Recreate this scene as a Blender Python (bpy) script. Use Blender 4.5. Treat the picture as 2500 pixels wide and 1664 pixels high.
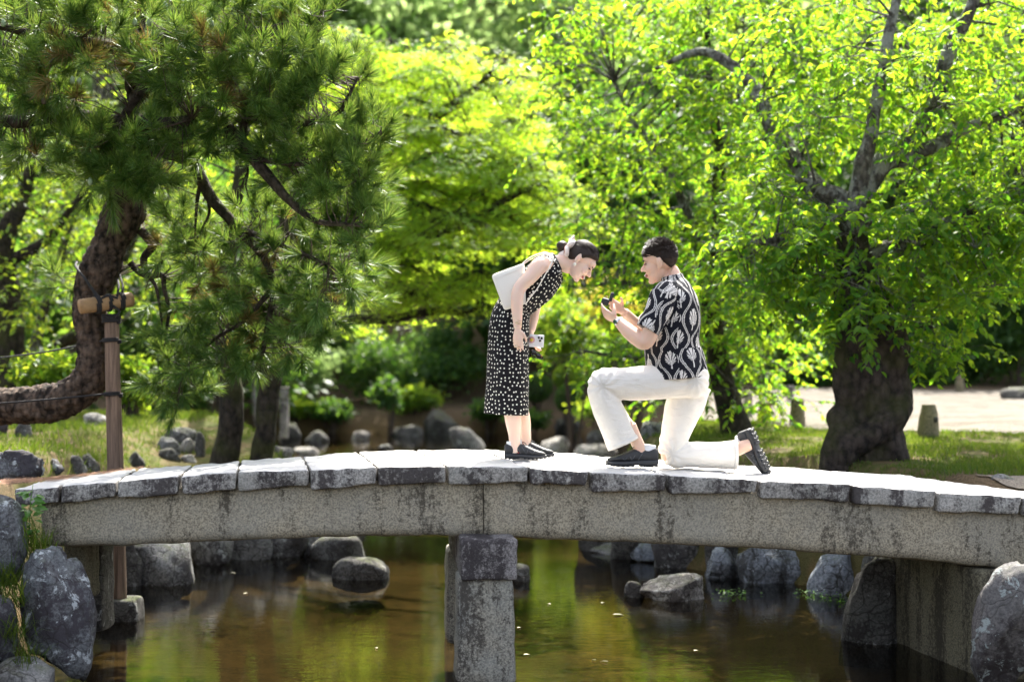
import bpy, bmesh, math, random
import numpy as np
from mathutils import Vector, Matrix, noise, kdtree

for o in list(bpy.data.objects):
    bpy.data.objects.remove(o)
SC = bpy.context.scene
COL = SC.collection
R = math.radians
random.seed(7)
RNG = np.random.default_rng(11)

# ------------------------------------------------------------------ camera
F_PX = 3900.0                      # focal length in photograph pixels (2500 wide)
CAM_D, CAM_Z, HOR = 10.0, 0.8, 798.0
cam = bpy.data.cameras.new('camera')
cam.sensor_width = 36.0
cam.lens = F_PX / 2500.0 * 36.0
cam.clip_end = 600.0
cam.dof.use_dof = True
cam.dof.focus_distance = 10.0
cam.dof.aperture_fstop = 1.35
cam_ob = bpy.data.objects.new('camera', cam)
COL.objects.link(cam_ob)
cam_ob.location = (0, -CAM_D, CAM_Z)
cam_ob.rotation_euler = (R(90) - math.atan((832 - HOR) / F_PX), 0, 0)
SC.camera = cam_ob

# ------------------------------------------------------------------ light
SUN_EL, SUN_AZ = R(52), R(9)       # sun stands behind the bridge, a little to the right
wd = bpy.data.worlds.new('World')
SC.world = wd
wd.use_nodes = True
nt = wd.node_tree
nt.nodes.clear()
sky = nt.nodes.new('ShaderNodeTexSky')
sky.sky_type = 'NISHITA'
sky.sun_disc = False
sky.sun_elevation = SUN_EL
sky.sun_rotation = SUN_AZ
sky.air_density = 0.8
sky.dust_density = 4.0
sky.ozone_density = 0.6
bg = nt.nodes.new('ShaderNodeBackground')
bg.inputs['Strength'].default_value = 0.15
wo = nt.nodes.new('ShaderNodeOutputWorld')
# the whole sky a little less blue: summer haze, and a camera balanced for open shade
hs = nt.nodes.new('ShaderNodeHueSaturation')
hs.inputs['Saturation'].default_value = 0.52
nt.links.new(sky.outputs[0], hs.inputs['Color'])
nt.links.new(hs.outputs[0], bg.inputs[0])
nt.links.new(bg.outputs[0], wo.inputs[0])
sl = bpy.data.lights.new('sun', 'SUN')
sl.energy = 5.0
sl.angle = R(0.53)
sl.color = (1.0, 0.95, 0.86)
sun = bpy.data.objects.new('sun', sl)
COL.objects.link(sun)
sd = Vector((math.sin(SUN_AZ) * math.cos(SUN_EL), math.cos(SUN_AZ) * math.cos(SUN_EL), math.sin(SUN_EL)))
sun.rotation_euler = (-sd).to_track_quat('-Z', 'Y').to_euler()
sun.location = sd * 40
SC.view_settings.view_transform = 'Standard'
SC.view_settings.look = 'None'
SC.view_settings.gamma = 1.0
SC.view_settings.use_curve_mapping = False
SC.view_settings.exposure = 2.0
SC.render.engine = 'CYCLES'
cy = SC.cycles
cy.use_denoising = True
cy.use_adaptive_sampling = True
cy.adaptive_threshold = 0.025
cy.use_light_tree = False
cy.max_bounces = 6
cy.diffuse_bounces = 3
cy.glossy_bounces = 2
cy.transmission_bounces = 5
cy.transparent_max_bounces = 8
cy.caustics_reflective = False
cy.caustics_refractive = False
cy.sample_clamp_indirect = 6.0

# ------------------------------------------------------------------ helpers
def at(u, v, Y):
    """point of the place that the photograph shows at pixel (u, v) when it stands at depth Y"""
    d = Y + CAM_D
    return Vector(((u - 1250) * d / F_PX, Y, CAM_Z - (v - HOR) * d / F_PX))

def ppm(Y):
    return F_PX / (Y + CAM_D)

def tag(o, label=None, cat=None, group=None, kind=None):
    if label: o['label'] = label
    if cat: o['category'] = cat
    if group: o['group'] = group
    if kind: o['kind'] = kind
    return o

def thing(name, loc, label, cat, group=None):
    o = bpy.data.objects.new(name, None)
    o.empty_display_size = 0.1
    o.location = loc
    COL.objects.link(o)
    return tag(o, label, cat, group)

def put(o, parent):
    """parent o without moving it (all things are unrotated empties or meshes at the world origin)"""
    o.parent = parent
    # a part that is itself a child stands at the world origin already
    o.matrix_parent_inverse = Matrix.Translation(-parent.location) if parent.parent is None else Matrix.Identity(4)
    return o

def mesh_np(name, V, faces, smooth=False, mat=None):
    """V (n,3); faces: list of int arrays (m,3) or (m,4)"""
    me = bpy.data.meshes.new(name)
    V = np.asarray(V, np.float32)
    me.vertices.add(len(V))
    me.vertices.foreach_set('co', V.ravel())
    idx = [np.asarray(f, np.int32).reshape(-1) for f in faces if len(f)]
    tot = [np.full(len(f), np.asarray(f).shape[1], np.int32) for f in faces if len(f)]
    idx = np.concatenate(idx); tot = np.concatenate(tot)
    me.loops.add(len(idx))
    me.loops.foreach_set('vertex_index', idx)
    me.polygons.add(len(tot))
    st = np.concatenate([[0], np.cumsum(tot)[:-1]]).astype(np.int32)
    me.polygons.foreach_set('loop_start', st)
    me.polygons.foreach_set('loop_total', tot)
    if smooth:
        me.polygons.foreach_set('use_smooth', np.ones(len(tot), bool))
    me.update(calc_edges=True)
    if mat: me.materials.append(mat)
    return me

def link(name, me, parent=None, **kw):
    o = bpy.data.objects.new(name, me)
    COL.objects.link(o)
    if parent is not None: put(o, parent)
    tag(o, **kw)
    return o

class Geo:
    """collects pieces of ONE part"""
    def __init__(s): s.V, s.F, s.n = [], [], 0
    def add(s, V, F):
        V = np.asarray(V, float)
        for f in F:
            if len(f): s.F.append(np.asarray(f, int) + s.n)
        s.V.append(V); s.n += len(V)
        return s
    def mesh(s, name, mat=None, smooth=True):
        return mesh_np(name, np.concatenate(s.V), s.F, smooth, mat)
    def build(s, name, mat=None, parent=None, smooth=True, **kw):
        return link(name, s.mesh(name, mat, smooth), parent, **kw)

def catmull(P, n):
    P = np.asarray(P, float)
    if len(P) < 3 or n <= 1:
        out = [P[0]]
        for a, b in zip(P[:-1], P[1:]):
            for k in range(1, n + 1): out.append(a + (b - a) * k / n)
        return np.array(out)
    Q = np.vstack([2 * P[0] - P[1], P, 2 * P[-1] - P[-2]])
    out = []
    for i in range(1, len(Q) - 2):
        p0, p1, p2, p3 = Q[i - 1], Q[i], Q[i + 1], Q[i + 2]
        for k in range(n):
            t = k / n
            out.append(0.5 * (2 * p1 + (p2 - p0) * t + (2 * p0 - 5 * p1 + 4 * p2 - p3) * t * t + (3 * p1 - p0 - 3 * p2 + p3) * t ** 3))
    out.append(P[-1])
    return np.array(out)

def tube(pts, radii, n=10, sub=4, side=None, cap=True, tangents=None, power=1.0):
    """tube along points; radii: floats or (r_side, r_other). side: fixed side vector, else parallel transport.
    returns V, [quads, tris], UV(arc metres)"""
    pts = [tuple(p) for p in pts]
    rad = [(r, r) if not hasattr(r, '__len__') else tuple(r) for r in radii]
    A = catmull(np.hstack([np.array(pts, float), np.array(rad, float)]), sub)
    C, RR = A[:, :3], np.maximum(A[:, 3:5], 1e-4)
    T = np.gradient(C, axis=0)
    T /= np.linalg.norm(T, axis=1)[:, None] + 1e-12
    m = len(C)
    S = np.zeros((m, 3)); O = np.zeros((m, 3))
    if side is None:
        s = np.cross(T[0], (0, 0, 1.0))
        if np.linalg.norm(s) < 0.1: s = np.cross(T[0], (1.0, 0, 0))
    else:
        s = np.array(side, float)
    for i in range(m):
        if side is not None: s = np.array(side, float)
        s = s - T[i] * np.dot(s, T[i])
        s = s / (np.linalg.norm(s) + 1e-12)
        S[i] = s; O[i] = np.cross(T[i], s)
    a = np.linspace(0, 2 * math.pi, n, endpoint=False)
    ca, sa = np.cos(a), np.sin(a)
    if power != 1.0:
        ca = np.sign(ca) * np.abs(ca) ** power; sa = np.sign(sa) * np.abs(sa) ** power
    V = C[:, None, :] + S[:, None, :] * (RR[:, 0:1] * ca)[:, :, None] + O[:, None, :] * (RR[:, 1:2] * sa)[:, :, None]
    V = V.reshape(-1, 3)
    i = np.arange(m - 1)[:, None] * n; j = np.arange(n)[None, :]; j2 = (j + 1) % n
    q = np.stack([i + j, i + j2, i + n + j2, i + n + j], -1).reshape(-1, 4)
    # orientation outward
    tris = []
    if cap:
        V = np.vstack([V, C[0], C[-1]])
        k0, k1 = m * n, m * n + 1
        jj = np.arange(n); jn = (jj + 1) % n
        tris = np.vstack([np.stack([np.full(n, k0), jn, jj], -1),
                          np.stack([np.full(n, k1), (m - 1) * n + jj, (m - 1) * n + jn], -1)])
    return V, [q, tris]

def ellipsoid(c, r, M=None, nu=20, nv=12):
    a = np.linspace(0, 2 * math.pi, nu, endpoint=False)
    b = np.linspace(-math.pi / 2, math.pi / 2, nv + 1)[1:-1]
    V = np.stack([np.outer(np.cos(b), np.cos(a)), np.outer(np.cos(b), np.sin(a)), np.outer(np.sin(b), np.ones(nu))], -1).reshape(-1, 3)
    V = np.vstack([V, [0, 0, -1], [0, 0, 1]])
    m = nv - 1
    i = np.arange(m - 1)[:, None] * nu; j = np.arange(nu)[None, :]; j2 = (j + 1) % nu
    q = np.stack([i + j, i + j2, i + nu + j2, i + nu + j], -1).reshape(-1, 4)
    jj = np.arange(nu); jn = (jj + 1) % nu
    k0 = m * nu
    t = np.vstack([np.stack([np.full(nu, k0), jn, jj], -1), np.stack([np.full(nu, k0 + 1), (m - 1) * nu + jj, (m - 1) * nu + jn], -1)])
    V = V * np.array(r)
    if M is not None: V = V @ np.array(M).T
    return V + np.array(c, float), [q, t]

def box_np(c, h, M=None):
    V = np.array([[x, y, z] for x in (-1, 1) for y in (-1, 1) for z in (-1, 1)], float) * np.array(h)
    if M is not None: V = V @ np.array(M).T
    F = np.array([[0, 1, 3, 2], [4, 6, 7, 5], [0, 4, 5, 1], [2, 3, 7, 6], [0, 2, 6, 4], [1, 5, 7, 3]])
    return V + np.array(c, float), [F]

def remesh_to(name, geo, voxel, mat, parent=None, smooth_it=6, fac=0.5, **kw):
    """one continuous skin out of overlapping pieces"""
    me = geo.mesh(name + '_raw', None)
    o = bpy.data.objects.new(name + '_raw', me)
    COL.objects.link(o)
    m = o.modifiers.new('r', 'REMESH'); m.mode = 'VOXEL'; m.voxel_size = voxel; m.use_smooth_shade = True
    if smooth_it:
        s = o.modifiers.new('s', 'SMOOTH'); s.factor = fac; s.iterations = smooth_it
    dg = bpy.context.evaluated_depsgraph_get()
    ev = o.evaluated_get(dg)
    out = bpy.data.meshes.new_from_object(ev)
    out.name = name
    bpy.data.objects.remove(o); bpy.data.meshes.remove(me)
    out.materials.clear(); out.materials.append(mat)
    return link(name, out, parent, **kw)

def vnoise(P, scale=1.0, seed=0.0):
    """cheap smooth pseudo-noise in numpy, about -1..1"""
    P = np.asarray(P, float) * scale + seed * 7.31
    x, y, z = P[..., 0], P[..., 1], P[..., 2]
    return (np.sin(x * 1.7 + 1.3 * np.sin(y * 1.1 + z) + seed) + np.sin(y * 2.1 + 1.7 * np.sin(z * 0.9 + x * 1.3)) + np.sin(z * 1.9 + 1.1 * np.sin(x * 1.6 - y * 0.7) + 2 * seed)) / 3

def fbm(p, oct=4):
    return noise.fractal(p, 0.9, 2.1, oct)

# ------------------------------------------------------------------ materials
class NT:
    def __init__(s, name):
        s.m = bpy.data.materials.new(name); s.m.use_nodes = True
        s.t = s.m.node_tree; s.t.nodes.clear()
        s.out = s.t.nodes.new('ShaderNodeOutputMaterial')
    def n(s, typ, **kw):
        nd = s.t.nodes.new('ShaderNode' + typ)
        for k, v in kw.items():
            if k.startswith('_'): setattr(nd, k[1:], v)
        for k, v in kw.items():
            if k.startswith('_'): continue
            key = int(k[1:]) if k[0] == 'i' and k[1:].isdigit() else k.replace('__', ' ')
            sock = nd.inputs[key]
            if isinstance(v, bpy.types.NodeSocket): s.t.links.new(v, sock)
            else:
                if sock.type == 'RGBA' and len(v) == 3: v = (*v, 1)
                sock.default_value = v
        return nd
    def obj(s): return s.n('TexCoord').outputs['Object']
    def noise(s, scale, detail=4, rough=0.6, vec=None, dist=0.0):
        return s.n('TexNoise', Vector=vec if vec is not None else s.obj(), Scale=scale, Detail=detail, Roughness=rough, Distortion=dist).outputs['Fac']
    def map(s, vec, sc): return s.n('Mapping', Vector=vec, Scale=sc).outputs[0]
    def ramp(s, fac, stops, interp='LINEAR'):
        nd = s.n('ValToRGB', Fac=fac); cr = nd.color_ramp; cr.interpolation = interp
        while len(cr.elements) < len(stops): cr.elements.new(0.5)
        for e, (p, c) in zip(cr.elements, stops):
            e.position = p; e.color = (*c, 1) if hasattr(c, '__len__') else (c, c, c, 1)
        return nd.outputs['Color']
    def mix(s, fac, a, b, blend='MIX'):
        nd = s.n('Mix', _data_type='RGBA', _blend_type=blend)
        for sock, v in ((nd.inputs[0], fac), (nd.inputs[6], a), (nd.inputs[7], b)):
            if isinstance(v, bpy.types.NodeSocket): s.t.links.new(v, sock)
            elif sock.type == 'RGBA': sock.default_value = (*v, 1) if hasattr(v, '__len__') else (v, v, v, 1)
            else: sock.default_value = v
        return nd.outputs[2]
    def math(s, op, a, b=None, c=None):
        kw = {'i0': a}
        if b is not None: kw['i1'] = b
        if c is not None: kw['i2'] = c
        return s.n('Math', _operation=op, **kw).outputs[0]
    def bump(s, h, strength=0.3, dist=0.01):
        return s.n('Bump', Height=h, Strength=strength, Distance=dist).outputs[0]
    def princ(s, **kw):
        nd = s.n('BsdfPrincipled', **kw)
        return nd.outputs[0]
    def done(s, shader):
        s.t.links.new(shader, s.out.inputs['Surface']); return s.m

def simple(name, col, rough=0.6, var=0.12, scale=30, bump=0.0, **kw):
    t = NT(name)
    f = t.noise(scale, 4)
    c = t.mix(f, tuple(x * (1 - var * 2) for x in col), tuple(min(1, x * (1 + var * 2)) for x in col))
    k = dict(Base__Color=c, Roughness=rough, **kw)
    if bump: k['Normal'] = t.bump(f, bump, 0.004)
    return t.done(t.princ(**k))

def leaf_mat(name, lo, hi, tlo, thi, trans=0.5, rough=0.4, spec=0.5):
    t = NT(name)
    rnd = t.n('NewGeometry').outputs['Random Per Island']
    c = t.mix(rnd, lo, hi); tc = t.mix(rnd, tlo, thi)
    p = t.princ(Base__Color=c, Roughness=rough, Specular__IOR__Level=spec)
    tr = t.n('BsdfTranslucent', Color=tc).outputs[0]
    return t.done(t.n('MixShader', i0=trans, i1=p, i2=tr).outputs[0])

def stone_mat(name, base, dark, pale, speck=90.0, stain=0.5, lichen=0.0, moss=0.0, tint=None, streak=True, worn=None, crack=0.0):
    t = NT(name)
    o = t.obj()
    fine = t.n('TexNoise', Vector=o, Scale=speck, Detail=2, Roughness=0.7).outputs['Fac']
    c = t.mix(t.ramp(fine, [(0.36, 0), (0.62, 1)]), tuple(x * 0.55 for x in base), tuple(min(1, x * 1.35) for x in base))
    big = t.noise(2.2, 5, 0.6)
    if tint: c = t.mix(t.ramp(big, [(0.42, 0), (0.6, 0.75)]), c, t.mix(0.5, c, tint, 'MIX'))
    v = t.map(o, (5.5, 5.5, 0.9)) if streak else t.map(o, (3, 3, 3))
    st = t.n('TexNoise', Vector=v, Scale=1.0, Detail=6, Roughness=0.68).outputs['Fac']
    grain = t.n('TexNoise', Vector=o, Scale=speck * 0.45, Detail=3, Roughness=0.8).outputs['Fac']
    stm = t.math('MULTIPLY_ADD', grain, 0.55, t.math('SUBTRACT', st, 0.10))
    c = t.mix(t.ramp(stm, [(0.74 - 0.2 * stain, 0), (0.84 - 0.16 * stain, 0.9)]), c, dark)
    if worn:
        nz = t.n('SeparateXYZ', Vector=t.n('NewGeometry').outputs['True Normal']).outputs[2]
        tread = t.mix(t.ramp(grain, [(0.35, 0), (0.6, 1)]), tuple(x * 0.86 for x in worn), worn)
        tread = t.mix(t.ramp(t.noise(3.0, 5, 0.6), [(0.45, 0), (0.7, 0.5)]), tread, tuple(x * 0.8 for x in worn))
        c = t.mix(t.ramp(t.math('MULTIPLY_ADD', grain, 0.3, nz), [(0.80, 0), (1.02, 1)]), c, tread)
    if lichen:
        l1 = t.n('TexNoise', Vector=o, Scale=7.0, Detail=8, Roughness=0.72, Distortion=0.6).outputs['Fac']
        c = t.mix(t.ramp(l1, [(0.62 - 0.14 * lichen, 0), (0.645 - 0.14 * lichen, 0.85)]), c, pale)
    if moss:
        g = t.n('NewGeometry'); z = t.n('SeparateXYZ', Vector=g.outputs['Normal']).outputs[2]
        mf = t.math('MULTIPLY', t.ramp(z, [(0.55, 0), (0.9, 1)]), t.ramp(t.noise(9, 6), [(0.5 - 0.1 * moss, 0), (0.6, 1)]))
        c = t.mix(t.math('MULTIPLY', mf, moss), c, (0.07, 0.085, 0.02))
    h = t.math('MULTIPLY_ADD', t.noise(22, 5, 0.7), 0.7, t.math('MULTIPLY', fine, 0.3))
    if crack:
        wv = t.n('TexNoise', Vector=o, Scale=3.0, Detail=3).outputs['Color']
        vec = t.n('VectorMath', _operation='MULTIPLY_ADD', i0=wv, i1=(0.5, 0.5, 0.5), i2=o).outputs[0]
        ed = t.n('TexVoronoi', _feature='DISTANCE_TO_EDGE', Vector=vec, Scale=4.5).outputs['Distance']
        cr = t.ramp(ed, [(0.0, 0), (0.035, 1)])
        c = t.mix(t.math('MULTIPLY', t.math('SUBTRACT', 1.0, cr), crack), c, (0.02, 0.018, 0.015))
        h = t.math('MULTIPLY_ADD', cr, 0.6 * crack, t.math('ADD', h, t.noise(6, 5, 0.7)))
    return t.done(t.princ(Base__Color=c, Roughness=0.88, Specular__IOR__Level=0.25, Normal=t.bump(h, 0.55, 0.012)))

def bark_mat(name, lo, hi, moss=0.0, scale=14, lichen=0.0, bs=0.9):
    t = NT(name)
    o = t.obj()
    v = t.n('TexVoronoi', Vector=t.n('Mapping', Vector=o, Scale=(1.6, 1.6, 0.8)).outputs[0], Scale=scale, Randomness=1.0)
    d = v.outputs['Distance']
    f = t.noise(scale * 1.7, 6, 0.7)
    h = t.math('MULTIPLY_ADD', f, 0.6, t.math('MULTIPLY', d, -0.8))
    c = t.mix(t.ramp(t.math('MULTIPLY_ADD', f, 0.7, t.math('MULTIPLY', d, -0.35)), [(0.05, 0), (0.5, 1)]), lo, hi)
    if moss: c = t.mix(t.math('MULTIPLY', t.ramp(t.noise(3.5, 6), [(0.45, 0), (0.65, 1)]), moss), c, (0.045, 0.05, 0.012))
    if lichen: c = t.mix(t.math('MULTIPLY', t.ramp(t.noise(6, 7, 0.7), [(0.48, 0), (0.56, 1)]), lichen), c, (0.3, 0.32, 0.27))
    return t.done(t.princ(Base__Color=c, Roughness=0.9, Specular__IOR__Level=0.2, Normal=t.bump(h, bs, 0.03)))

M = {}
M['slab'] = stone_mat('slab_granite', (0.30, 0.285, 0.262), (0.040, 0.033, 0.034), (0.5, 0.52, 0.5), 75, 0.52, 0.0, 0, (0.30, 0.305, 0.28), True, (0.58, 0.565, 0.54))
M['girder'] = stone_mat('girder_granite', (0.318, 0.280, 0.208), (0.065, 0.056, 0.043), (0.5, 0.5, 0.45), 95, 0.15, 0.0, 0, (0.255, 0.255, 0.23))
M['pier'] = stone_mat('pier_granite', (0.29, 0.27, 0.22), (0.05, 0.043, 0.037), (0.45, 0.5, 0.5), 90, 0.25, 0.0, 0, (0.26, 0.29, 0.285))
M['capital'] = stone_mat('capital_granite', (0.22, 0.205, 0.20), (0.030, 0.025, 0.027), (0.45, 0.5, 0.5), 90, 0.72)
M['abutment'] = stone_mat('abutment_stone', (0.15, 0.135, 0.09), (0.035, 0.03, 0.022), (0.4, 0.4, 0.35), 100, 0.45)
M['rock_lichen'] = stone_mat('lichen_rock', (0.115, 0.118, 0.122), (0.035, 0.03, 0.036), (0.40, 0.43, 0.44), 60, 0.6, 0.42, 0.3, (0.10, 0.12, 0.13), False, None, 0.5)
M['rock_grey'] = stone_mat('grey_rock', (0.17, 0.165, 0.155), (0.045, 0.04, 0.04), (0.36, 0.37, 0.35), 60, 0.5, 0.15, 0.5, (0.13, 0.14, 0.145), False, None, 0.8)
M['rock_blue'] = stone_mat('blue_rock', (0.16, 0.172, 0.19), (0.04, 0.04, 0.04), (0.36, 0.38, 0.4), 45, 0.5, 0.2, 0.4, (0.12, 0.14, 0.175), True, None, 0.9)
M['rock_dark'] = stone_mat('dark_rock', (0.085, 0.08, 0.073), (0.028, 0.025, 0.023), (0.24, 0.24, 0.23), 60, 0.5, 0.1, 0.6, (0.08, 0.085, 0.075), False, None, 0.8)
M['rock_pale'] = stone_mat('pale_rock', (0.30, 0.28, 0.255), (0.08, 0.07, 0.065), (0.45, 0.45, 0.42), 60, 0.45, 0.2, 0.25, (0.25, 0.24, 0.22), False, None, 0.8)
M['rock_red'] = stone_mat('reddish_rock', (0.112, 0.102, 0.098), (0.032, 0.027, 0.028), (0.28, 0.32, 0.31), 60, 0.55, 0.36, 0.25, (0.10, 0.105, 0.105), False, None, 0.5)
M['pine_bark'] = bark_mat('pine_bark', (0.012, 0.009, 0.007), (0.19, 0.135, 0.10), 0, 13, 0, 1.0)
M['pine_bark_low'] = bark_mat('pine_limb_bark', (0.015, 0.012, 0.010), (0.10, 0.075, 0.06), 0.2, 16)
M['dark_bark'] = bark_mat('dark_bark', (0.012, 0.010, 0.008), (0.07, 0.055, 0.04), 0.7, 12)
M['cherry_bark'] = bark_mat('cherry_bark', (0.012, 0.010, 0.009), (0.085, 0.066, 0.054), 0.5, 11)
M['grey_bark'] = bark_mat('grey_bark', (0.03, 0.027, 0.024), (0.15, 0.14, 0.12), 0.2, 18, 0.5)
M['twig'] = simple('twig_bark', (0.055, 0.038, 0.028), 0.85, 0.3, 40)
M['pine_needle'] = leaf_mat('pine_needles', (0.030, 0.085, 0.018), (0.066, 0.155, 0.030), (0.12, 0.25, 0.02), (0.34, 0.42, 0.07), 0.30, 0.45, 0.3)
M['pine_needle_dry'] = leaf_mat('pine_needles_browning', (0.045, 0.075, 0.018), (0.16, 0.09, 0.035), (0.2, 0.24, 0.03), (0.34, 0.21, 0.06), 0.28, 0.5, 0.3)
M['cherry_leaf'] = leaf_mat('cherry_leaves', (0.028, 0.10, 0.018), (0.065, 0.15, 0.02), (0.17, 0.45, 0.02), (0.56, 0.74, 0.03), 0.52, 0.52, 0.2)
M['maple_leaf'] = leaf_mat('maple_leaves', (0.08, 0.18, 0.035), (0.14, 0.24, 0.045), (0.50, 0.80, 0.05), (0.82, 0.92, 0.07), 0.66, 0.5, 0.25)
M['wood_leaf'] = leaf_mat('woodland_leaves', (0.035, 0.095, 0.016), (0.085, 0.16, 0.025), (0.22, 0.46, 0.025), (0.60, 0.70, 0.045), 0.50, 0.45, 0.3)
M['dark_leaf'] = leaf_mat('evergreen_leaves', (0.022, 0.065, 0.016), (0.048, 0.105, 0.024), (0.08, 0.22, 0.02), (0.24, 0.40, 0.04), 0.38, 0.5, 0.3)
M['gold_leaf'] = leaf_mat('golden_leaves', (0.12, 0.14, 0.02), (0.16, 0.13, 0.02), (0.48, 0.56, 0.04), (0.66, 0.50, 0.05), 0.5, 0.45, 0.3)
M['hill_leaf'] = leaf_mat('hillside_leaves', (0.13, 0.21, 0.08), (0.20, 0.28, 0.11), (0.38, 0.56, 0.17), (0.54, 0.70, 0.24), 0.52, 0.6, 0.3)  # pale leaf colour stands in for the haze over the far trees
M['grass'] = leaf_mat('grass_blades', (0.032, 0.075, 0.010), (0.065, 0.105, 0.018), (0.11, 0.21, 0.012), (0.24, 0.29, 0.03), 0.42, 0.5, 0.25)
M['weed_leaf'] = leaf_mat('weed_leaves', (0.05, 0.15, 0.02), (0.07, 0.18, 0.03), (0.2, 0.45, 0.03), (0.25, 0.5, 0.05), 0.4, 0.4, 0.5)
# ================================================================== THE SETTING
WATER_Z = -1.30
POND = np.array([(-3.1, -7), (-3.0, -1.2), (-3.0, 0), (-3.4, 0.4), (-3.5, 2.3), (-3.35, 3.3), (-2.95, 4.3), (-2.3, 4.75), (-1.75, 5.1), (-1.95, 6.2),
                 (-3.0, 8.5), (-4.2, 11), (-7, 16), (-10, 20), (-6, 21.5), (0, 21.5), (3.2, 20.5), (2.6, 14), (1.5, 9), (0.85, 6), (0.95, 4.8),
                 (1.6, 3.8), (2.3, 3.1), (2.8, 2.2), (2.95, 0.5), (3.1, -1), (3.1, -7)], float)

def pond_dist(x, y):
    """signed distance to the shore, positive in the water"""
    P = np.stack([x, y], -1)
    best = np.full(x.shape, 1e9); inside = np.zeros(x.shape, bool)
    n = len(POND)
    for i in range(n):
        a, b = POND[i], POND[(i + 1) % n]
        ab = b - a
        t = np.clip(((P - a) @ ab) / (ab @ ab), 0, 1)
        d = np.linalg.norm(P - (a + t[..., None] * ab), axis=-1)
        best = np.minimum(best, d)
        c = (a[1] > y) != (b[1] > y)
        xi = a[0] + (y - a[1]) / (b[1] - a[1] + 1e-12) * ab[0]
        inside ^= c & (x < xi)
    return np.where(inside, best, -best)

def sstep(a, b, x):
    t = np.clip((x - a) / (b - a), 0, 1)
    return t * t * (3 - 2 * t)

def ground_z(x, y):
    x = np.asarray(x, float); y = np.asarray(y, float)
    d = pond_dist(x, y)
    bank = -0.2 - 0.11 * sstep(-1, 2.5, x)
    bank = bank - 0.42 * sstep(8.0, 4.4, y) * sstep(2.6, 4.4, y) * sstep(-4.2, -3.0, x) * sstep(0, -1, x)
    bank = bank - 0.25 * sstep(7, 14, y) * sstep(-1, -3, x)
    far = sstep(17, 21, y) * sstep(5.0, 2.5, x)
    bank = bank * (1 - far) + far * (-1.0 + 0.1 * np.maximum(y - 21, 0))
    y0 = 24 - 1.5 * sstep(4, 9, x)
    bank = bank + np.maximum(y - y0, 0) ** 1.15 * 0.3 * np.where(y < 60, 1, 1)
    P = np.stack([x, y, 0 * x], -1)
    bank = bank + 0.03 * vnoise(P, 1.4, 1) + 0.015 * vnoise(P, 4.3, 2)
    bed = WATER_Z - 0.14 - 0.10 * sstep(0, 2.0, d) + 0.03 * vnoise(P, 1.1, 4) + 0.012 * vnoise(P, 5.1, 5)
    k = sstep(-0.45, 0.10, d)
    return bank * (1 - k) + bed * k

def graded(parts):
    out = []
    for a, b, s in parts: out += list(np.arange(a, b, s))
    return np.array(out + [parts[-1][1]])

def sheet(name, xs, ys, mat, dz=0.0, keep=None, **kw):
    X, Y = np.meshgrid(xs, ys)
    Z = ground_z(X, Y) + dz
    V = np.stack([X, Y, Z], -1).reshape(-1, 3)
    nx, ny = len(xs), len(ys)
    i = np.arange(ny - 1)[:, None] * nx; j = np.arange(nx - 1)[None, :]
    q = np.stack([i + j, i + j + 1, i + nx + j + 1, i + nx + j], -1).reshape(-1, 4)
    if keep is not None:
        c = V[q].mean(1)
        q = q[keep(c[:, 0], c[:, 1])]
        used = np.unique(q); mp = np.full(len(V), -1); mp[used] = np.arange(len(used))
        V = V[used]; q = mp[q]
    me = mesh_np(name, V, [q], True, mat)
    return link(name, me, **kw), V

# ground
t = NT('ground_soil')
zone = t.n('Attribute', _attribute_name='zone').outputs['Color']
sp = t.n('SeparateColor', Color=zone)
o = t.obj()
n1, n2 = t.noise(5, 6, 0.65), t.noise(45, 4, 0.7)
grassy = t.mix(t.ramp(n1, [(0.4, 0), (0.62, 1)]), (0.07, 0.08, 0.022), (0.13, 0.095, 0.05))
litter = t.mix(t.ramp(n2, [(0.35, 0), (0.65, 1)]), (0.05, 0.038, 0.022), (0.15, 0.105, 0.065))
bedc = t.mix(t.ramp(n1, [(0.38, 0), (0.6, 1)]), t.mix(t.ramp(n2, [(0.4, 0), (0.65, 1)]), (0.03, 0.023, 0.010), (0.115, 0.074, 0.032)), t.mix(n2, (0.05, 0.034, 0.014), (0.145, 0.094, 0.040)))
wood = t.mix(n2, (0.05, 0.05, 0.02), (0.09, 0.075, 0.03))
c = t.mix(sp.outputs[1], litter, grassy)
c = t.mix(sp.outputs[2], c, wood)
c = t.mix(sp.outputs[0], c, bedc)
M['ground'] = t.done(t.princ(Base__Color=c, Roughness=0.95, Specular__IOR__Level=0.1, Normal=t.bump(t.math('ADD', n1, n2), 0.6, 0.02)))
gx = graded([(-120, -30, 10), (-30, -8, 1.1), (-8, 8, 0.13), (8, 30, 1.1), (30, 120, 10)])
gy = graded([(-30, -6, 3), (-6, -2, 0.5), (-2, 8, 0.13), (8, 26, 0.4), (26, 70, 1.5), (70, 140, 10)])
gob, GV = sheet('ground', gx, gy, M['ground'], kind='structure')
x, y = GV[:, 0], GV[:, 1]
d = pond_dist(x, y) + 0.06 * vnoise(GV, 3.0, 8)
ca = gob.data.color_attributes.new('zone', 'FLOAT_COLOR', 'POINT')
Z4 = np.zeros((len(GV), 4), np.float32); Z4[:, 3] = 1
Z4[:, 0] = sstep(-1.22, -1.30, GV[:, 2])
slope = sstep(-1.30, -1.20, GV[:, 2]) * sstep(-0.45, -0.62, GV[:, 2]) * (y < 20)
nn = vnoise(GV, 1.2, 9)
lawn = (((x < -1.2) & (y > 2.2) & (y < 8.5)) | ((x > 0.4) & (y > 2.0) & (y < 9.0))).astype(float)
Z4[:, 1] = lawn * sstep(-0.7, 0.1, nn + 0.35)
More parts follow.
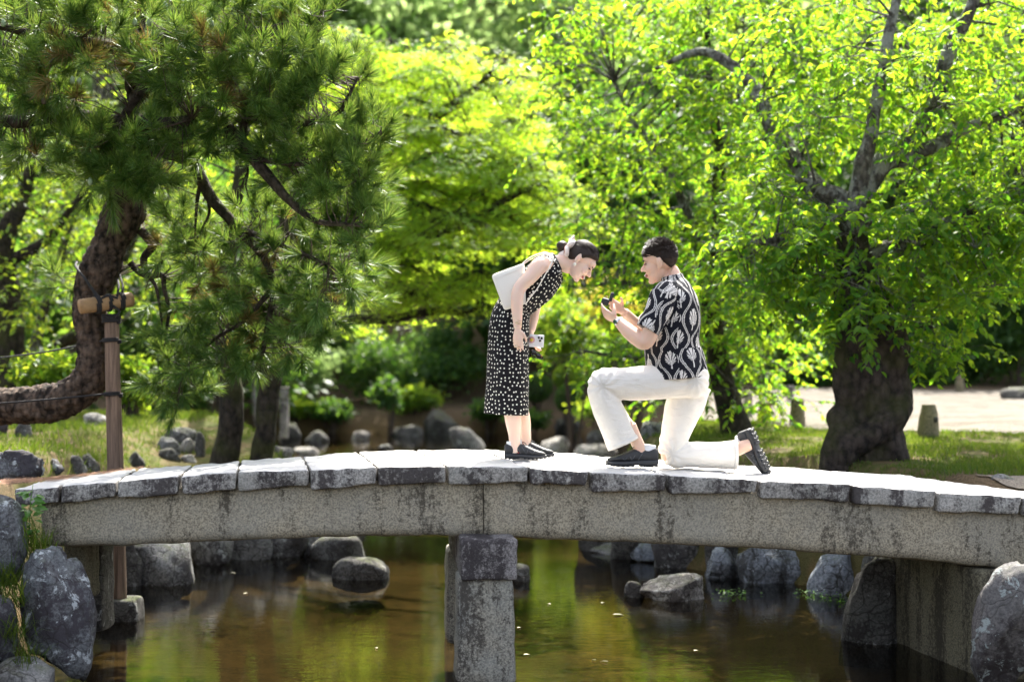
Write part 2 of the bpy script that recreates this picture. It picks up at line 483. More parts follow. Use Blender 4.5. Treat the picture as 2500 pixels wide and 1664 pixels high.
Z4[:, 2] = np.maximum(np.maximum(sstep(26, 32, y), slope), ((y < 0.3) & (x < 0)).astype(float))
ca.data.foreach_set('color', Z4.ravel())

# gravel path
t = NT('path_gravel')
n2 = t.n('TexVoronoi', Vector=t.obj(), Scale=38.0).outputs['Distance']
n1 = t.noise(2.5, 5)
c = t.mix(t.ramp(n2, [(0.1, 0), (0.6, 1)]), (0.085, 0.075, 0.062), (0.17, 0.152, 0.128))
c = t.mix(t.ramp(n1, [(0.42, 0), (0.62, 0.55)]), c, (0.075, 0.06, 0.042))
M['gravel'] = t.done(t.princ(Base__Color=c, Roughness=0.95, Specular__IOR__Level=0.15, Normal=t.bump(n2, 0.8, 0.02)))
PATH = [(2.3, 9.2), (3.0, 7.6), (3.9, 6.9), (5.2, 6.35), (8, 6.15), (14, 6.0), (14, 17.5), (6, 18.3), (2.9, 18.6)]
def in_poly(x, y, poly):
    ins = np.zeros(np.shape(x), bool)
    for (ax, ay), (bx, by) in zip(poly, poly[1:] + poly[:1]):
        ins ^= ((ay > y) != (by > y)) & (x < ax + (y - ay) / (by - ay + 1e-12) * (bx - ax))
    return ins
def keep_path(x, y):
    P = np.stack([x, y, 0 * x], -1)
    return in_poly(x + 0.12 * vnoise(P, 3.1, 3), y + 0.13 * vnoise(P, 3.7, 6), PATH)
path, _ = sheet('path', graded([(2, 14, 0.08)]), graded([(5.6, 19, 0.08)]), M['gravel'], 0.014, keep_path, kind='structure')
# trodden gravel beside both ends of the bridge
def keep_end(x, y):
    P = np.stack([x, y, 0 * x], -1)
    n = 0.15 * vnoise(P, 3.3, 2)
    return (((x > 3.2) & (x < 5.2) & (y + n > -0.9) & (y + n < 1.75)) | ((x < -3.05) & (x > -5.0) & (y + n > -0.75) & (y + n < 1.1))) & (pond_dist(x, y) < -0.55)
t = NT('trodden_gravel')
n2 = t.n('TexVoronoi', Vector=t.obj(), Scale=55.0).outputs['Distance']
c = t.mix(t.ramp(n2, [(0.1, 0), (0.6, 1)]), (0.10, 0.085, 0.07), (0.26, 0.22, 0.18))
M['trodden'] = t.done(t.princ(Base__Color=c, Roughness=0.95, Specular__IOR__Level=0.15, Normal=t.bump(n2, 0.8, 0.02)))
sheet('bridge_approach', graded([(-5, -3, 0.06), (2.9, 5.3, 0.06)]), graded([(-1.2, 2, 0.06)]), M['trodden'], 0.012, keep_end, kind='structure')

# water
t = NT('pond_water')
o = t.obj()
w1 = t.n('TexNoise', Vector=t.map(o, (3.0, 8.0, 1)), Scale=2.2, Detail=4, Roughness=0.55, Distortion=0.6).outputs['Fac']
w2 = t.n('TexNoise', Vector=t.map(o, (6, 16, 1)), Scale=2.2, Detail=3, Roughness=0.5, Distortion=0.3).outputs['Fac']
w3 = t.n('TexNoise', Vector=t.map(o, (18, 46, 1)), Scale=1.6, Detail=2, Roughness=0.5).outputs['Fac']
h = t.math('MULTIPLY_ADD', w3, 0.16, t.math('MULTIPLY_ADD', w2, 0.35, w1))
nrm = t.bump(h, 0.055, 0.02)
fr = t.n('Fresnel', IOR=1.36, Normal=nrm).outputs[0]
fr = t.math('MULTIPLY', fr, 1.0)
murk = t.noise(1.6, 4)
tr = t.n('BsdfTransparent', Color=t.mix(murk, (0.30, 0.30, 0.20), (0.64, 0.60, 0.45))).outputs[0]
gl = t.n('BsdfGlossy', Color=(1, 1, 1), Roughness=0.02, Normal=nrm).outputs[0]
M['water'] = t.done(t.n('MixShader', i0=fr, i1=tr, i2=gl).outputs[0])
wx, wy = np.linspace(-11, 5, 2), np.linspace(-7, 22, 2)
me = mesh_np('water', [(-11, -7, WATER_Z), (5, -7, WATER_Z), (5, 22, WATER_Z), (-11, 22, WATER_Z)], [np.array([[0, 1, 2, 3]])], False, M['water'])
link('water', me, kind='structure')

# ================================================================== BRIDGE
def axis_pts(L, r, n):
    r = min(r, L * 0.3)
    return np.unique(np.round(np.concatenate([[0, r * 0.3, r], np.linspace(r, L - r, max(n, 2))[1:-1], [L - r, L - r * 0.3, L]]), 6))

def rough_block(C, n=(6, 6, 3), r=0.012, amp=0.006, fr=9.0, seed=0, sag=None):
    """C: 8 corners, index = ix + 2*iy + 4*iz. A hewn block with worn edges."""
    C = np.array([tuple(c) for c in C], float)
    L = [np.linalg.norm(C[1] - C[0]), np.linalg.norm(C[2] - C[0]), np.linalg.norm(C[4] - C[0])]
    ax = [axis_pts(L[k], r, n[k]) for k in range(3)]
    N = [len(a) for a in ax]
    ids = {}; P = []; q = []
    def vid(i, j, k):
        key = (i, j, k)
        if key not in ids:
            ids[key] = len(P); P.append((ax[0][i], ax[1][j], ax[2][k]))
        return ids[key]
    for k, flip in ((0, True), (N[2] - 1, False)):
        for i in range(N[0] - 1):
            for j in range(N[1] - 1):
                f = [vid(i, j, k), vid(i + 1, j, k), vid(i + 1, j + 1, k), vid(i, j + 1, k)]
                q.append(f[::-1] if flip else f)
    for j, flip in ((0, False), (N[1] - 1, True)):
        for i in range(N[0] - 1):
            for k in range(N[2] - 1):
                f = [vid(i, j, k), vid(i + 1, j, k), vid(i + 1, j, k + 1), vid(i, j, k + 1)]
                q.append(f[::-1] if flip else f)
    for i, flip in ((0, True), (N[0] - 1, False)):
        for j in range(N[1] - 1):
            for k in range(N[2] - 1):
                f = [vid(i, j, k), vid(i, j + 1, k), vid(i, j + 1, k + 1), vid(i, j, k + 1)]
                q.append(f[::-1] if flip else f)
    P = np.array(P); Lv = np.array(L); rr = np.minimum(r, Lv * 0.3)
    inner = np.clip(P, rr, Lv - rr)
    d = P - inner; ln = np.linalg.norm(d / rr, axis=1)
    P = np.where(ln[:, None] > 1, inner + d / np.maximum(ln, 1e-9)[:, None], P)
    w = P / Lv
    out = np.zeros_like(P)
    for c in range(8):
        wx = w[:, 0] if c & 1 else 1 - w[:, 0]; wy = w[:, 1] if c & 2 else 1 - w[:, 1]; wz = w[:, 2] if c & 4 else 1 - w[:, 2]
        out += (wx * wy * wz)[:, None] * C[c]
    nrm = d / (np.linalg.norm(d, axis=1)[:, None] + 1e-9)
    for i, p in enumerate(out):
        pv = Vector(p) * fr + Vector((seed, seed * 1.7, 0))
        out[i] += nrm[i] * (fbm(pv, 4) * amp)
    return out, [np.array(q)]

bridge = thing('stone_bridge', at(1185, 1659, -0.45), 'low arched bridge of grey stone slabs spanning the pond', 'bridge')
YF, YB = -0.45, 0.85
FJ = [33, 144, 283, 437, 580, 755, 920, 1092, 1292, 1442, 1631, 1855, 2082, 2294, 2498, 2720]
BJ = [118, 210, 335, 470, 587, 738, 874, 1015, 1178, 1305, 1468, 1668, 1874, 2040, 2230, 2440]
#        top left, top right, bottom left, bottom right of each front face (pixels)
FV = [(1194, 1186, 1234, 1228), (1184, 1176, 1229, 1214), (1174, 1162, 1216, 1206), (1162, 1152, 1207, 1197), (1152, 1146, 1200, 1185),
      (1146, 1139, 1198, 1182), (1140, 1137, 1184, 1179), (1138, 1139, 1186, 1177), (1142, 1150, 1180, 1186), (1153, 1158, 1200, 1199),
      (1160, 1171, 1205, 1205), (1174, 1182, 1218, 1225), (1185, 1198, 1231, 1240), (1201, 1212, 1249, 1257), (1214, 1230, 1260, 1276)]
BV = [(1170, 1160), (1159, 1143), (1144, 1134), (1135, 1124), (1124, 1113), (1113, 1101), (1102, 1098), (1099, 1097), (1097, 1101), (1102, 1111),
      (1112, 1124), (1125, 1138), (1139, 1149), (1150, 1163), (1164, 1192)]
for i in range(len(FJ) - 1):
    g0, g1 = random.uniform(1.5, 3.5), random.uniform(1.5, 3.5)
    u0, u1, b0, b1 = FJ[i] + g0, FJ[i + 1] - g1, BJ[i] + 1.5, BJ[i + 1] - 1.5
    t0, t1, l0, l1 = FV[i]
    c = [None] * 8
    c[4], c[5] = at(u0, t0, YF), at(u1, t1, YF)
    c[6], c[7] = at(b0, BV[i][0], YB), at(b1, BV[i][1], YB)
    k = random.uniform(4, 13) if i > 7 else random.uniform(1, 5)
    yf = YF + random.uniform(-0.012, 0.012)
    c[0], c[1] = at(u0 + random.uniform(0, k), l0, yf), at(u1 - random.uniform(0, k), l1, yf)
    th0, th1 = (c[4] - c[0]).z, (c[5] - c[1]).z
    c[2], c[3] = c[6] - Vector((0, 0, th0)), c[7] - Vector((0, 0, th1))
    V, F = rough_block(c, (14, 16, 5), 0.016, 0.011, 8, i * 3.1)
    link('slab', mesh_np('slab', V, F, True, M['slab']), bridge)

def girder(us, vt, vb, y0, y1, seed, name='girder', mat=None):
    """stone beam as a strip of cross-sections along the span"""
    top = np.interp(np.linspace(us[0], us[-1], 46), us, vt); bot = np.interp(np.linspace(us[0], us[-1], 46), us, vb)
    uu = np.linspace(us[0], us[-1], 46)
    prof = []
    for k in range(46):
        a, b = at(uu[k], top[k], y0), at(uu[k], bot[k], y0)
        ring = []
        for s in np.linspace(0, 1, 9): ring.append((a.x, y0 + (0.012 if s in (0.0, 1.0) else 0), a.z + (b.z - a.z) * s))
        for s in np.linspace(0, 1, 7)[1:]: ring.append((a.x, y0 + (y1 - y0) * s, b.z - 0.02 * math.sin(math.pi * min(1, s * 1.3))))
        for s in np.linspace(0, 1, 5)[1:]: ring.append((a.x, y1, b.z + (a.z - b.z) * s))
        for s in np.linspace(0, 1, 5)[1:-1]: ring.append((a.x, y1 + (y0 - y1) * s, a.z))
        prof.append(ring)
    P = np.array(prof); m, n = P.shape[:2]
    V = P.reshape(-1, 3)
    cen = np.repeat(P.mean(1), n, 0)
    for i, p in enumerate(V):
        dv = V[i] - cen[i]; dv[0] = 0
        dv /= (np.linalg.norm(dv) + 1e-9)
        V[i] = V[i] + dv * fbm(Vector(V[i]) * 7 + Vector((seed, 0, 0)), 4) * 0.009
    i = np.arange(m - 1)[:, None] * n; j = np.arange(n)[None, :]; j2 = (j + 1) % n
    q = np.stack([i + j, i + j2, i + n + j2, i + n + j], -1).reshape(-1, 4)
    V = np.vstack([V, P[0].mean(0), P[-1].mean(0)])
    jj = np.arange(n); jn = (jj + 1) % n
    tr = np.vstack([np.stack([np.full(n, m * n), jn, jj], -1), np.stack([np.full(n, m * n + 1), (m - 1) * n + jj, (m - 1) * n + jn], -1)])
    o = link(name, mesh_np(name, V, [q[:, ::-1], tr[:, ::-1]], True, mat or M['girder']), bridge)
    return o
GT_U = [100, 300, 580, 755, 920, 1179]
girder(GT_U, [1226, 1208, 1190, 1180, 1174, 1172], [1332, 1328, 1315, 1309, 1304, 1305], -0.385, -0.06, 1)
girder([1181, 1442, 1631, 1855, 2082, 2294, 2600], [1172, 1176, 1190, 1200, 1216, 1232, 1262], [1306, 1317, 1325, 1335, 1352, 1368, 1402], -0.385, -0.06, 4)
# the pair of beams under the far edge
girder([160, 420, 740, 1010, 1150], [1190, 1172, 1150, 1138, 1136], [1292, 1282, 1266, 1258, 1258], 0.45, 0.78, 8)
girder([1152, 1400, 1640, 1900, 2200, 2480], [1136, 1144, 1158, 1172, 1192, 1222], [1258, 1262, 1272, 1288, 1310, 1340], 0.45, 0.78, 12)

def prism_block(corners_front, corners_back, seed, mat, name, parent, amp=0.007, r=0.014, n=(7, 10, 9)):
    """front: (top left, top right, bottom left, bottom right) vectors, back likewise"""
    tl, tr_, bl, br = corners_front; TL, TR, BL, BR = corners_back
    V, F = rough_block([bl, br, BL, BR, tl, tr_, TL, TR], n, r, amp, 8, seed)
    return link(name, mesh_np(name, V, F, True, mat), parent)

# pier: two columns under one cross beam, slightly askew like the slab joints
sk = Vector((-0.11, 1.18, 0))
def quadpts(u0, u1, v0, v1, Y, taper=0):
    return [at(u0 + taper, v0, Y), at(u1 - taper, v0, Y), at(u0, v1, Y), at(u1, v1, Y)]
fq = quadpts(1126, 1263, 1316, 1418, -0.60)
bq = [p + Vector((-0.135, 1.5, 0)) for p in fq]
cap = prism_block(fq, bq, 2, M['capital'], 'capital', bridge, 0.010, 0.018, (10, 16, 9))
cf = [at(1119, 1410, -0.56), at(1254, 1410, -0.56), at(1115, 1672, -0.56), at(1260, 1672, -0.56)]
cb = [p + Vector((-0.03, 0.33, 0)) for p in cf]
for k, off in enumerate((Vector((0, 0, 0)), sk)):
    prism_block([p + off for p in cf], [p + off for p in cb], 5 + k * 3, M['pier'], 'column', bridge, 0.008, 0.028, (9, 9, 18))
# right abutment: a squared block whose inner face looks to the left
ab = prism_block([Vector((2.80, -0.42, -0.66)), Vector((4.2, -0.42, -0.66)), Vector((2.84, -0.52, -1.7)), Vector((4.3, -0.52, -1.7))],
                 [Vector((2.53, 0.78, -0.66)), Vector((4.0, 0.78, -0.66)), Vector((2.53, 0.78, -1.7)), Vector((4.0, 0.78, -1.7))], 9, M['abutment'], 'abutment', bridge, 0.012, 0.03, (8, 18, 12))
# left abutment: two rough uprights in the shade below the beams
prism_block(quadpts(150, 206, 1318, 1470, 0.0), [p + Vector((0.02, 0.3, 0)) for p in quadpts(150, 206, 1318, 1470, 0.0)], 11, M['abutment'], 'abutment', bridge, 0.012, 0.03)
prism_block(quadpts(203, 246, 1262, 1545, 0.5), [p + Vector((0.02, 0.28, 0)) for p in quadpts(203, 246, 1262, 1545, 0.5)], 15, M['rock_dark'], 'abutment', bridge, 0.012, 0.03)

# ================================================================== ROCKS
def ico(n):
    bm = bmesh.new(); bmesh.ops.create_icosphere(bm, subdivisions=n, radius=1.0)
    V = np.array([v.co for v in bm.verts]); F = np.array([[v.index for v in f.verts] for f in bm.faces])
    bm.free(); return V, F
ICO = {k: ico(k) for k in (2, 3, 4)}

def stand_Y(u, v):
    """depth at which the line of sight meets the ground or the water"""
    Ys = np.arange(-1.4, 40, 0.05)
    D = Ys + CAM_D
    x = (u - 1250) * D / F_PX; z = CAM_Z - (v - HOR) * D / F_PX
    h = np.maximum(ground_z(x, Ys), WATER_Z)
    k = np.nonzero(z <= h)[0]
    return float(Ys[k[0]]) if len(k) else 12.0

def rock(label, u0, u1, v0, v1, Y, mat, seed, depth=0.8, cuts=9, rough=0.10, res=3, sink=0.25, lean=0.0, name='rock', group=None, keepY=False):
    rs = np.random.default_rng(seed)
    V, F = ICO[res]
    V = V.copy()
    V = np.sign(V) * np.abs(V) ** 0.85
    V /= np.max(np.abs(V), 0)
    for _ in range(cuts if keepY else cuts + 5):
        nv = rs.normal(size=3); nv[2] *= 0.7; nv /= np.linalg.norm(nv)
        dd = rs.uniform(0.68, 0.94) if keepY else rs.uniform(0.55, 0.9)
        over = V @ nv - dd
        V = V - np.maximum(over, 0)[:, None] * nv * 0.95
    for i, p in enumerate(V):
        pv = Vector(p)
        V[i] = p * (1 + 1.5 * rough * fbm(pv * 1.7 + Vector((seed * 3.7, 0, 0)), 3) + rough * 0.7 * fbm(pv * 5 + Vector((0, seed, 0)), 3))
    V = (V - V.min(0)) / (V.max(0) - V.min(0)) * 2 - 1
    if not keepY:                      # sunk stones keep their girth below the waterline
        zl = np.minimum(V[:, 2], 0); V[:, :2] /= np.sqrt(1 - 0.55 * zl ** 2)[:, None]
        V[:, :2] /= np.abs(V[:, :2]).max(0)
    if not keepY: Y = stand_Y((u0 + u1) / 2, v1 - 0.08 * (v1 - v0))
    a, b = at(u0, v0, Y), at(u1, v1, Y)
    c = (a + b) / 2
    hx, hz = abs(b.x - a.x) / 2, abs(a.z - b.z) / 2
    full = hz * (1 + (sink if keepY else max(sink, 0.50)))
    V = V * np.array([hx, hx * depth, full])
    V[:, 0] += lean * V[:, 2]
    V += np.array([c.x, Y + hx * depth * 0.6, a.z - full])
    return link(name, mesh_np(name, V, [F], True, mat), label=label, cat=cat_rock, group=group)
cat_rock = 'rock'
RK = M
# near, left bank
rock('tall lichen-spotted grey boulder under the left end of the bridge', 40, 217, 1338, 1655, -0.85, RK['rock_lichen'], 3, 0.9, 7, 0.07, 4, 0.08, -0.1, keepY=True)
rock('smooth purple-grey boulder cut by the left edge beside the bridge end', -70, 57, 1210, 1428, -0.75, RK['rock_lichen'], 8, 0.9, 5, 0.05, 4, 0.05, keepY=True)
rock('low dark boulder at the left edge below the smooth purple-grey one', -60, 32, 1455, 1610, -0.95, RK['rock_lichen'], 12, 0.9, 7, 0.06, 3, 0.1, keepY=True)
rock('flat grey rock in the bottom left corner of the photo', -40, 118, 1612, 1700, -1.1, RK['rock_grey'], 14, 0.8, 7, 0.07, 3, 0.3, keepY=True)
rock('small lichen-covered rock wedged on top of the tall boulder at left', 95, 160, 1335, 1390, -0.62, RK['rock_lichen'], 17, 0.8, 6, 0.08, 3, 0.2, keepY=True)
# near, right bank
rock('large reddish-brown boulder at the right edge under the bridge', 2392, 2560, 1380, 1700, -1.0, RK['rock_red'], 21, 0.9, 6, 0.07, 4, 0.05, 0.12, keepY=True)
rock('mossy dark boulder against the right abutment in the water', 2068, 2200, 1355, 1590, 0.65, RK['rock_dark'], 23, 0.8, 7, 0.08, 4, 0.1, 0.08)
rock('pale blue-grey boulder beside the mossy one below the bridge', 1975, 2115, 1345, 1462, 1.9, RK['rock_blue'], 25, 0.8, 8, 0.08, 4, 0.1, 0.15)
rock('wide blue-veined boulder in the shade under the right span', 1800, 1990, 1320, 1432, 2.5, RK['rock_blue'], 28, 0.8, 9, 0.09, 4, 0.2)
rock('dark blue-grey boulder left of the blue-veined one', 1716, 1820, 1335, 1420, 2.55, RK['rock_blue'], 31, 0.9, 8, 0.09, 4, 0.2)
rock('pair-forming smooth grey rock at the shore beneath the right girder', 1540, 1690, 1322, 1356, 4.6, RK['rock_blue'], 33, 0.9, 6, 0.07, 3, 0.3)
rock('low grey rock at the waterline left of the smooth grey one', 1440, 1560, 1328, 1354, 4.75, RK['rock_grey'], 35, 0.9, 7, 0.07, 3, 0.3)
# in the water
rock('flat pale rock lying in the sunlit shallows right of the pier', 1555, 1735, 1410, 1472, 2.1, RK['rock_pale'], 41, 0.75, 5, 0.06, 4, 0.3)
rock('small dark rock touching the flat pale rock in the shallows', 1524, 1576, 1420, 1462, 2.05, RK['rock_dark'], 43, 0.8, 6, 0.06, 3, 0.3)
rock('rounded dark rock standing in the water left of the pier', 805, 948, 1364, 1420, 2.9, RK['rock_dark'], 46, 0.85, 1, 0.05, 4, 0.2, -0.06)
rock('dark boulder behind the rounded rock in the water', 748, 900, 1305, 1370, 4.2, RK['rock_dark'], 47, 0.85, 7, 0.07, 3, 0.25)
rock('rounded brown rock half hidden by the pier', 1215, 1300, 1378, 1422, 3.2, RK['rock_dark'], 49, 0.85, 4, 0.05, 3, 0.25)
rock('big sun-dappled boulder in the water behind the wooden prop', 262, 474, 1322, 1436, 2.75, RK['rock_grey'], 51, 0.9, 7, 0.06, 4, 0.15)
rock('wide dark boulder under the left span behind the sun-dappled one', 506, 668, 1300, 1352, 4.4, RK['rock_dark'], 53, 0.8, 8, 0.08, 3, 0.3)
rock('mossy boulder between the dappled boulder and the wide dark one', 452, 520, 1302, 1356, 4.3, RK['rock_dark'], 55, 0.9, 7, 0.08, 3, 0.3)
# left bank behind the bridge
rock('swirled black and white rock beside the left end of the deck', -40, 98, 1098, 1172, 1.15, RK['rock_lichen'], 61, 0.8, 8, 0.12, 4, 0.2, keepY=True)
rock('angular dark stone on top of the rock pile on the left lawn', 398, 478, 1043, 1090, 4.3, RK['rock_grey'], 63, 0.7, 13, 0.10, 3, 0.2)
rock('slanted grey stone at the left of the rock pile on the lawn', 370, 440, 1066, 1105, 4.1, RK['rock_grey'], 64, 0.7, 13, 0.10, 3, 0.25)
rock('pale-topped block in the middle of the rock pile on the lawn', 430, 476, 1070, 1112, 3.9, RK['rock_pale'], 65, 0.7, 14, 0.08, 3, 0.2)
rock('tall dark stone leaning at the right of the rock pile', 470, 502, 1052, 1120, 4.2, RK['rock_dark'], 66, 0.9, 11, 0.09, 3, 0.2)
rock('small sunlit pale stone at the foot of the rock pile', 438, 480, 1110, 1130, 3.6, RK['rock_pale'], 67, 0.8, 8, 0.08, 3, 0.3)
rock('dark flat stone below the rock pile near the deck', 375, 440, 1094, 1125, 3.7, RK['rock_dark'], 68, 0.8, 10, 0.09, 3, 0.3)
rock('mossy grey stone between the wooden prop and the swirled rock', 150, 205, 1112, 1148, 2.4, RK['rock_grey'], 70, 0.8, 9, 0.09, 3, 0.3)
rock('dark cracked stone just left of the wooden prop', 185, 240, 1108, 1146, 2.6, RK['rock_dark'], 71, 0.8, 10, 0.10, 3, 0.3)
rock('small speckled stone lying in the brown needles', 104, 156, 1120, 1150, 2.0, RK['rock_lichen'], 72, 0.8, 9, 0.09, 3, 0.3)
rock('rounded brown stone in front of the far left lawn edge', 192, 262, 1007, 1040, 7.0, RK['rock_pale'], 74, 0.8, 6, 0.07, 3, 0.3)
rock('dark stone under the lying pine trunk at far left', 30, 75, 1030, 1070, 5.2, RK['rock_dark'], 75, 0.8, 8, 0.08, 3, 0.3)
rock('brown stone cut by the left edge under the pine trunk', -30, 18, 1018, 1066, 5.5, RK['rock_red'], 76, 0.8, 8, 0.08, 3, 0.3)
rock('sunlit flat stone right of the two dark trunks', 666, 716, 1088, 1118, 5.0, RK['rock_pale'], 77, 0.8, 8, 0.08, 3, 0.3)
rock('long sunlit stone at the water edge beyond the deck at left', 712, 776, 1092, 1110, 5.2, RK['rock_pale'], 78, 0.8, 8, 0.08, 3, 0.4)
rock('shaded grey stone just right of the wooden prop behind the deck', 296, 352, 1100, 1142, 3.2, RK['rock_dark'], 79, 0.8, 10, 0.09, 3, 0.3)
# far bank across the pond
rock('large dark pointed boulder on the far bank left of the woman', 1030, 1130, 1000, 1066, 20.5, RK['rock_dark'], 81, 0.9, 9, 0.09, 3, 0.2)
rock('grey sloping boulder in the water right of the dark pointed one', 1100, 1182, 1042, 1098, 17.5, RK['rock_grey'], 83, 0.9, 8, 0.08, 3, 0.2, -0.2)
rock('low grey boulder on the far shore left of the dark pointed one', 950, 1034, 1038, 1068, 20.6, RK['rock_dark'], 84, 0.9, 8, 0.08, 3, 0.3)
rock('bright sunlit rock at the far shore in the middle of the pond', 856, 904, 1052, 1074, 20.0, RK['rock_pale'], 85, 0.9, 7, 0.07, 3, 0.3)
rock('wide dark grey rock on the far shore beside the right dark trunk', 666, 742, 1032, 1072, 19.5, RK['rock_dark'], 86, 0.9, 7, 0.07, 3, 0.3)
rock('dark rock on the far shore left of the bright sunlit one', 740, 800, 1052, 1082, 18.8, RK['rock_dark'], 87, 0.9, 7, 0.07, 3, 0.3)
rock('small stone in the far shallows below the bright sunlit rock', 920, 960, 1084, 1100, 16.5, RK['rock_dark'], 88, 0.9, 7, 0.07, 3, 0.3)
rock('sunlit peaked rock in the pond right of the woman\'s shoes', 1318, 1392, 1066, 1112, 11.5, RK['rock_pale'], 90, 0.9, 9, 0.09, 3, 0.3)
rock('flat bright rock between the two people behind the deck', 1396, 1520, 1084, 1118, 9.0, RK['rock_pale'], 91, 0.8, 8, 0.08, 3, 0.3)
rock('grey rock above the flat bright one behind the deck', 1432, 1482, 1050, 1090, 14.0, RK['rock_grey'], 92, 0.9, 8, 0.08, 3, 0.3)
rock('grey slanting rock on the far shore behind the man\'s shin', 1560, 1640, 1028, 1066, 15.5, RK['rock_grey'], 93, 0.9, 8, 0.08, 3, 0.3)
rock('dark low rock on the far shore between the two people', 1330, 1440, 1020, 1060, 21.0, RK['rock_dark'], 94, 0.9, 8, 0.08, 3, 0.3)
rock('dark block on the gravel at the right edge', 2448, 2560, 945, 978, 15.0, RK['rock_dark'], 95, 0.6, 12, 0.05, 3, 0.1)
rock('small grey stone half sunk in the right lawn', 2424, 2482, 1158, 1176, 2.3, RK['rock_grey'], 96, 0.8, 7, 0.07, 3, 0.5)
# rows of dark stones that hold the banks under the two spans
ORD = ['first', 'second', 'third', 'fourth', 'fifth', 'sixth', 'seventh', 'eighth', 'ninth', 'tenth']
rq = np.random.default_rng(19)
for row, (line, word) in enumerate((([(-3.25, 3.0), (-3.0, 3.75), (-2.72, 4.25), (-2.4, 4.5), (-2.1, 4.65), (-1.85, 4.85), (-1.62, 5.15)], 'under the left span'), ([(0.82, 5.1), (1.1, 4.55), (1.45, 4.05), (1.85, 3.7), (2.3, 3.35), (2.75, 2.95), (2.95, 2.3), (3.0, 1.6)], 'under the right span'))):
    for i, (x_, y_) in enumerate(line):
        k = ppm(y_); w_ = rq.uniform(.17, .30); zt = rq.uniform(-1.0, -.72)
        uc = 1250 + x_ * k
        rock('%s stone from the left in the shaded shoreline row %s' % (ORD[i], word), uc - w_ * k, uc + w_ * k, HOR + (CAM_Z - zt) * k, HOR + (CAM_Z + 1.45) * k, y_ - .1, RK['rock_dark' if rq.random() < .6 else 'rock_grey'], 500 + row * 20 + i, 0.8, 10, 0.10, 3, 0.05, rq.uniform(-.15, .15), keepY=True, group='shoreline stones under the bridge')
cat_rock = 'stone post'

# squat stone posts along the path
def post(label, u, v0, v1, w, Y, mat, seed, top=0.62, notch=None):
    a, b = at(u, v0, Y), at(u, v1, Y)
    h = a.z - b.z; r = w / 2 / ppm(Y)
    zs = [-0.15, 0.0, 0.35, 0.7, 0.93, 1.0]; rs = [1.0, 1.0, 0.98, 0.84, top + 0.06, top]
    V, F = tube([(b.x, Y + r, b.z + h * z) for z in zs], [r * q for q in rs], 20, 4)
    for i, p in enumerate(V): V[i] = p + np.array((fbm(Vector(p) * 6 + Vector((seed, 0, 0)), 3), fbm(Vector(p) * 6 + Vector((0, seed, 0)), 3), 0)) * 0.012
    root = thing('stone_post', (b.x, Y + r, b.z), label, 'bollard', 'stone posts along the gravel path')
    link('shaft', mesh_np('shaft', V, F, True, mat), root)
    if notch:
        du, dv, nr = notch
        p = at(u + du, v0 + dv, Y)
        V, F = ellipsoid((p.x, Y + r * 0.18, p.z), (nr, 0.03, nr * 1.1), None, 16, 8)
        link('socket_hole', mesh_np('socket_hole', V, F, True, M['rock_dark']), root)
    return root
M['post'] = stone_mat('post_stone', (0.20, 0.17, 0.105), (0.06, 0.05, 0.035), (0.4, 0.4, 0.35), 60, 0.45, 0, 0.2, (0.14, 0.14, 0.09))
M['post_brown'] = stone_mat('post_brown_stone', (0.22, 0.145, 0.07), (0.06, 0.045, 0.03), (0.4, 0.4, 0.35), 60, 0.45, 0, 0.2)
post('barrel-shaped stone post with a round hole on the right lawn edge', 2274, 988, 1070, 52, 5.9, M['post'], 3, 0.62, (12, 36, 0.028))
post('dark squat stone post left of the big cherry trunk', 1950, 972, 1040, 38, 7.6, M['post'], 5, 0.7)
post('short broken orange-brown stone post by the thin cherry trunk', 1871, 982, 1022, 36, 8.6, M['post_brown'], 7, 0.9)
post('narrow grey stone post behind the thin cherry trunk', 1827, 958, 1040, 24, 9.5, M['rock_pale'], 9, 0.9)
post('distant dark stone post seen right of the big cherry trunk', 2346, 918, 950, 22, 17, M['post'], 10, 0.9)
post('far grey stone post right above the dark squat one', 1932, 942, 985, 20, 14, M['rock_grey'], 12, 0.9)
# garden lamps on the far bank
def lamp(label, u, v0, v1, w, Y):
    a, b = at(u, v0, Y), at(u, v1, Y)
    h = a.z - b.z; r = w / 2 / ppm(Y)
    root = thing('garden_lamp', (b.x, Y, b.z), label, 'lamp')
    V, F = rough_block([(b.x + sx * r * 0.85, Y + sy * r * 0.85, b.z - 0.3 + sz * (h * 0.62 + 0.3)) for sz in (0, 1) for sy in (-1, 1) for sx in (-1, 1)], (3, 3, 4), 0.01, 0.004)
    link('pillar', mesh_np('pillar', V, F, True, M['rock_pale']), root)
    V, F = rough_block([(b.x + sx * r * 0.8, Y + sy * r * 0.8, b.z + h * (0.63 + 0.3 * sz)) for sz in (0, 1) for sy in (-1, 1) for sx in (-1, 1)], (3, 3, 3), 0.01, 0.002)
    link('lamp_box', mesh_np('lamp_box', V, F, True, M['rock_pale']), root)
    for sx in (-1, 1):
        V, F = box_np((b.x + sx * r * 0.8, Y - r * 0.83, b.z + h * 0.78), (r * 0.12, r * 0.12, h * 0.15))
        link('frame', mesh_np('frame', V, F, False, M['rock_dark']), root)
    for z in (0.61, 0.95):
        V, F = rough_block([(b.x + sx * r * 1.05, Y + sy * r * 1.05, b.z + h * (z + 0.04 * sz)) for sz in (0, 1) for sy in (-1, 1) for sx in (-1, 1)], (3, 3, 2), 0.01, 0.002)
        link('lamp_cap', mesh_np('lamp_cap', V, F, True, M['rock_dark']), root)
lamp('pale square garden lamp on a post across the pond', 694, 944, 1026, 22, 17)
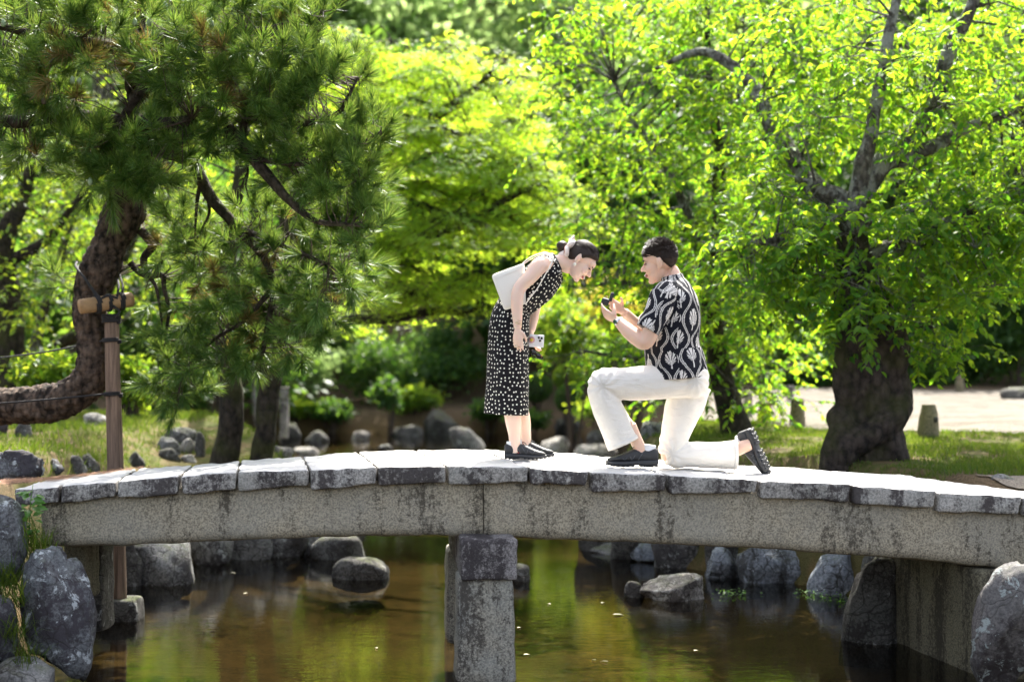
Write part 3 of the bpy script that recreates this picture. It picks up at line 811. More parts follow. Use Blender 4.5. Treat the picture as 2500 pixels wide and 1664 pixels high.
# leaning grey pole beside the lamp
V, F = tube([at(624, 1040, 15), at(620, 960, 15), at(616, 880, 15)], [0.035, 0.032, 0.03], 8, 2)
link('pole', mesh_np('pole', V, F, True, M['rock_grey']), label='thin grey pole between the two dark trunks', cat='pole')
# ================================================================== FOLIAGE TOOLS
def tmpl(V, F): return np.array(V, float), np.array(F, int)
LEAF = tmpl([(0, 0, 0), (.28, .21, .05), (.66, .19, .02), (1, 0, -.16), (.66, -.19, .02), (.28, -.21, .05), (.5, 0, -.03)],
            [(6, 0, 5), (6, 5, 4), (6, 4, 3), (6, 3, 2), (6, 2, 1), (6, 1, 0)])
_s = []
_f = []
for _k, (_a, _l) in enumerate(((-95, .55), (-45, .85), (0, 1.0), (45, .85), (95, .55))):
    _a = R(_a); _c, _q = math.cos(_a), math.sin(_a)
    b = len(_s)
    _s += [(.12 * _q, -.12 * _c, 0), (_l * .95 * _c, _l * .95 * _q, -.10), (-.12 * _q, .12 * _c, 0)]
    _f.append((b, b + 1, b + 2))
MAPLE = tmpl(_s, _f)
DIAM = tmpl([(0, 0, 0), (.5, .32, .06), (1, 0, -.1), (.5, -.32, .06)], [(0, 3, 2), (0, 2, 1)])
BLADE = tmpl([(-.02, 0, 0), (.02, 0, 0), (.0, .12, 1)], [(0, 1, 2)])

def norm(a): return a / (np.linalg.norm(a, axis=-1, keepdims=True) + 1e-12)

def frames(d, n):
    """rotation matrices with x along d and z near n"""
    x = norm(d); z = norm(n - x * (n * x).sum(-1, keepdims=True)); y = np.cross(z, x)
    return np.stack([x, y, z], -1)

def scatter(T, P, Rm, S):
    V0, F0 = T
    V = np.einsum('nij,kj->nki', Rm, V0) * S[:, None, None] + P[:, None, :]
    k = len(V0)
    F = (F0[None] + (np.arange(len(P)) * k)[:, None, None]).reshape(-1, 3)
    return V.reshape(-1, 3), F

def poly_fill(poly, n, y0, y1, rng, holes=(), ybias=1.0):
    """n points whose picture position falls in the polygon, spread through depth y0..y1"""
    poly = [tuple(map(float, p)) for p in poly]
    us = [p[0] for p in poly]; vs = [p[1] for p in poly]
    out = []
    while len(out) < n:
        u = rng.uniform(min(us), max(us), 4 * n); v = rng.uniform(min(vs), max(vs), 4 * n)
        ok = in_poly(u, v, poly)
        for (hu, hv, hr) in holes: ok &= (u - hu) ** 2 + (v - hv) ** 2 > hr ** 2
        Y = y0 + (y1 - y0) * rng.random(4 * n) ** ybias
        for a, b, c in zip(u[ok], v[ok], Y[ok]): out.append(at(a, b, c))
    return np.array(out[:n])

def sprays(C, rad, flat, twigs, per, L, size, rng, droop=0.25, up=1.0, spread=0.9, sway=0.5):
    """leaf positions and frames: twigs inside each clump, leaves set along the twig. returns P, R, S, twig segments"""
    n = len(C) * twigs
    c = np.repeat(C, twigs, 0)
    d = rng.normal(size=(n, 3)); d = norm(d)
    r = rng.random((n, 1)) ** 0.45
    off = d * r * np.repeat(np.broadcast_to(rad, (len(C),)), twigs)[:, None] * np.array([1, 1, flat])
    start = c + off
    dirs = norm(off * np.array([1, 1, 0.6]) + rng.normal(size=(n, 3)) * sway * 0.3 + np.array([0, 0, -droop * 0.3]))
    Ls = L * rng.uniform(0.6, 1.25, (n, 1))
    s = np.linspace(0.1, 1, per)[None, :, None] + rng.normal(size=(n, per, 1)) * 0.05
    pos = start[:, None] + dirs[:, None] * Ls[:, None] * s - np.array([0, 0, 1]) * (s ** 2) * Ls[:, None] * droop * 0.5
    side = norm(np.cross(dirs, np.array([0, 0, 1.0])) + 1e-6)
    sg = np.where(np.arange(per) % 2 == 0, 1.0, -1.0)[None, :, None]
    ld = norm(dirs[:, None] * 0.55 + side[:, None] * sg * spread + rng.normal(size=(n, per, 3)) * 0.3 + np.array([0, 0, -droop]))
    ln = norm(np.array([0, 0, up]) + rng.normal(size=(n, per, 3)) * 0.55)
    P = pos.reshape(-1, 3); S = size * rng.uniform(0.45, 1.2, len(P))
    return P, frames(ld.reshape(-1, 3), ln.reshape(-1, 3)), S, (start, pos[:, -1])

def limb(g, pts, r0, r1, n=8, sub=5, wob=0.0, rng=None):
    pts = np.array([tuple(p) for p in pts], float)
    k = len(pts)
    rad = [r0 + (r1 - r0) * i / (k - 1) for i in range(k)] if not hasattr(r0, '__len__') else list(r0)
    V, F = tube(pts, rad, n, sub)
    if wob:
        for i, p in enumerate(V):
            V[i] = p + np.array(noise.noise_vector(Vector(p) * 5)) * wob
    g.add(V, F)
    return catmull(pts, sub)

def twigs_geo(g, A, B, r, rng):
    """thin three-sided sticks from A to B"""
    d = norm(B - A); s = norm(np.cross(d, np.array([0.3, 0.2, 1.0]))); o = np.cross(d, s)
    ang = [0, 2.09, 4.19]
    ring0 = [A + (s * math.cos(a) + o * math.sin(a)) * r for a in ang]
    ring1 = [B + (s * math.cos(a) + o * math.sin(a)) * r * 0.45 for a in ang]
    V = np.stack(ring0 + ring1, 1).reshape(-1, 3)
    F = np.array([(0, 1, 4, 3), (1, 2, 5, 4), (2, 0, 3, 5)])
    F = (F[None] + (np.arange(len(A)) * 6)[:, None, None]).reshape(-1, 4)
    g.add(V, [F])

def nearest(P, S):
    out = np.zeros_like(P)
    for i, p in enumerate(P): out[i] = S[np.argmin(((S - p) ** 2).sum(1))]
    return out

# ================================================================== THE PINE
pine = thing('pine_tree', at(-660, 1110, 2.8), 'old pine with a lying, up-bent trunk leaning on the wooden prop', 'tree')
PY = 1.72
tr_pts = [(-660, 1135, 2.8, 66), (-600, 1060, 2.75, 58), (-470, 985, 2.6, 52), (-300, 955, 2.4, 49), (-140, 965, 2.2, 47), (-20, 990, 2.0, 46), (90, 988, 1.85, 46), (175, 965, 1.75, 46), (228, 905, 1.72, 44), (228, 830, 1.72, 40), (220, 755, 1.72, 41), (228, 700, 1.72, 46),
          (250, 640, 1.72, 47), (272, 590, 1.72, 44), (300, 525, 1.72, 50), (325, 465, 1.72, 44), (345, 395, 1.7, 38), (352, 300, 1.65, 34), (340, 205, 1.6, 30), (335, 90, 1.55, 24), (350, -60, 1.5, 16)]
rp = np.random.default_rng(5)
g = Geo()
pts = [at(u, v, y) for u, v, y, r in tr_pts]
rad = [r / ppm(y) for u, v, y, r in tr_pts]
V, F = tube(pts, rad, 72, 22)
m_ = (len(V) - 2) // 72
cen = np.vstack([np.repeat(V[:-2].reshape(m_, 72, 3).mean(1), 72, 0), V[-2:]])
rdir = norm(V - cen)
for i, p in enumerate(V[:-2]):                  # bark plates stand proud of dark fissures
    pv = Vector(p)
    wv = noise.noise_vector(pv * 6) * 0.05
    dd = noise.voronoi(Vector(((pv.x + wv.x) * 17, (pv.y + wv.y) * 17, (pv.z + wv.z) * 12)))[0]
    V[i] = p + rdir[i] * (min(1.0, (dd[1] - dd[0]) * 2.6) * 0.016 - 0.010 + 0.012 * noise.noise(pv * 4.0)) + np.array(noise.noise_vector(pv * 3.5)) * 0.012
g.add(V, F)
trunk = g.build('trunk', M['pine_bark'], pine)
# bark plates: shallow irregular scales on the clear part of the trunk
def limb_obj(name, spec, r0, r1, mat, parent, n=9, wob=0.012):
    g = Geo()
    dy_ = -0.12 if name == 'limb' else 0.0
    s = limb(g, [at(u, v, y + dy_) for u, v, y in spec], r0 * 1.2, r1 * 1.2, n, 6, wob)
    o = g.build(name, mat, parent)
    if name == 'limb': SEEN.append(s)
    return s
SEEN = []
LS = [catmull(np.array([tuple(p) for p in pts[15:]]), 6)]
pl = M['pine_bark_low']
LS.append(limb_obj('limb', [(350, 300, 1.6), (280, 306, 1.45), (200, 292, 1.35), (130, 283, 1.25), (40, 300, 1.2), (-60, 280, 1.15)], 0.075, 0.03, pl, pine))
LS.append(limb_obj('limb', [(470, 292, 1.1), (420, 305, 1.25), (350, 300, 1.5)], 0.03, 0.055, pl, pine))
LS.append(limb_obj('limb', [(280, 330, 1.25), (318, 265, 1.2), (352, 205, 1.3), (370, 130, 1.35)], 0.022, 0.035, pl, pine))
LS.append(limb_obj('limb', [(342, 190, 1.6), (424, 228, 1.45), (510, 277, 1.3), (592, 351, 1.2), (624, 388, 1.15), (673, 453, 1.1), (702, 486, 1.05), (767, 539, 1.0), (857, 551, 0.95)], 0.06, 0.011, pl, pine))
LS.append(limb_obj('limb', [(352, 360, 1.7), (453, 388, 1.6), (490, 437, 1.6), (526, 494, 1.6), (583, 559, 1.65), (640, 624, 1.7), (668, 700, 1.7), (652, 790, 1.75), (640, 860, 1.8)], 0.045, 0.014, pl, pine))
LS.append(limb_obj('limb', [(592, 351, 1.2), (608, 286, 1.15), (693, 310, 1.05), (816, 281, 0.95), (850, 240, 0.9), (876, 190, 0.9)], 0.026, 0.006, pl, pine))
LS.append(limb_obj('limb', [(335, 110, 1.55), (440, 95, 1.35), (560, 85, 1.2), (680, 70, 1.05), (790, 30, 0.95)], 0.05, 0.01, pl, pine))
LS.append(limb_obj('limb', [(335, 130, 1.55), (240, 110, 1.35), (130, 95, 1.2), (20, 70, 1.1), (-60, 60, 1.1)], 0.05, 0.012, pl, pine))
LS.append(limb_obj('limb', [(624, 388, 1.15), (720, 400, 1.05), (830, 380, 0.95), (930, 320, 0.9)], 0.018, 0.006, pl, pine))
LS.append(limb_obj('limb', [(583, 559, 1.65), (690, 600, 1.5), (790, 640, 1.4), (850, 650, 1.35)], 0.02, 0.006, pl, pine))
LS.append(limb_obj('limb', [(490, 437, 1.6), (480, 520, 1.55), (476, 590, 1.5)], 0.014, 0.006, pl, pine))
LS.append(limb_obj('limb', [(668, 700, 1.7), (600, 780, 1.7), (520, 830, 1.75), (450, 900, 1.8)], 0.016, 0.006, pl, pine))
# gnarled dead branch right of the trunk
LS.append(limb_obj('dead_branch', [(345, 560, 1.75), (372, 600, 1.75), (352, 632, 1.75), (362, 668, 1.75), (398, 672, 1.75), (404, 700, 1.75), (412, 760, 1.75), (405, 830, 1.75)], 0.03, 0.008, pl, pine))
limb_obj('dead_branch', [(318, 640, 1.75), (340, 665, 1.75), (372, 672, 1.75), (390, 650, 1.75), (399, 612, 1.75)], 0.022, 0.01, pl, pine)
limb_obj('dead_branch', [(362, 668, 1.75), (384, 700, 1.75), (390, 745, 1.75), (398, 800, 1.75)], 0.014, 0.006, pl, pine)
limb_obj('dead_branch', [(505, 470, 1.6), (512, 520, 1.6), (494, 560, 1.6), (492, 600, 1.6)], 0.012, 0.005, pl, pine)
limb_obj('dead_branch', [(600, 360, 1.25), (606, 420, 1.25), (600, 450, 1.25), (608, 480, 1.25)], 0.009, 0.004, pl, pine)
limb_obj('dead_branch', [(606, 420, 1.25), (590, 450, 1.25), (582, 478, 1.25)], 0.007, 0.003, pl, pine)
LIMB = np.vstack(LS)

def tuft_mesh(seed, n=160, stem=0.15, L=0.125):
    rs = np.random.default_rng(seed)
    s = rs.random(n) ** 0.75
    a = rs.random(n) * 2 * math.pi
    th = R(68) - s * R(46) + rs.normal(size=n) * 0.16
    d = np.stack([np.sin(th) * np.cos(a), np.sin(th) * np.sin(a), np.cos(th)], -1)
    base = np.stack([0 * s, 0 * s, s * stem], -1)
    ln = L * rs.uniform(0.75, 1.15, n) * (1 - 0.15 * s)
    w = norm(np.cross(d, rs.normal(size=(n, 3)))) * 0.0021
    mid = base + d * (ln * 0.55)[:, None]
    tip = base + d * ln[:, None] + np.array([0, 0, 1]) * (ln * 0.10)[:, None]
    V = np.stack([base - w, base + w, mid + w, mid - w, tip], 1).reshape(-1, 3)
    k = np.arange(n)[:, None] * 5
    q = np.concatenate([k, k + 1, k + 2, k + 3], 1); t3 = np.concatenate([k + 3, k + 2, k + 4], 1)
    return V, q, t3
TUFTS = [tuft_mesh(s, *a) for s, a in ((1, (125, .13, .145)), (2, (110, .09, .15)), (3, (130, .17, .135)), (4, (100, .07, .145)), (5, (125, .22, .125)))]
TM = {}
for k, (V, q, t3) in enumerate(TUFTS):
    for mk in ('pine_needle', 'pine_needle_dry'): TM[k, mk] = mesh_np('needle_tuft', V, [q, t3], False, M[mk])

# foliage masses: u, v, half width, half height, depth, depth spread, tufts, share of browning, lift (upward tendency)
CL = [(40, 40, 90, 60, 1.0, .5, 34, .05, .8), (150, 60, 90, 70, 1.0, .5, 40, .05, .8), (280, 50, 90, 60, 1.0, .5, 38, .08, .8), (400, 60, 80, 60, 1.0, .5, 36, .1, .7), (520, 60, 80, 70, .95, .5, 38, .12, .7),
      (630, 60, 70, 70, .9, .5, 32, .08, .7), (720, 60, 60, 80, .9, .5, 26, .05, .9), (790, 50, 40, 90, .9, .4, 14, .0, 1.2),
      (60, 170, 80, 60, 1.0, .5, 32, .08, .5), (160, 170, 70, 60, .95, .5, 28, .12, .5), (230, 130, 70, 50, .9, .4, 24, .2, .3), (400, 150, 80, 50, .9, .4, 30, .25, .2), (500, 170, 80, 60, .9, .4, 32, .25, .2), (600, 160, 70, 60, .85, .4, 28, .15, .4),
      (690, 170, 70, 60, .85, .4, 26, .05, .6), (760, 160, 60, 70, .85, .4, 22, .0, .9), (800, 210, 50, 50, .85, .4, 14, .0, .8), (850, 190, 30, 55, .85, .3, 9, .0, 1.2),
      (480, 220, 60, 45, .9, .3, 20, .3, .0), (560, 240, 65, 50, .85, .3, 24, .2, .1), (650, 250, 60, 45, .85, .3, 20, .1, .4), (730, 270, 60, 40, .85, .3, 18, .05, .5), (40, 250, 60, 50, 1.0, .4, 22, .25, .2), (130, 245, 60, 40, .95, .3, 15, .35, .0),
      (30, 350, 70, 50, 1.2, .5, 28, .15, .3), (110, 370, 70, 50, 1.15, .5, 26, .15, .3), (200, 345, 70, 45, 1.1, .4, 26, .1, .5), (290, 350, 70, 50, 1.05, .4, 30, .05, .6), (370, 360, 70, 50, 1.05, .4, 30, .05, .7), (440, 330, 55, 45, 1.05, .4, 22, .05, .8),
      (240, 420, 60, 40, 1.05, .3, 20, .05, .2), (330, 430, 70, 45, 1.05, .3, 28, .05, .1), (400, 410, 50, 40, 1.05, .3, 16, .1, .2),
      (500, 345, 50, 35, 1.1, .3, 16, .1, .5), (570, 290, 50, 40, 1.0, .3, 16, .25, .0), (660, 380, 60, 45, 1.0, .3, 22, .02, .7), (740, 350, 60, 45, .95, .3, 22, .02, .8), (730, 430, 60, 40, .95, .3, 20, .02, .4), (820, 360, 60, 50, .9, .3, 22, .0, .9), (900, 330, 55, 50, .9, .3, 20, .0, 1.1), (820, 440, 60, 50, .9, .3, 22, .02, .4), (890, 440, 50, 50, .9, .3, 18, .0, .5),
      (840, 510, 60, 50, .9, .3, 22, .02, .3), (890, 560, 40, 45, .9, .2, 16, .0, .4), (770, 500, 50, 40, 1.1, .3, 12, .05, .2),
      (440, 545, 45, 45, 1.4, .3, 13, .05, .5), (480, 600, 45, 40, 1.35, .3, 13, .05, .5), (420, 600, 35, 35, 1.5, .3, 8, .1, .4), (560, 620, 60, 50, 1.6, .4, 20, .15, .1), (620, 540, 60, 45, 1.6, .4, 18, .15, .2), (690, 560, 60, 45, 1.5, .4, 18, .1, .3), (700, 640, 70, 50, 1.5, .4, 26, .15, .1),
      (790, 610, 60, 50, 1.4, .4, 22, .08, .3), (850, 640, 50, 55, 1.35, .4, 20, .05, .3), (780, 690, 60, 50, 1.45, .4, 22, .15, .0), (850, 730, 40, 45, 1.4, .3, 13, .1, .1), (620, 690, 60, 50, 1.6, .4, 22, .2, .0), (520, 690, 50, 50, 1.65, .4, 18, .25, .0), (700, 740, 60, 45, 1.6, .4, 22, .25, -.1), (770, 780, 50, 40, 1.55, .3, 15, .2, -.1),
      (470, 760, 50, 50, 1.7, .4, 18, .25, -.1), (560, 770, 60, 50, 1.7, .4, 22, .25, -.1), (650, 800, 50, 45, 1.7, .4, 18, .25, -.1), (440, 840, 50, 50, 1.75, .4, 20, .2, -.1), (520, 860, 60, 45, 1.75, .4, 22, .1, .2), (600, 870, 50, 40, 1.75, .3, 16, .1, .2), (420, 920, 50, 50, 1.8, .4, 20, .15, -.1), (460, 960, 40, 35, 1.8, .3, 11, .1, -.2), (730, 830, 50, 35, 1.7, .3, 13, .15, .0), (800, 830, 30, 25, 1.6, .3, 6, .1, .0),
      (160, 680, 28, 26, 1.9, .2, 7, .0, .4), (470, 470, 40, 35, 1.9, .3, 9, .1, .3), (390, 220, 45, 40, 2.2, .3, 10, .1, .3), (460, 280, 40, 30, 2.1, .3, 6, .2, .3), (360, 520, 30, 40, 2.1, .3, 8, .1, .2), (380, 700, 30, 40, 2.0, .3, 7, .3, -.2)]
tp, td, tk, tm = [], [], [], []
for (u, v, ru, rv, y, ys, n, dry, lift) in CL:
    for _ in range(max(3, int(n * 0.74))):
        a, rr = rp.random() * 2 * math.pi, rp.random() ** 0.5
        du, dv, dy = ru * rr * math.cos(a), rv * rr * math.sin(a), rp.uniform(-ys, ys)
        p = np.array(at(u + du, v + dv, y + dy))
        o = np.array([du / ru, dy / max(ys, .1) * 0.7 - 0.5, -dv / rv * 0.9 + lift]) + rp.normal(size=3) * 0.35
        tp.append(p); td.append(o / np.linalg.norm(o)); tk.append(rp.integers(0, 5)); tm.append('pine_needle_dry' if rp.random() < dry * .6 else 'pine_needle')
tp, td = np.array(tp), np.array(td)
def pix(P): return np.stack([1250 + P[:, 0] * F_PX / (P[:, 1] + CAM_D), HOR - (P[:, 2] - CAM_Z) * F_PX / (P[:, 1] + CAM_D)], -1)
SP = np.vstack(SEEN); sp_px = pix(SP); tpx = pix(tp)
for i in range(len(tp)):
    dd = np.linalg.norm(sp_px - tpx[i], axis=1); j = int(np.argmin(dd))
    if dd[j] < 34 and tp[i, 1] < SP[j, 1] + 0.1 and rp.random() < .6:      # leave the limbs in view
        tp[i] = np.array(at(tpx[i, 0], tpx[i, 1], SP[j, 1] + rp.uniform(.12, .5)))
def rot_to(d, rng):
    up = np.array([0.37, 0.53, 0.76]); x = norm(np.cross(up, d)); y = np.cross(d, x)
    a = rng.random() * 6.28
    return np.stack([x * math.cos(a) + y * math.sin(a), -x * math.sin(a) + y * math.cos(a), d], -1)
# the tufts nearest to the camera and in the frame are single parts, the rest one joined part
inframe = (tp[:, 2] < 2.95)
order = np.argsort(tp[:, 1] + np.where(inframe, 0, 99))
single = set(order[:290].tolist())
gg = {'pine_needle': Geo(), 'pine_needle_dry': Geo()}
inv = Matrix.Translation(-pine.location)
for i in range(len(tp)):
    Rm = rot_to(td[i], rp); sc = rp.uniform(0.8, 1.15)
    if i in single:
        o = bpy.data.objects.new('needle_tuft', TM[tk[i], tm[i]])
        COL.objects.link(o)
        m4 = Matrix.LocRotScale(Vector(tp[i]), Matrix(Rm.tolist()).to_quaternion(), Vector((sc, sc, sc)))
        o.parent = pine; o.matrix_parent_inverse = inv; o.matrix_basis = m4
    else:
        V, q, t3 = TUFTS[tk[i]]
        gg[tm[i]].add(V @ Rm.T * sc + tp[i], [q, t3])
gg['pine_needle'].build('needle_mass', M['pine_needle'], pine, False, kind='stuff')
gg['pine_needle_dry'].build('browning_needles', M['pine_needle_dry'], pine, False, kind='stuff')
g = Geo()
NB = nearest(tp, LIMB)
far = np.linalg.norm(NB - tp, axis=1)
mid = NB + (tp - NB) * 0.6 + np.array([0, 0, -0.05]) * far[:, None] + rp.normal(size=tp.shape) * 0.03
twigs_geo(g, NB, mid, 0.0065, rp); twigs_geo(g, mid, tp, 0.0042, rp)
ends = tp + td * 0.12
twigs_geo(g, tp, ends, 0.0032, rp)
g.build('branchlets', M['twig'], pine, kind='stuff')
# green cones
M['cone'] = simple('green_cone', (0.22, 0.30, 0.17), 0.6, 0.2, 120, 0.5)
M['old_cone'] = simple('old_cone', (0.10, 0.075, 0.06), 0.7, 0.3, 120, 0.8)
for k, (u, v) in enumerate([(130, 116), (178, 196), (195, 200), (330, 55), (365, 56), (518, 60), (492, 98), (327, 405), (221, 443), (10, 58), (405, 15), (108, 246)]):
    p = at(u, v, 0.62 if v < 300 else 0.72)
    V, F = tube([(p.x, p.y, p.z - 0.026), (p.x, p.y, p.z - 0.018), (p.x, p.y, p.z), (p.x, p.y, p.z + 0.018), (p.x, p.y, p.z + 0.026)], [0.006, 0.014, 0.0165, 0.010, 0.003], 14, 3)
    V = V + (0.0012 * np.sin(V * 700)).sum(1, keepdims=True) * norm(V - np.array(p))
    link('pine_cone', mesh_np('pine_cone', V, F, True, M['old_cone'] if k == 11 else M['cone']), pine)

# wooden prop that carries the pine
M['prop_wood'] = None
t = NT('prop_wood')
o = t.obj()
n1 = t.n('TexNoise', Vector=t.map(o, (28, 28, 1.4)), Scale=1.6, Detail=5, Roughness=0.7).outputs['Fac']
c = t.mix(t.ramp(n1, [(0.35, 0), (0.65, 1)]), (0.085, 0.058, 0.042), (0.24, 0.165, 0.12))
kn = t.n('TexVoronoi', Vector=t.map(o, (9, 9, 3.5)), Scale=1.0).outputs['Distance']
c = t.mix(t.ramp(kn, [(0.05, 1), (0.09, 0)]), c, (0.03, 0.02, 0.015))
M['prop_wood'] = t.done(t.princ(Base__Color=c, Roughness=0.85, Specular__IOR__Level=0.2, Normal=t.bump(n1, 0.4, 0.006)))
M['log_wood'] = simple('log_wood', (0.27, 0.165, 0.075), 0.7, 0.25, 18, 0.2)
M['rope'] = simple('black_rope', (0.012, 0.011, 0.012), 0.85, 0.3, 200, 0.6)
pb = at(285, 1470, 1.5)
prop = thing('tree_prop', (pb.x, 1.5, WATER_Z), 'weathered wooden post with a roped log crossbar propping the pine', 'tree support')
V, F = tube([at(288, 1478, 1.5), at(281, 1140, 1.5), at(272, 770, 1.5)], [0.060, 0.058, 0.052], 22, 12)
for i, p in enumerate(V): V[i] = p + np.array((1, 1, 0)) * 0.003 * fbm(Vector((p[0] * 30, p[1] * 30, p[2] * 1.5)), 3)
link('post', mesh_np('post', V, F, True, M['prop_wood']), prop)
V, F = tube([at(199, 748, 1.36), at(205, 747, 1.37), at(312, 732, 1.55), at(319, 731, 1.56)], [0.048, 0.054, 0.054, 0.050], 22, 3)
link('crossbar', mesh_np('crossbar', V, F, True, M['log_wood']), prop)
def ring(c, ax, r, rr, n=24, k=1, pitch=0.0):
    ax = norm(np.array(ax, float)); s = norm(np.cross(ax, (0.2, 0.3, 0.9))); o = np.cross(ax, s)
    P = [np.array(c) + (s * math.cos(a) + o * math.sin(a)) * r + ax * pitch * (a / 6.2832) for a in np.linspace(0, 2 * math.pi * k, n * k + 1)]
    return tube(P, [rr] * len(P), 7, 1)
axb = np.array(at(319, 731, 1.56) - at(199, 748, 1.36))
for u, v, y, k in ((232, 744, 1.41, 3), (262, 739, 1.465, 2), (290, 735, 1.515, 3)):
    V, F = ring(at(u, v, y), axb, 0.060, 0.0075, 22, k, 0.011)
    link('rope_binding', mesh_np('rope_binding', V, F, True, M['rope']), prop)
for v0, k in ((768, 4), (826, 2), (957, 2)):
    cc = at(272 + (v0 - 768) * 0.025, v0, 1.5)
    V, F = ring(cc, (0, 0, -1), 0.0615, 0.008, 22, k, 0.015)
    link('rope_binding', mesh_np('rope_binding', V, F, True, M['rope']), prop)
for spec in ([(248, 735, 1.38), (215, 690, 1.45), (192, 660, 1.6), (190, 650, 1.72)], [(240, 730, 1.39), (208, 680, 1.45), (186, 652, 1.6), (188, 640, 1.74)], [(285, 730, 1.46), (290, 700, 1.52), (288, 680, 1.7)], [(295, 728, 1.48), (300, 700, 1.55), (292, 670, 1.72)], [(275, 745, 1.44), (292, 760, 1.45), (280, 775, 1.44)], [(240, 735, 1.39), (262, 722, 1.43), (288, 728, 1.46)]):
    V, F = tube([at(*s) for s in spec], [0.009] * len(spec), 7, 5)
    link('rope_lashing', mesh_np('rope_lashing', V, F, True, M['rope']), prop)
V, F = rough_block([Vector((pb.x + 0.02 + sx * (0.17 - 0.03 * sz), 1.5 + sy * (0.16 - 0.03 * sz), -1.55 + sz * 0.40)) for sz in (0, 1) for sy in (-1, 1) for sx in (-1, 1)], (6, 6, 6), 0.03, 0.012, 8, 77)
link('foot_stone', mesh_np('foot_stone', V, F, True, M['rock_dark']), prop)
for nm, spec, lab in (('guy_rope', [(270, 827, 1.44), (200, 842, 1.9), (90, 862, 2.6), (-80, 882, 3.6)], 'dark guy rope running left from the upper part of the wooden prop'),
                      ('guy_rope', [(270, 960, 1.44), (190, 968, 1.42), (80, 978, 1.40), (-80, 990, 1.40)], 'dark guy rope running left across the lying pine trunk')):
    V, F = tube([at(*s) for s in spec], [0.007] * len(spec), 7, 6)
    link(nm, mesh_np(nm, V, F, True, M['rope']), label=lab, cat='rope')

# ================================================================== BROADLEAF TREES
def leafy(name, label, base, trunks, C, rad, flat, twigs, per, L, size, T, lmat, bmat, seed, droop=0.25, up=1.0, spread=0.9, cat='tree', group=None, twig_r=0.004, singles=0, limbs=None, branch_r=0.016, limb_mat=None, drop=None):
    rng = np.random.default_rng(seed)
    root = thing(name, base, label, cat, group)
    S = []
    for k, (pts, r0, r1) in enumerate(trunks):
        g = Geo()
        S.append(limb(g, pts, r0, r1, 14, 7, 0.02))
        g.build('trunk' if k == 0 else 'limb', bmat if k == 0 else (limb_mat or bmat), root)
    S = np.vstack(S)
    if twig_r:
        g = Geo()
        NB = nearest(C, S)
        d = C - NB
        m1 = NB + d * 0.5 + np.array([0, 0, 0.12]) * np.linalg.norm(d, axis=1, keepdims=True)
        twigs_geo(g, NB, m1, branch_r, rng); twigs_geo(g, m1, C, branch_r * 0.6, rng)
    P, Rm, Sz, tw = sprays(C, rad, flat, twigs, per, L, size, rng, droop, up, spread)
    if twig_r:
        cc = np.repeat(C, twigs, 0)
        twigs_geo(g, cc, tw[0], twig_r, rng); twigs_geo(g, tw[0], tw[1], twig_r * 0.6, rng)
        g.build('branches', limb_mat or bmat, root, kind='stuff')
    if drop is not None:
        k = drop(P); P, Rm, Sz = P[k], Rm[k], Sz[k]
    if singles:
        o1 = np.argsort(P[:, 1] + np.where((P[:, 2] < 3.3) & (np.abs(P[:, 0]) < 4.0), 0, 99))[:singles]
        lm = mesh_np('leaf', T[0], [T[1]], False, lmat)
        inv = Matrix.Translation(-root.location)
        for i in o1:
            o = bpy.data.objects.new('leaf', lm); COL.objects.link(o)
            o.parent = root; o.matrix_parent_inverse = inv
            o.matrix_basis = Matrix.LocRotScale(Vector(P[i]), Matrix(Rm[i].tolist()).to_quaternion(), Vector((Sz[i],) * 3))
        k = np.ones(len(P), bool); k[o1] = False
        P, Rm, Sz = P[k], Rm[k], Sz[k]
    V, F = scatter(T, P, Rm, Sz)
    link('crown', mesh_np('crown', V, [F], False, lmat), root, kind='stuff')
    return root

# --- big cherry at the right
rc = np.random.default_rng(21)
A_POLY = [(1860, -60), (2580, -60), (2580, 690), (2440, 700), (2350, 740), (2290, 705), (2240, 760), (2130, 775), (1990, 755), (1840, 735), (1700, 650), (1790, 560), (1840, 420), (1790, 260)]
CA = poly_fill(A_POLY, 150, 2.9, 5.6, rc, [(2060, 470, 75), (2095, 560, 50), (2170, 400, 60), (2110, 380, 50), (2260, 280, 40)])
CA = np.vstack([CA, poly_fill([(1760, 560), (2080, 540), (2300, 560), (2540, 480), (2540, 690), (2400, 700), (2330, 740), (2240, 755), (2120, 790), (1990, 770), (1850, 740), (1720, 650)], 46, 2.75, 3.6, rc), poly_fill([(1950, 330), (2050, 420), (2300, 420), (2500, 300), (2540, 520), (2100, 600), (1900, 520)], 14, 2.8, 3.4, rc, [(2100, 430, 40)])])
CA = np.vstack([CA, poly_fill([(2020, -160), (2700, -160), (2700, 420), (2500, 560), (2150, 520), (2030, 300)], 60, 6.0, 8.6, rc)])
ext = np.array([tuple(at(u, v, y)) for u, v, y in ((2240, 845, 3.4), (2290, 800, 3.4), (2270, 760, 3.2), (2330, 850, 3.5), (2180, 770, 2.95), (2080, 760, 2.95))])
CA = np.vstack([CA, ext])
tb = at(2125, 1132, 3.3)
TA = [([at(2118, 1150, 3.4), at(2122, 1090, 3.4), at(2130, 1020, 3.4), at(2128, 930, 3.4), at(2124, 850, 3.4), at(2112, 770, 3.4), at(2090, 690, 3.4), at(2080, 600, 3.4), at(2085, 520, 3.4)],
       [0.28, 0.26, 0.24, 0.235, 0.23, 0.24, 0.19, 0.14, 0.11], None)]
TA = [(TA[0][0], TA[0][1], None)]
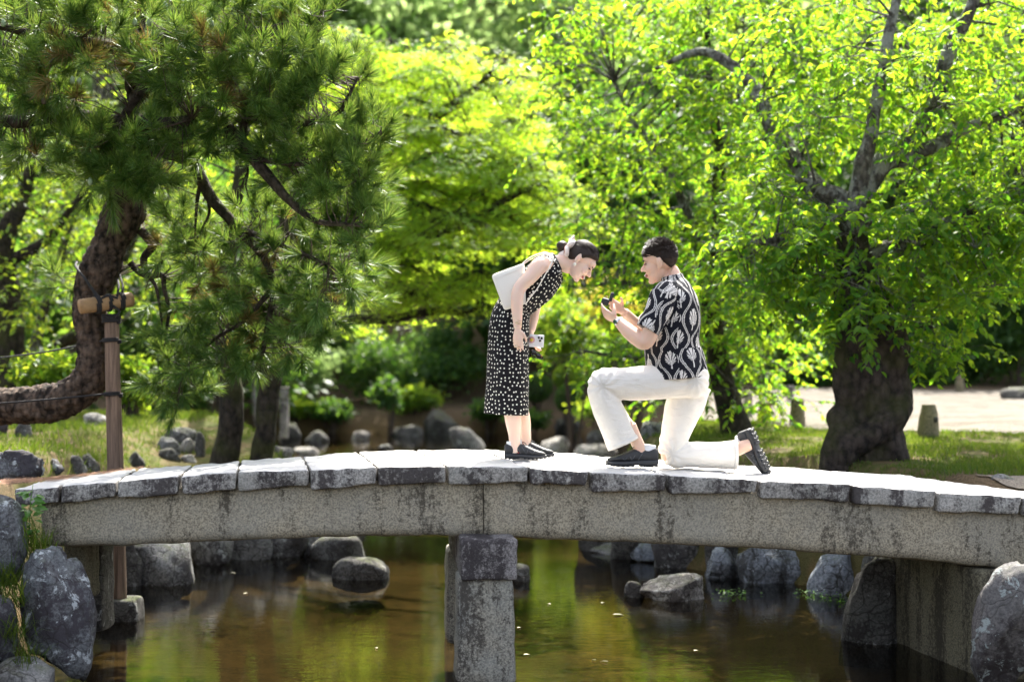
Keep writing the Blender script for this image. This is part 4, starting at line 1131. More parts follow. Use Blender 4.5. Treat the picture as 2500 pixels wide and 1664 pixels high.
TA += [([at(2100, 560, 3.35), at(2060, 500, 3.3), at(2010, 470, 3.25), at(1988, 445, 3.25)], 0.12, 0.06),
       ([at(2082, 560, 3.3), at(2095, 470, 3.2), at(2105, 400, 3.2), at(2125, 330, 3.2), at(2150, 180, 3.4), at(2188, 0, 3.6), at(2200, -80, 3.6)], 0.085, 0.035),
       ([at(2105, 480, 3.25), at(2150, 405, 3.3), at(2230, 330, 3.4), at(2290, 230, 3.4), at(2315, 130, 3.4), at(2370, 20, 3.4), at(2400, -70, 3.4)], 0.095, 0.045),
       ([at(2150, 405, 3.3), at(2260, 365, 3.6), at(2370, 310, 3.8), at(2540, 240, 4.0)], 0.07, 0.04),
       ([at(2230, 330, 3.4), at(2260, 250, 4.6), at(2300, 180, 5.8), at(2340, 90, 7.2)], 0.06, 0.03),
       ([at(2085, 560, 3.4), at(1960, 420, 4.2), at(1880, 300, 4.6), at(1845, 225, 4.8), at(1772, 149, 5.0), at(1700, 128, 5.2), at(1600, 170, 5.4)], 0.11, 0.02),
       ([at(2090, 640, 3.4), at(2250, 580, 3.4), at(2400, 500, 3.3), at(2540, 450, 3.2)], 0.09, 0.03),
       ([at(2080, 640, 3.4), at(1980, 600, 3.2), at(1860, 590, 3.1), at(1760, 610, 3.1)], 0.06, 0.015)]
def stretch(t): return (t[0], t[1], t[2]) if t[2] is not None else (t[0], t[1], 0)
cherry = leafy('cherry_tree', 'massive old cherry tree with a twisted dark trunk at the right', (tb.x, 3.4, tb.z), [stretch(t) for t in TA], CA, 0.34, 0.75, 10, 12, 0.28, 0.086, LEAF, M['cherry_leaf'], M['cherry_bark'], 22, 0.35, 0.9, singles=290, limb_mat=M['grey_bark'])
# roots and burls that give the trunk its twisted foot: fused with the trunk into one skin
old = [o for o in cherry.children if o.name.startswith('trunk')][0]
bpy.data.objects.remove(old)
g = Geo()
V, F = tube(TA[0][0], TA[0][1], 24, 7); g.add(V, F)
for spec, rr_ in (([(2180, 880, 3.36), (2196, 950, 3.3), (2192, 1005, 3.22), (2140, 1048, 3.14), (2085, 1082, 3.12), (2056, 1112, 3.12), (2036, 1150, 3.15)], (.06, .11, .12, .11, .11, .10, .07)),
                  ([(2140, 1000, 3.35), (2165, 1060, 3.28), (2185, 1110, 3.22), (2205, 1150, 3.2), (2218, 1175, 3.2)], (.12, .13, .12, .09, .06)),
                  ([(2085, 1000, 3.3), (2060, 1060, 3.22), (2045, 1120, 3.18), (2035, 1165, 3.15)], (.10, .13, .14, .12)), ([(2105, 720, 3.35), (2085, 790, 3.25), (2072, 870, 3.22), (2068, 950, 3.25), (2080, 1020, 3.3)], (.08, .12, .11, .12, .08)),
                  ([(2120, 740, 3.35), (2158, 790, 3.28), (2185, 860, 3.26), (2178, 940, 3.3)], (.10, .14, .12, .08)), ([(2058, 1000, 3.3), (2040, 1020, 3.25), (2046, 1045, 3.25)], (.07, .08, .06))):
    V, F = tube([at(*q_) for q_ in spec], rr_, 14, 6); g.add(V, F)
ctr = remesh_to('trunk', g, 0.022, M['cherry_bark'], cherry, 3)
me = ctr.data
V = np.empty(len(me.vertices) * 3, np.float32); me.vertices.foreach_get('co', V); V = V.reshape(-1, 3)
N = np.empty(len(me.vertices) * 3, np.float32); me.vertices.foreach_get('normal', N); N = N.reshape(-1, 3)
for i, p in enumerate(V):
    pv = Vector(p)
    V[i] = p + N[i] * (0.022 * fbm(Vector((pv.x * 5 + pv.z * 2, pv.y * 5, pv.z * 1.6)), 4) + 0.012 * noise.noise(Vector((pv.x * 16, pv.y * 16, pv.z * 5))))
me.vertices.foreach_set('co', V.ravel()); me.update()

# --- thinner cherry behind it
B_POLY = [(1390, -60), (1900, -60), (1840, 280), (1800, 420), (1860, 520), (1900, 720), (1990, 800), (1985, 960), (1880, 985), (1760, 960), (1700, 1010), (1640, 1050), (1620, 960), (1640, 860), (1560, 760), (1440, 720), (1385, 600), (1430, 470), (1360, 340), (1350, 150)]
CB = poly_fill(B_POLY, 170, 5.2, 8.8, rc)
CB = np.vstack([CB, np.array([tuple(at(u, v, y)) for u, v, y in ((1430, 860, 6.0), (1400, 862, 6.2), (1500, 850, 6.2), (1550, 880, 6.0), (1470, 700, 6.4), (1400, 680, 6.5), (1560, 700, 6.5))])])
bb = at(1795, 1068, 6.5)
TB = [([at(1800, 1080, 6.5), at(1790, 1020, 6.5), at(1765, 930, 6.6), at(1745, 820, 6.7), at(1735, 700, 6.8), at(1755, 560, 6.9), at(1752, 440, 7), at(1755, 361, 7), at(1733, 212, 7.1), at(1725, 60, 7.2), at(1720, -80, 7.2)], [0.20, 0.15, 0.12, 0.105, 0.095, 0.085, 0.07, 0.06, 0.045, 0.03, 0.02], 0),
      ([at(1745, 760, 6.7), at(1690, 560, 6.6), at(1657, 471, 6.6), at(1598, 361, 6.5), at(1542, 289, 6.4), at(1500, 200, 6.4)], 0.06, 0.018), ([at(1755, 400, 7), at(1790, 290, 7), at(1810, 200, 7)], 0.04, 0.02),
      ([at(1740, 800, 6.7), at(1640, 720, 6.3), at(1520, 690, 6.2), at(1430, 700, 6.2)], 0.045, 0.012), ([at(1757, 900, 6.6), at(1680, 880, 6.2), at(1560, 870, 6.0), at(1440, 860, 6.0)], 0.035, 0.01)]
leafy('cherry_tree', 'slender young cherry tree behind the kneeling man', (bb.x, 6.5, bb.z), TB, CB, 0.42, 0.75, 9, 12, 0.32, 0.088, LEAF, M['cherry_leaf'], M['dark_bark'], 23, 0.35, 0.9, limb_mat=M['grey_bark'])

# --- maple over the water
def maple(name, label, base, trunks, pads, seed, n_leaf, size=0.06, lmat='maple_leaf'):
    rng = np.random.default_rng(seed)
    root = thing(name, base, label, 'tree')
    S = []
    for k, (pts, r0, r1) in enumerate(trunks):
        g = Geo(); S.append(limb(g, pts, r0, r1, 12, 7, 0.03)); g.build('trunk' if k == 0 else 'limb', M['dark_bark'], root)
    S = np.vstack(S)
    g = Geo()
    C = np.array([p[0] for p in pads])
    NB = nearest(C, S); NB = NB + rng.normal(size=NB.shape) * 0.02; mid = NB + (C - NB) * 0.5 + np.array([0, 0, 0.15])
    twigs_geo(g, NB, mid, 0.022, rng); twigs_geo(g, mid, C, 0.012, rng)
    PP, RR_, SS = [], [], []
    tot = sum(p[1] * p[2] for p in pads)
    for c, rx, ry in pads:
        n = int(n_leaf * rx * ry / tot)
        k = max(4, n // 26)
        a = rng.random(k) * 6.283; rr = rng.random(k) ** 0.55
        tc = np.stack([np.cos(a) * rr * rx, np.sin(a) * rr * ry, -0.55 * rx * rr ** 2 + rng.normal(size=k) * 0.06], -1) + c
        twigs_geo(g, np.repeat(c[None], k, 0), tc, 0.005, rng)
        m = np.repeat(tc, 26, 0); dx = rng.normal(size=m.shape) * np.array([0.115, 0.115, 0.022])
        out = norm((m - c) * np.array([1, 1, 0]) + 1e-6)
        p = m + dx - np.array([0, 0, 1]) * (np.abs(dx[:, :2]).sum(1, keepdims=True) * 0.25)
        ld = norm(dx * np.array([1, 1, 0.2]) + out * 0.08 + np.array([0, 0, -0.05]))
        ln = norm(np.array([0, 0, 1.0]) + out * 0.55 + rng.normal(size=m.shape) * 0.30)
        PP.append(p); RR_.append(frames(ld, ln)); SS.append(size * rng.uniform(0.6, 1.15, len(p)))
    g.build('branches', M['dark_bark'], root, kind='stuff')
    V, F = scatter(MAPLE, np.vstack(PP), np.vstack(RR_), np.concatenate(SS))
    link('crown', mesh_np('crown', V, [F], False, M[lmat]), root, kind='stuff')
    return root
mp = []
MP = [(790, 60, 9.5, .5), (850, 90, 9.6, .6), (930, 110, 10, .6), (1000, 130, 10.2, .55), (780, 150, 9.6, .6), (880, 170, 10, .6), (960, 180, 10.4, .6), (800, 240, 9.8, .5), (1030, 160, 10.4, .4),
      (1130, 125, 10.5, .6), (1200, 140, 10.2, .6), (1090, 170, 10.3, .6), (1180, 190, 10, .7), (1250, 200, 10, .5), (1130, 235, 10.6, .7), (1220, 255, 10, .6), (1060, 235, 10.8, .5), (990, 250, 10.4, .6), (1270, 250, 10.3, .3),
      (900, 280, 10, .7), (980, 290, 9.8, .7), (1080, 310, 9.6, .8), (1180, 320, 9.8, .7), (1250, 320, 10, .5), (880, 340, 9.6, .7), (970, 350, 10.5, .7), (1060, 370, 10, .8), (1160, 380, 9.5, .8), (1260, 380, 9.8, .7), (1330, 400, 10, .5),
      (900, 420, 9.8, .7), (1000, 430, 9.5, .8), (1110, 440, 9.2, .9), (1220, 440, 9.3, .8), (1310, 450, 9.5, .7), (1370, 480, 9.6, .5), (920, 490, 10, .7), (1020, 500, 9.3, .8), (1130, 510, 9, .9), (1240, 510, 9.2, .8), (1330, 530, 9.4, .6),
      (880, 560, 9.6, .7), (980, 570, 9.4, .8), (1090, 580, 9.2, .8), (1190, 580, 9, .7), (1270, 570, 9.3, .6), (900, 640, 9.6, .7), (1000, 650, 9.6, .8), (1100, 650, 9.3, .8), (1180, 660, 9.2, .6), (860, 710, 9.8, .6), (950, 720, 9.8, .7), (1050, 720, 9.5, .7), (1140, 730, 9.3, .6), (1000, 780, 9.8, .6), (900, 780, 10, .6), (1100, 780, 9.6, .5), (820, 760, 10, .5), (1170, 700, 9, .4)]
for u, v, y, r in MP:
    if 400 < v < 600 and RNG.random() < .34: continue
    if v >= 600 and RNG.random() < .5: continue
    mp.append((np.array(at(u, v, y)) + RNG.normal(size=3) * np.array([.1, .3, .06]), r * RNG.uniform(.85, 1.15), r * RNG.uniform(.85, 1.2)))
for _ in range(14):      # the crown goes on above the frame and shades the pond
    y_ = RNG.uniform(8.2, 11.5); mp.append((np.array((RNG.uniform(-3.6, 1.6), y_, RNG.uniform(5.4, min(7.6, (y_ - 2.4) * 1.28 - 1.4)))), RNG.uniform(.35, .5), RNG.uniform(.35, .5)))
mb = np.array([-3.7, 10.4, -0.45])
maple('maple_tree', 'bright yellow-green maple spreading in layers over the pond', mb,
      [([mb + (0, 0, -.2), mb + (.1, 0, .6), mb + (.5, -.1, 1.2), at(900, 420, 10), at(1000, 330, 10), at(1120, 250, 10.1), at(1200, 180, 10.1)], 0.17, 0.03),
       ([mb + (.2, 0, .8), at(830, 640, 9.8), at(960, 600, 9.5), at(1100, 560, 9.2), at(1250, 480, 9.2), at(1340, 440, 9.5)], 0.10, 0.02),
       ([mb + (.15, 0, .5), at(820, 790, 9.8), at(950, 780, 9.5), at(1050, 760, 9.4), at(1120, 765, 9.3), at(1180, 745, 9.2)], 0.08, 0.025),
       ([mb + (.1, 0, .6), mb + (.4, 0, 2.5), mb + (.9, -.1, 4.6), mb + (1.8, -.4, 6.0), mb + (3.2, -.8, 7.0), mb + (4.6, -1.0, 7.2)], 0.12, 0.03),
       ([mb + (.9, -.1, 4.6), mb + (1.6, -1.0, 5.2), mb + (3.2, -1.6, 5.6), mb + (4.8, -1.8, 5.6)], 0.06, 0.02),
       ([mb + (.3, 0, 1.0), at(830, 330, 10), at(860, 230, 10), at(890, 150, 10), at(900, 90, 10)], 0.09, 0.03)], mp, 31, 66000, 0.056)

# --- the two dark trunks on the left lawn, light crowns hidden behind the pine
for k, (spec, lab, cu, cy_) in enumerate((([(543, 1150, 5.3, 36), (560, 1060, 5.3, 31), (566, 960, 5.3, 29), (552, 880, 5.3, 27), (548, 760, 5.3, 25), (560, 600, 5.3, 22), (590, 400, 5.4, 16), (600, 200, 5.4, 8)], 'left of two dark mossy trunks standing on the sunlit lawn', 520, 4.2),
                                       ([(630, 1150, 5.2, 30), (648, 1060, 5.2, 27), (655, 960, 5.2, 26), (668, 880, 5.2, 26), (690, 760, 5.2, 23), (700, 600, 5.2, 20), (690, 400, 5.3, 14), (680, 200, 5.3, 8)], 'right of two dark mossy trunks standing on the sunlit lawn', 700, 4.1))):
    P3 = [at(u, v, y) for u, v, y, r in spec]
    cc = poly_fill([(cu - 110, 60), (cu + 110, 60), (cu + 130, 480), (cu - 130, 480)], 26, 4.8, 6.2, rc)
    leafy('slender_tree', lab, tuple(P3[0]), [(P3, [r / ppm(y) for u, v, y, r in spec], 0)], cc, 0.3, 0.7, 6, 8, 0.24, 0.07, LEAF, M['wood_leaf'], M['dark_bark'], 40 + k, 0.3)

# --- leafy trees behind the lying trunk at the left
LP1 = [(-80, 120), (260, 120), (300, 420), (260, 560), (240, 700), (120, 760), (-80, 800)]
cc = np.vstack([poly_fill(LP1, 75, 7.5, 10.5, rc), poly_fill([(-420, -60), (300, -60), (300, -330), (-420, -330)], 60, 7.0, 10.5, rc)])  # second fill: unseen clumps above the frame, added to shade the left lawn
b0 = at(25, 985, 8.8)
leafy('woodland_tree', 'dark forked tree at the left edge behind the pine', tuple(b0), [([at(20, 1000, 8.8), at(22, 900, 8.8), at(20, 760, 8.8), at(5, 600, 8.8), at(60, 480, 8.9), at(90, 300, 9)], [0.22, 0.19, 0.17, 0.15, 0.08, 0.04], 0),
      ([at(20, 640, 8.8), at(110, 590, 8.7), at(180, 500, 8.6), at(240, 420, 8.6)], 0.07, 0.025), ([at(15, 700, 8.8), at(-40, 520, 8.9), at(-60, 400, 9)], 0.1, 0.04)], cc, 0.42, 0.8, 8, 8, 0.28, 0.085, LEAF, M['wood_leaf'], M['dark_bark'], 51, 0.3, 0.5)
LP2 = [(120, 300), (480, 200), (520, 420), (480, 640), (300, 760), (150, 760), (120, 520)]
cc = np.vstack([poly_fill(LP2, 72, 8.5, 12, rc), poly_fill([(200, -60), (620, -60), (620, -330), (200, -330)], 44, 7.6, 11, rc)])  # upper clumps sit unseen above the frame, added for shade on the lawn
b0 = at(60, 985, 10)
leafy('woodland_tree', 'leaning grey-stemmed tree behind the up-bent pine trunk', tuple(b0), [([at(40, 990, 10), at(80, 900, 10), at(150, 840, 10), at(215, 790, 10), at(300, 640, 10.2), at(380, 450, 10.3)], [0.12, 0.1, 0.085, 0.075, 0.06, 0.03], 0),
      ([at(60, 950, 10), at(90, 820, 10), at(130, 680, 10), at(170, 560, 10), at(230, 420, 10.1)], 0.08, 0.03), ([at(100, 890, 10), at(150, 870, 10), at(260, 800, 10.2), at(330, 760, 10.4)], 0.05, 0.025)], cc, 0.45, 0.8, 8, 8, 0.3, 0.085, LEAF, M['wood_leaf'], M['dark_bark'], 53, 0.3, 0.5, limb_mat=M['grey_bark'])

# --- shrubs
def shrub(name, label, u, v, ru, rv, Y, n, size, mat, seed, cat='shrub', group=None, ball=False):
    rng = np.random.default_rng(seed)
    c = np.array(at(u, v, Y)); k = ppm(Y)
    rx, rz = ru / k, rv / k
    gz = float(ground_z(c[0], c[1]))
    root = thing(name, (c[0], c[1], gz), label, cat, group)
    g = Geo()
    for s in range(5):
        a = rng.random() * 6.28; e = c + np.array([math.cos(a) * rx * .5, math.sin(a) * rx * .5, rz * .3])
        limb(g, [np.array((c[0] + .03 * math.cos(a), c[1] + .03 * math.sin(a), gz - .05)), (np.array((c[0], c[1], gz)) + e) / 2 + rng.normal(size=3) * 0.05, e], 0.03, 0.008, 6, 4)
    g.build('stems', M['twig'], root, kind='stuff')
    d = norm(rng.normal(size=(n, 3)))
    if ball:
        P = c + d * (rng.random((n, 1)) ** 0.12) * np.array([rx, rx, rz])
    else:                                   # ragged: clumps of different size around the stems
        kc = 17
        cd = norm(rng.normal(size=(kc, 3))) * rng.uniform(.35, 1.0, (kc, 1)); sz_ = rng.uniform(.12, .34, kc)
        pick = rng.integers(0, kc, n)
        P = c + (cd[pick] + rng.normal(size=(n, 3)) * sz_[pick][:, None]) * np.array([rx, rx, rz]) * .9
    P[:, 2] = np.maximum(P[:, 2], gz + 0.02)
    ld = norm(d + rng.normal(size=(n, 3)) * 0.7); ln = norm(d * 0.8 + np.array([0, 0, .6]) + rng.normal(size=(n, 3)) * 0.5)
    V, F = scatter(LEAF if size > 0.05 else DIAM, P, frames(ld, ln), size * rng.uniform(0.6, 1.2, n))
    link('foliage', mesh_np('foliage', V, [F], False, M[mat]), root, kind='stuff')
shrub('leafy_shrub', 'sunlit yellow-green shrub behind the lying pine trunk', 130, 905, 95, 62, 6.6, 2600, 0.085, 'wood_leaf', 61)
shrub('leafy_shrub', 'dark leafy shrub right behind the wooden prop', 330, 930, 70, 70, 8.0, 2200, 0.08, 'wood_leaf', 62)
shrub('clipped_shrub', 'upper clipped round shrub between the two people', 1385, 920, 34, 30, 21.2, 3200, 0.045, 'wood_leaf', 63, ball=True)
shrub('clipped_shrub', 'lower clipped round shrub between the two people', 1390, 972, 34, 36, 20.8, 3200, 0.045, 'dark_leaf', 64, ball=True)
shrub('clipped_shrub', 'clipped dark shrub just right of the woman\'s skirt', 1310, 945, 38, 34, 22.0, 3200, 0.05, 'dark_leaf', 65, ball=True)
shrub('clipped_shrub', 'sunlit pale green clipped shrub behind the man\'s knee', 1465, 915, 44, 36, 20.0, 3200, 0.05, 'wood_leaf', 66, ball=True)
shrub('leafy_shrub', 'golden-tipped shrub between the two faces', 1520, 750, 90, 60, 15.0, 3000, 0.10, 'gold_leaf', 67)
shrub('leafy_shrub', 'bright yellow-green bush right of the woman\'s waist', 1400, 790, 95, 85, 17.0, 5000, 0.10, 'wood_leaf', 68)
shrub('leafy_shrub', 'green bush below the golden-tipped shrub', 1540, 900, 90, 90, 16.0, 4200, 0.10, 'dark_leaf', 69)
shrub('leafy_shrub', 'wide dark bush on the far bank left of the woman\'s skirt', 1100, 870, 130, 80, 24.0, 5200, 0.11, 'dark_leaf', 70)
shrub('leafy_shrub', 'dark bush on the far bank in the middle', 930, 900, 100, 85, 23.0, 4600, 0.11, 'dark_leaf', 71)
shrub('leafy_shrub', 'pale flowering bush on the far bank by the right dark trunk', 760, 900, 80, 50, 22.5, 3000, 0.10, 'hill_leaf', 72)
shrub('leafy_shrub', 'low dark bush on the far bank behind the two dark trunks', 560, 905, 130, 70, 22.0, 4200, 0.11, 'dark_leaf', 73)
shrub('leafy_shrub', 'dark bush under the maple at the left of the far bank', 840, 850, 100, 60, 25.0, 4200, 0.11, 'dark_leaf', 74)
shrub('leafy_shrub', 'small bright green plant on the far shore below the maple', 950, 968, 40, 42, 20.8, 900, 0.12, 'dark_leaf', 75)
shrub('low_bush', 'low fern-like bush on the far shore near the lamp', 720, 985, 60, 26, 21.8, 2600, 0.10, 'wood_leaf', 400)
shrub('low_bush', 'low green bush on the far shore above the bright sunlit rock', 815, 1000, 55, 24, 21.6, 2600, 0.10, 'dark_leaf', 401)
shrub('low_bush', 'low leafy bush on the far shore behind the low grey boulder', 1010, 975, 60, 30, 22.0, 2600, 0.10, 'wood_leaf', 402)
shrub('low_bush', 'low dark bush on the far shore behind the woman\'s skirt', 1195, 1000, 60, 34, 21.5, 2600, 0.10, 'dark_leaf', 403)
shrub('low_bush', 'small bush on the far shore right of the woman\'s knees', 1290, 1015, 45, 24, 21.0, 2600, 0.10, 'dark_leaf', 404)
shrub('low_bush', 'bush on the far shore behind the man\'s raised knee', 1470, 1000, 60, 34, 19.0, 2600, 0.10, 'wood_leaf', 405)
shrub('low_bush', 'middle bush halfway up the far bank', 1060, 930, 90, 50, 25.0, 2600, 0.10, 'wood_leaf', 406)
shrub('low_bush', 'bush halfway up the far bank behind the lamp', 660, 935, 80, 50, 24.0, 2600, 0.10, 'dark_leaf', 407)
for k, (u, v, ru, rv, Y, lab) in enumerate(((2220, 880, 120, 80, 19.5, 'dark shrub mass behind the gravel just right of the big cherry trunk'), (2360, 850, 130, 100, 21.0, 'tall dark shrub at the back of the gravel court'),
                                           (2480, 770, 120, 120, 20.5, 'dark shrub at the right edge behind the gravel court'), (2100, 860, 110, 90, 21, 'dark shrub behind the big cherry trunk'), (1960, 890, 100, 70, 20.0, 'dark bush left of the big cherry trunk beyond the gravel'), (1700, 930, 110, 70, 17.5, 'dark bush behind the man\'s back'))):
    shrub('evergreen_shrub', lab, u, v, ru, rv, Y, 5200, 0.12, 'dark_leaf', 80 + k, group='evergreen shrubs behind the gravel court')

# --- woods on the hill behind
def wood_tree(label, x, y, h, w, seed, mat, size=0.30, n=5200, name='woodland_tree', group='woods on the hill behind the pond'):
    rng = np.random.default_rng(seed)
    gz = float(ground_z(x, y))
    root = thing(name, (x, y, gz), label, 'tree', group)
    g = Geo()
    sp_ = limb(g, [(x, y, gz - .3), (x + rng.normal() * .2, y, gz + h * .35), (x + rng.normal() * .4, y, gz + h * .7), (x + rng.normal() * .4, y, gz + h * .92)], 0.2, 0.04, 8, 5, 0.04)
    g.build('trunk', M['dark_bark'], root)
    k = 26
    zz = rng.random(k) ** 0.8
    a = rng.random(k) * 6.28; rr = w * np.sqrt(np.clip(1.05 - zz, 0.08, 1)) * rng.uniform(0.3, 1.0, k)
    C = np.stack([x + np.cos(a) * rr, y + np.sin(a) * rr, gz + h * (0.22 + 0.78 * zz)], -1)
    g = Geo(); twigs_geo(g, nearest(C, sp_), C, 0.03, rng); g.build('branches', M['dark_bark'], root, kind='stuff')
    m = n // k
    cc = np.repeat(C, m, 0)
    d = rng.normal(size=cc.shape)
    P = cc + d * np.array([w * .26, w * .26, h * .06])
    ld = norm(d + rng.normal(size=cc.shape) * .5); ln = norm(np.array([0, 0, 1.]) + rng.normal(size=cc.shape) * .7)
    V, F = scatter(DIAM, P, frames(ld, ln), size * rng.uniform(.6, 1.2, len(P)))
    link('crown', mesh_np('crown', V, [F], False, M[mat]), root, kind='stuff')
rw = np.random.default_rng(77)
ZONE = [('left', -14, -7), ('left-centre', -7, -1), ('centre', -1, 4), ('right-centre', 4, 9), ('right', 9, 15)]
k = 0
for row, (y, n, h, mat, word) in enumerate(((27, 9, 5.0, 'dark_leaf', 'nearest'), (33, 10, 6.5, 'hill_leaf', 'second'), (41, 11, 7.5, 'hill_leaf', 'third'), (52, 12, 8.5, 'hill_leaf', 'highest'))):
    span = 10 + y * 0.16
    for i in range(n):
        x = -span + (2 * span) * (i + .5) / n + rw.normal() * .5
        hh = h * rw.uniform(.8, 1.2)
        wood_tree('%s tree from the left in the %s row of the hillside wood' % (['first', 'second', 'third', 'fourth', 'fifth', 'sixth', 'seventh', 'eighth', 'ninth', 'tenth', 'eleventh', 'twelfth'][i], word), x, y + rw.normal() * 1.2, hh, hh * .36, 100 + k, mat, 0.22 + 0.004 * y, 5600)
        k += 1
for i, (u, Y, h, lab) in enumerate(((2230, 22, 5.5, 'dark evergreen tree right of the big cherry trunk'), (2400, 24, 6, 'dark evergreen tree above the right end of the gravel'), (2560, 22, 6, 'dark evergreen tree cut by the right edge'), (1980, 24, 5.5, 'dark evergreen tree behind the big cherry trunk'), (-20, 17, 4.6, 'dark evergreen tree at the far left behind the woods'), (260, 19, 4.6, 'dark evergreen tree behind the leaning grey-stemmed tree'), (480, 21, 4.8, 'dark evergreen tree behind the two dark trunks'), (-130, 14, 4.4, 'dark evergreen tree cut by the left edge behind the forked tree'), (-520, 15, 4.8, 'dark evergreen tree standing beyond the left edge'))):
    p = at(u, 900, Y)
    wood_tree(lab, p.x, Y, h, h * .42, 300 + i, 'dark_leaf', 0.2, 6500, 'evergreen_tree', 'dark evergreens behind the garden')

# ================================================================== GRASS AND LITTER
def grass(name, poly, n, h, mat, seed, label, y_split=None):
    rng = np.random.default_rng(seed)
    xs = [p[0] for p in poly]; ys = [p[1] for p in poly]
    x = rng.uniform(min(xs), max(xs), n); y = rng.uniform(min(ys), max(ys), n)
    P = np.stack([x, y, 0 * x], -1)
    k = in_poly(x, y, poly) & (pond_dist(x, y) < -0.12) & (vnoise(P, 2.3, seed) + 0.5 * vnoise(P, 7, seed + 1) > -0.42) & ~keep_path(x, y) & ~keep_end(x, y)
    x, y = x[k], y[k]
    P = np.stack([x, y, ground_z(x, y) - 0.005], -1)
    m = len(P)
    lean = np.stack([rng.normal(size=m) * .35, rng.normal(size=m) * .35, np.ones(m)], -1)
    hh = h * rng.uniform(.4, 1.3, m) * (1 + 0.5 * vnoise(P, 1.7, seed + 3))
    a = rng.random(m) * 6.28; w = np.stack([np.cos(a), np.sin(a), 0 * a], -1) * 0.0035
    tip = P + lean * hh[:, None]; midp = P + lean * hh[:, None] * .5 + np.array([0, 0, 1]) * hh[:, None] * .08
    V = np.stack([P - w, P + w, midp + w * .8, midp - w * .8, tip], 1).reshape(-1, 3)
    q = np.arange(m)[:, None] * 5
    link(name, mesh_np(name, V, [np.concatenate([q, q + 1, q + 2, q + 3], 1), np.concatenate([q + 3, q + 2, q + 4], 1)], False, M[mat]), label=label, cat='grass', kind='stuff')
grass('lawn_grass', [(-7, 2.2), (-3.3, 2.6), (-1.6, 4.8), (-1.8, 6.3), (-3.0, 9.5), (-8, 10)], 60000, 0.06, 'grass', 5, 'short green grass of the left lawn')
grass('lawn_grass', [(0.7, 4.4), (1.6, 3.5), (2.3, 2.9), (2.8, 1.8), (6.5, 1.8), (7, 6.8), (4, 7.4), (2.2, 10), (1.2, 8)], 90000, 0.05, 'grass', 8, 'short patchy grass of the right lawn')
# brown needles drifted along the left end of the deck
rng = np.random.default_rng(9)
n = 5200
u = rng.uniform(-20, 420, n); 
Yn = 0.84 - 0.55 * rng.random(n) ** 2.2 * np.clip((380 - u) / 260, 0, 1) + 0.03 * rng.normal(size=n)
keepn = rng.random(n) < np.clip((380 - u) / 260, 0.05, 1)
vv = np.interp(u, [-20, 118, 210, 335, 470], [1176, 1168, 1159, 1143, 1134]); ff = np.interp(u, [-20, 33, 144, 283, 437], [1199, 1194, 1185, 1175, 1162])
P = np.array([tuple(at(a, b, 0.85)) for a, b in zip(u, vv)]); Pf = np.array([tuple(at(a, b, -0.45)) for a, b in zip(u, ff)])
tt = ((Yn - 0.85) / 1.3)[:, None]
P = P + (P - Pf) * tt
P[:, 1] = Yn
P[:, 2] += 0.002 + rng.random(n) * 0.008
P = P[keepn]
X2 = rng.uniform(-4.6, -3.42, 4200); Y2 = rng.uniform(-0.6, 2.4, 4200)
P = np.vstack([P, np.stack([X2, Y2, ground_z(X2, Y2) + 0.016 + rng.random(4200) * .015], -1)])
m = len(P); a = rng.random(m) * 6.28
d = np.stack([np.cos(a), np.sin(a), rng.normal(size=m) * .12], -1) * (0.05 + 0.05 * rng.random((m, 1)))
w = np.stack([-np.sin(a), np.cos(a), 0 * a], -1) * 0.0016
V = np.stack([P - d * .5 - w, P - d * .5 + w, P + d * .5], 1).reshape(-1, 3)
M['litter'] = leaf_mat('dry_needles', (0.22, 0.10, 0.05), (0.38, 0.20, 0.11), (0.2, 0.1, 0.05), (0.3, 0.16, 0.08), 0.15, 0.6, 0.3)
link('fallen_needles', mesh_np('fallen_needles', V, [np.arange(m * 3).reshape(-1, 3)], False, M['litter']), label='drift of brown fallen pine needles along the left end of the deck', cat='needles', kind='stuff')
# ================================================================== PEOPLE
def skin_mat(name, col):
    t = NT(name)
    f = t.noise(14, 4)
    c = t.mix(f, tuple(x * 0.93 for x in col), tuple(min(1, x * 1.05) for x in col))
    return t.done(t.princ(Base__Color=c, Roughness=0.5, Specular__IOR__Level=0.35, Subsurface__Weight=0.25, Subsurface__Radius=(0.012, 0.004, 0.002), Subsurface__Scale=1.0))
M['skin_w'] = skin_mat('fair_skin', (0.80, 0.575, 0.455))
M['skin_m'] = skin_mat('warm_skin', (0.72, 0.48, 0.36))
t = NT('dark_hair')
st_ = t.n('TexNoise', Vector=t.map(t.obj(), (60, 260, 260)), Scale=1.0, Detail=3).outputs['Fac']
M['hair'] = t.done(t.princ(Base__Color=t.mix(st_, (0.006, 0.0045, 0.004), (0.045, 0.028, 0.02)), Roughness=0.45, Specular__IOR__Level=0.25, Normal=t.bump(st_, 0.8, 0.004)))
M['black_rubber'] = simple('black_rubber', (0.02, 0.021, 0.024), 0.55, 0.25, 90, 0.3)
M['black_mesh'] = simple('black_shoe_mesh', (0.018, 0.019, 0.022), 0.6, 0.3, 400, 0.4)
M['shoe_trim'] = simple('grey_shoe_trim', (0.06, 0.065, 0.075), 0.4, 0.2, 60)
M['sock'] = simple('white_sock', (0.75, 0.75, 0.76), 0.9, 0.06, 300, 0.3)
M['red'] = simple('red_tag', (0.55, 0.03, 0.02), 0.5, 0.1, 60)
M['leather_white'] = simple('white_leather', (0.80, 0.78, 0.72), 0.45, 0.03, 200, 0.1)
M['pearl'] = simple('pearl', (0.82, 0.78, 0.66), 0.25, 0.05, 80)
M['gold'] = simple('gold_metal', (0.75, 0.55, 0.28), 0.25, 0.05, 80, 0, Metallic=1.0)
M['steel'] = simple('steel_metal', (0.72, 0.72, 0.72), 0.22, 0.05, 80, 0, Metallic=1.0)
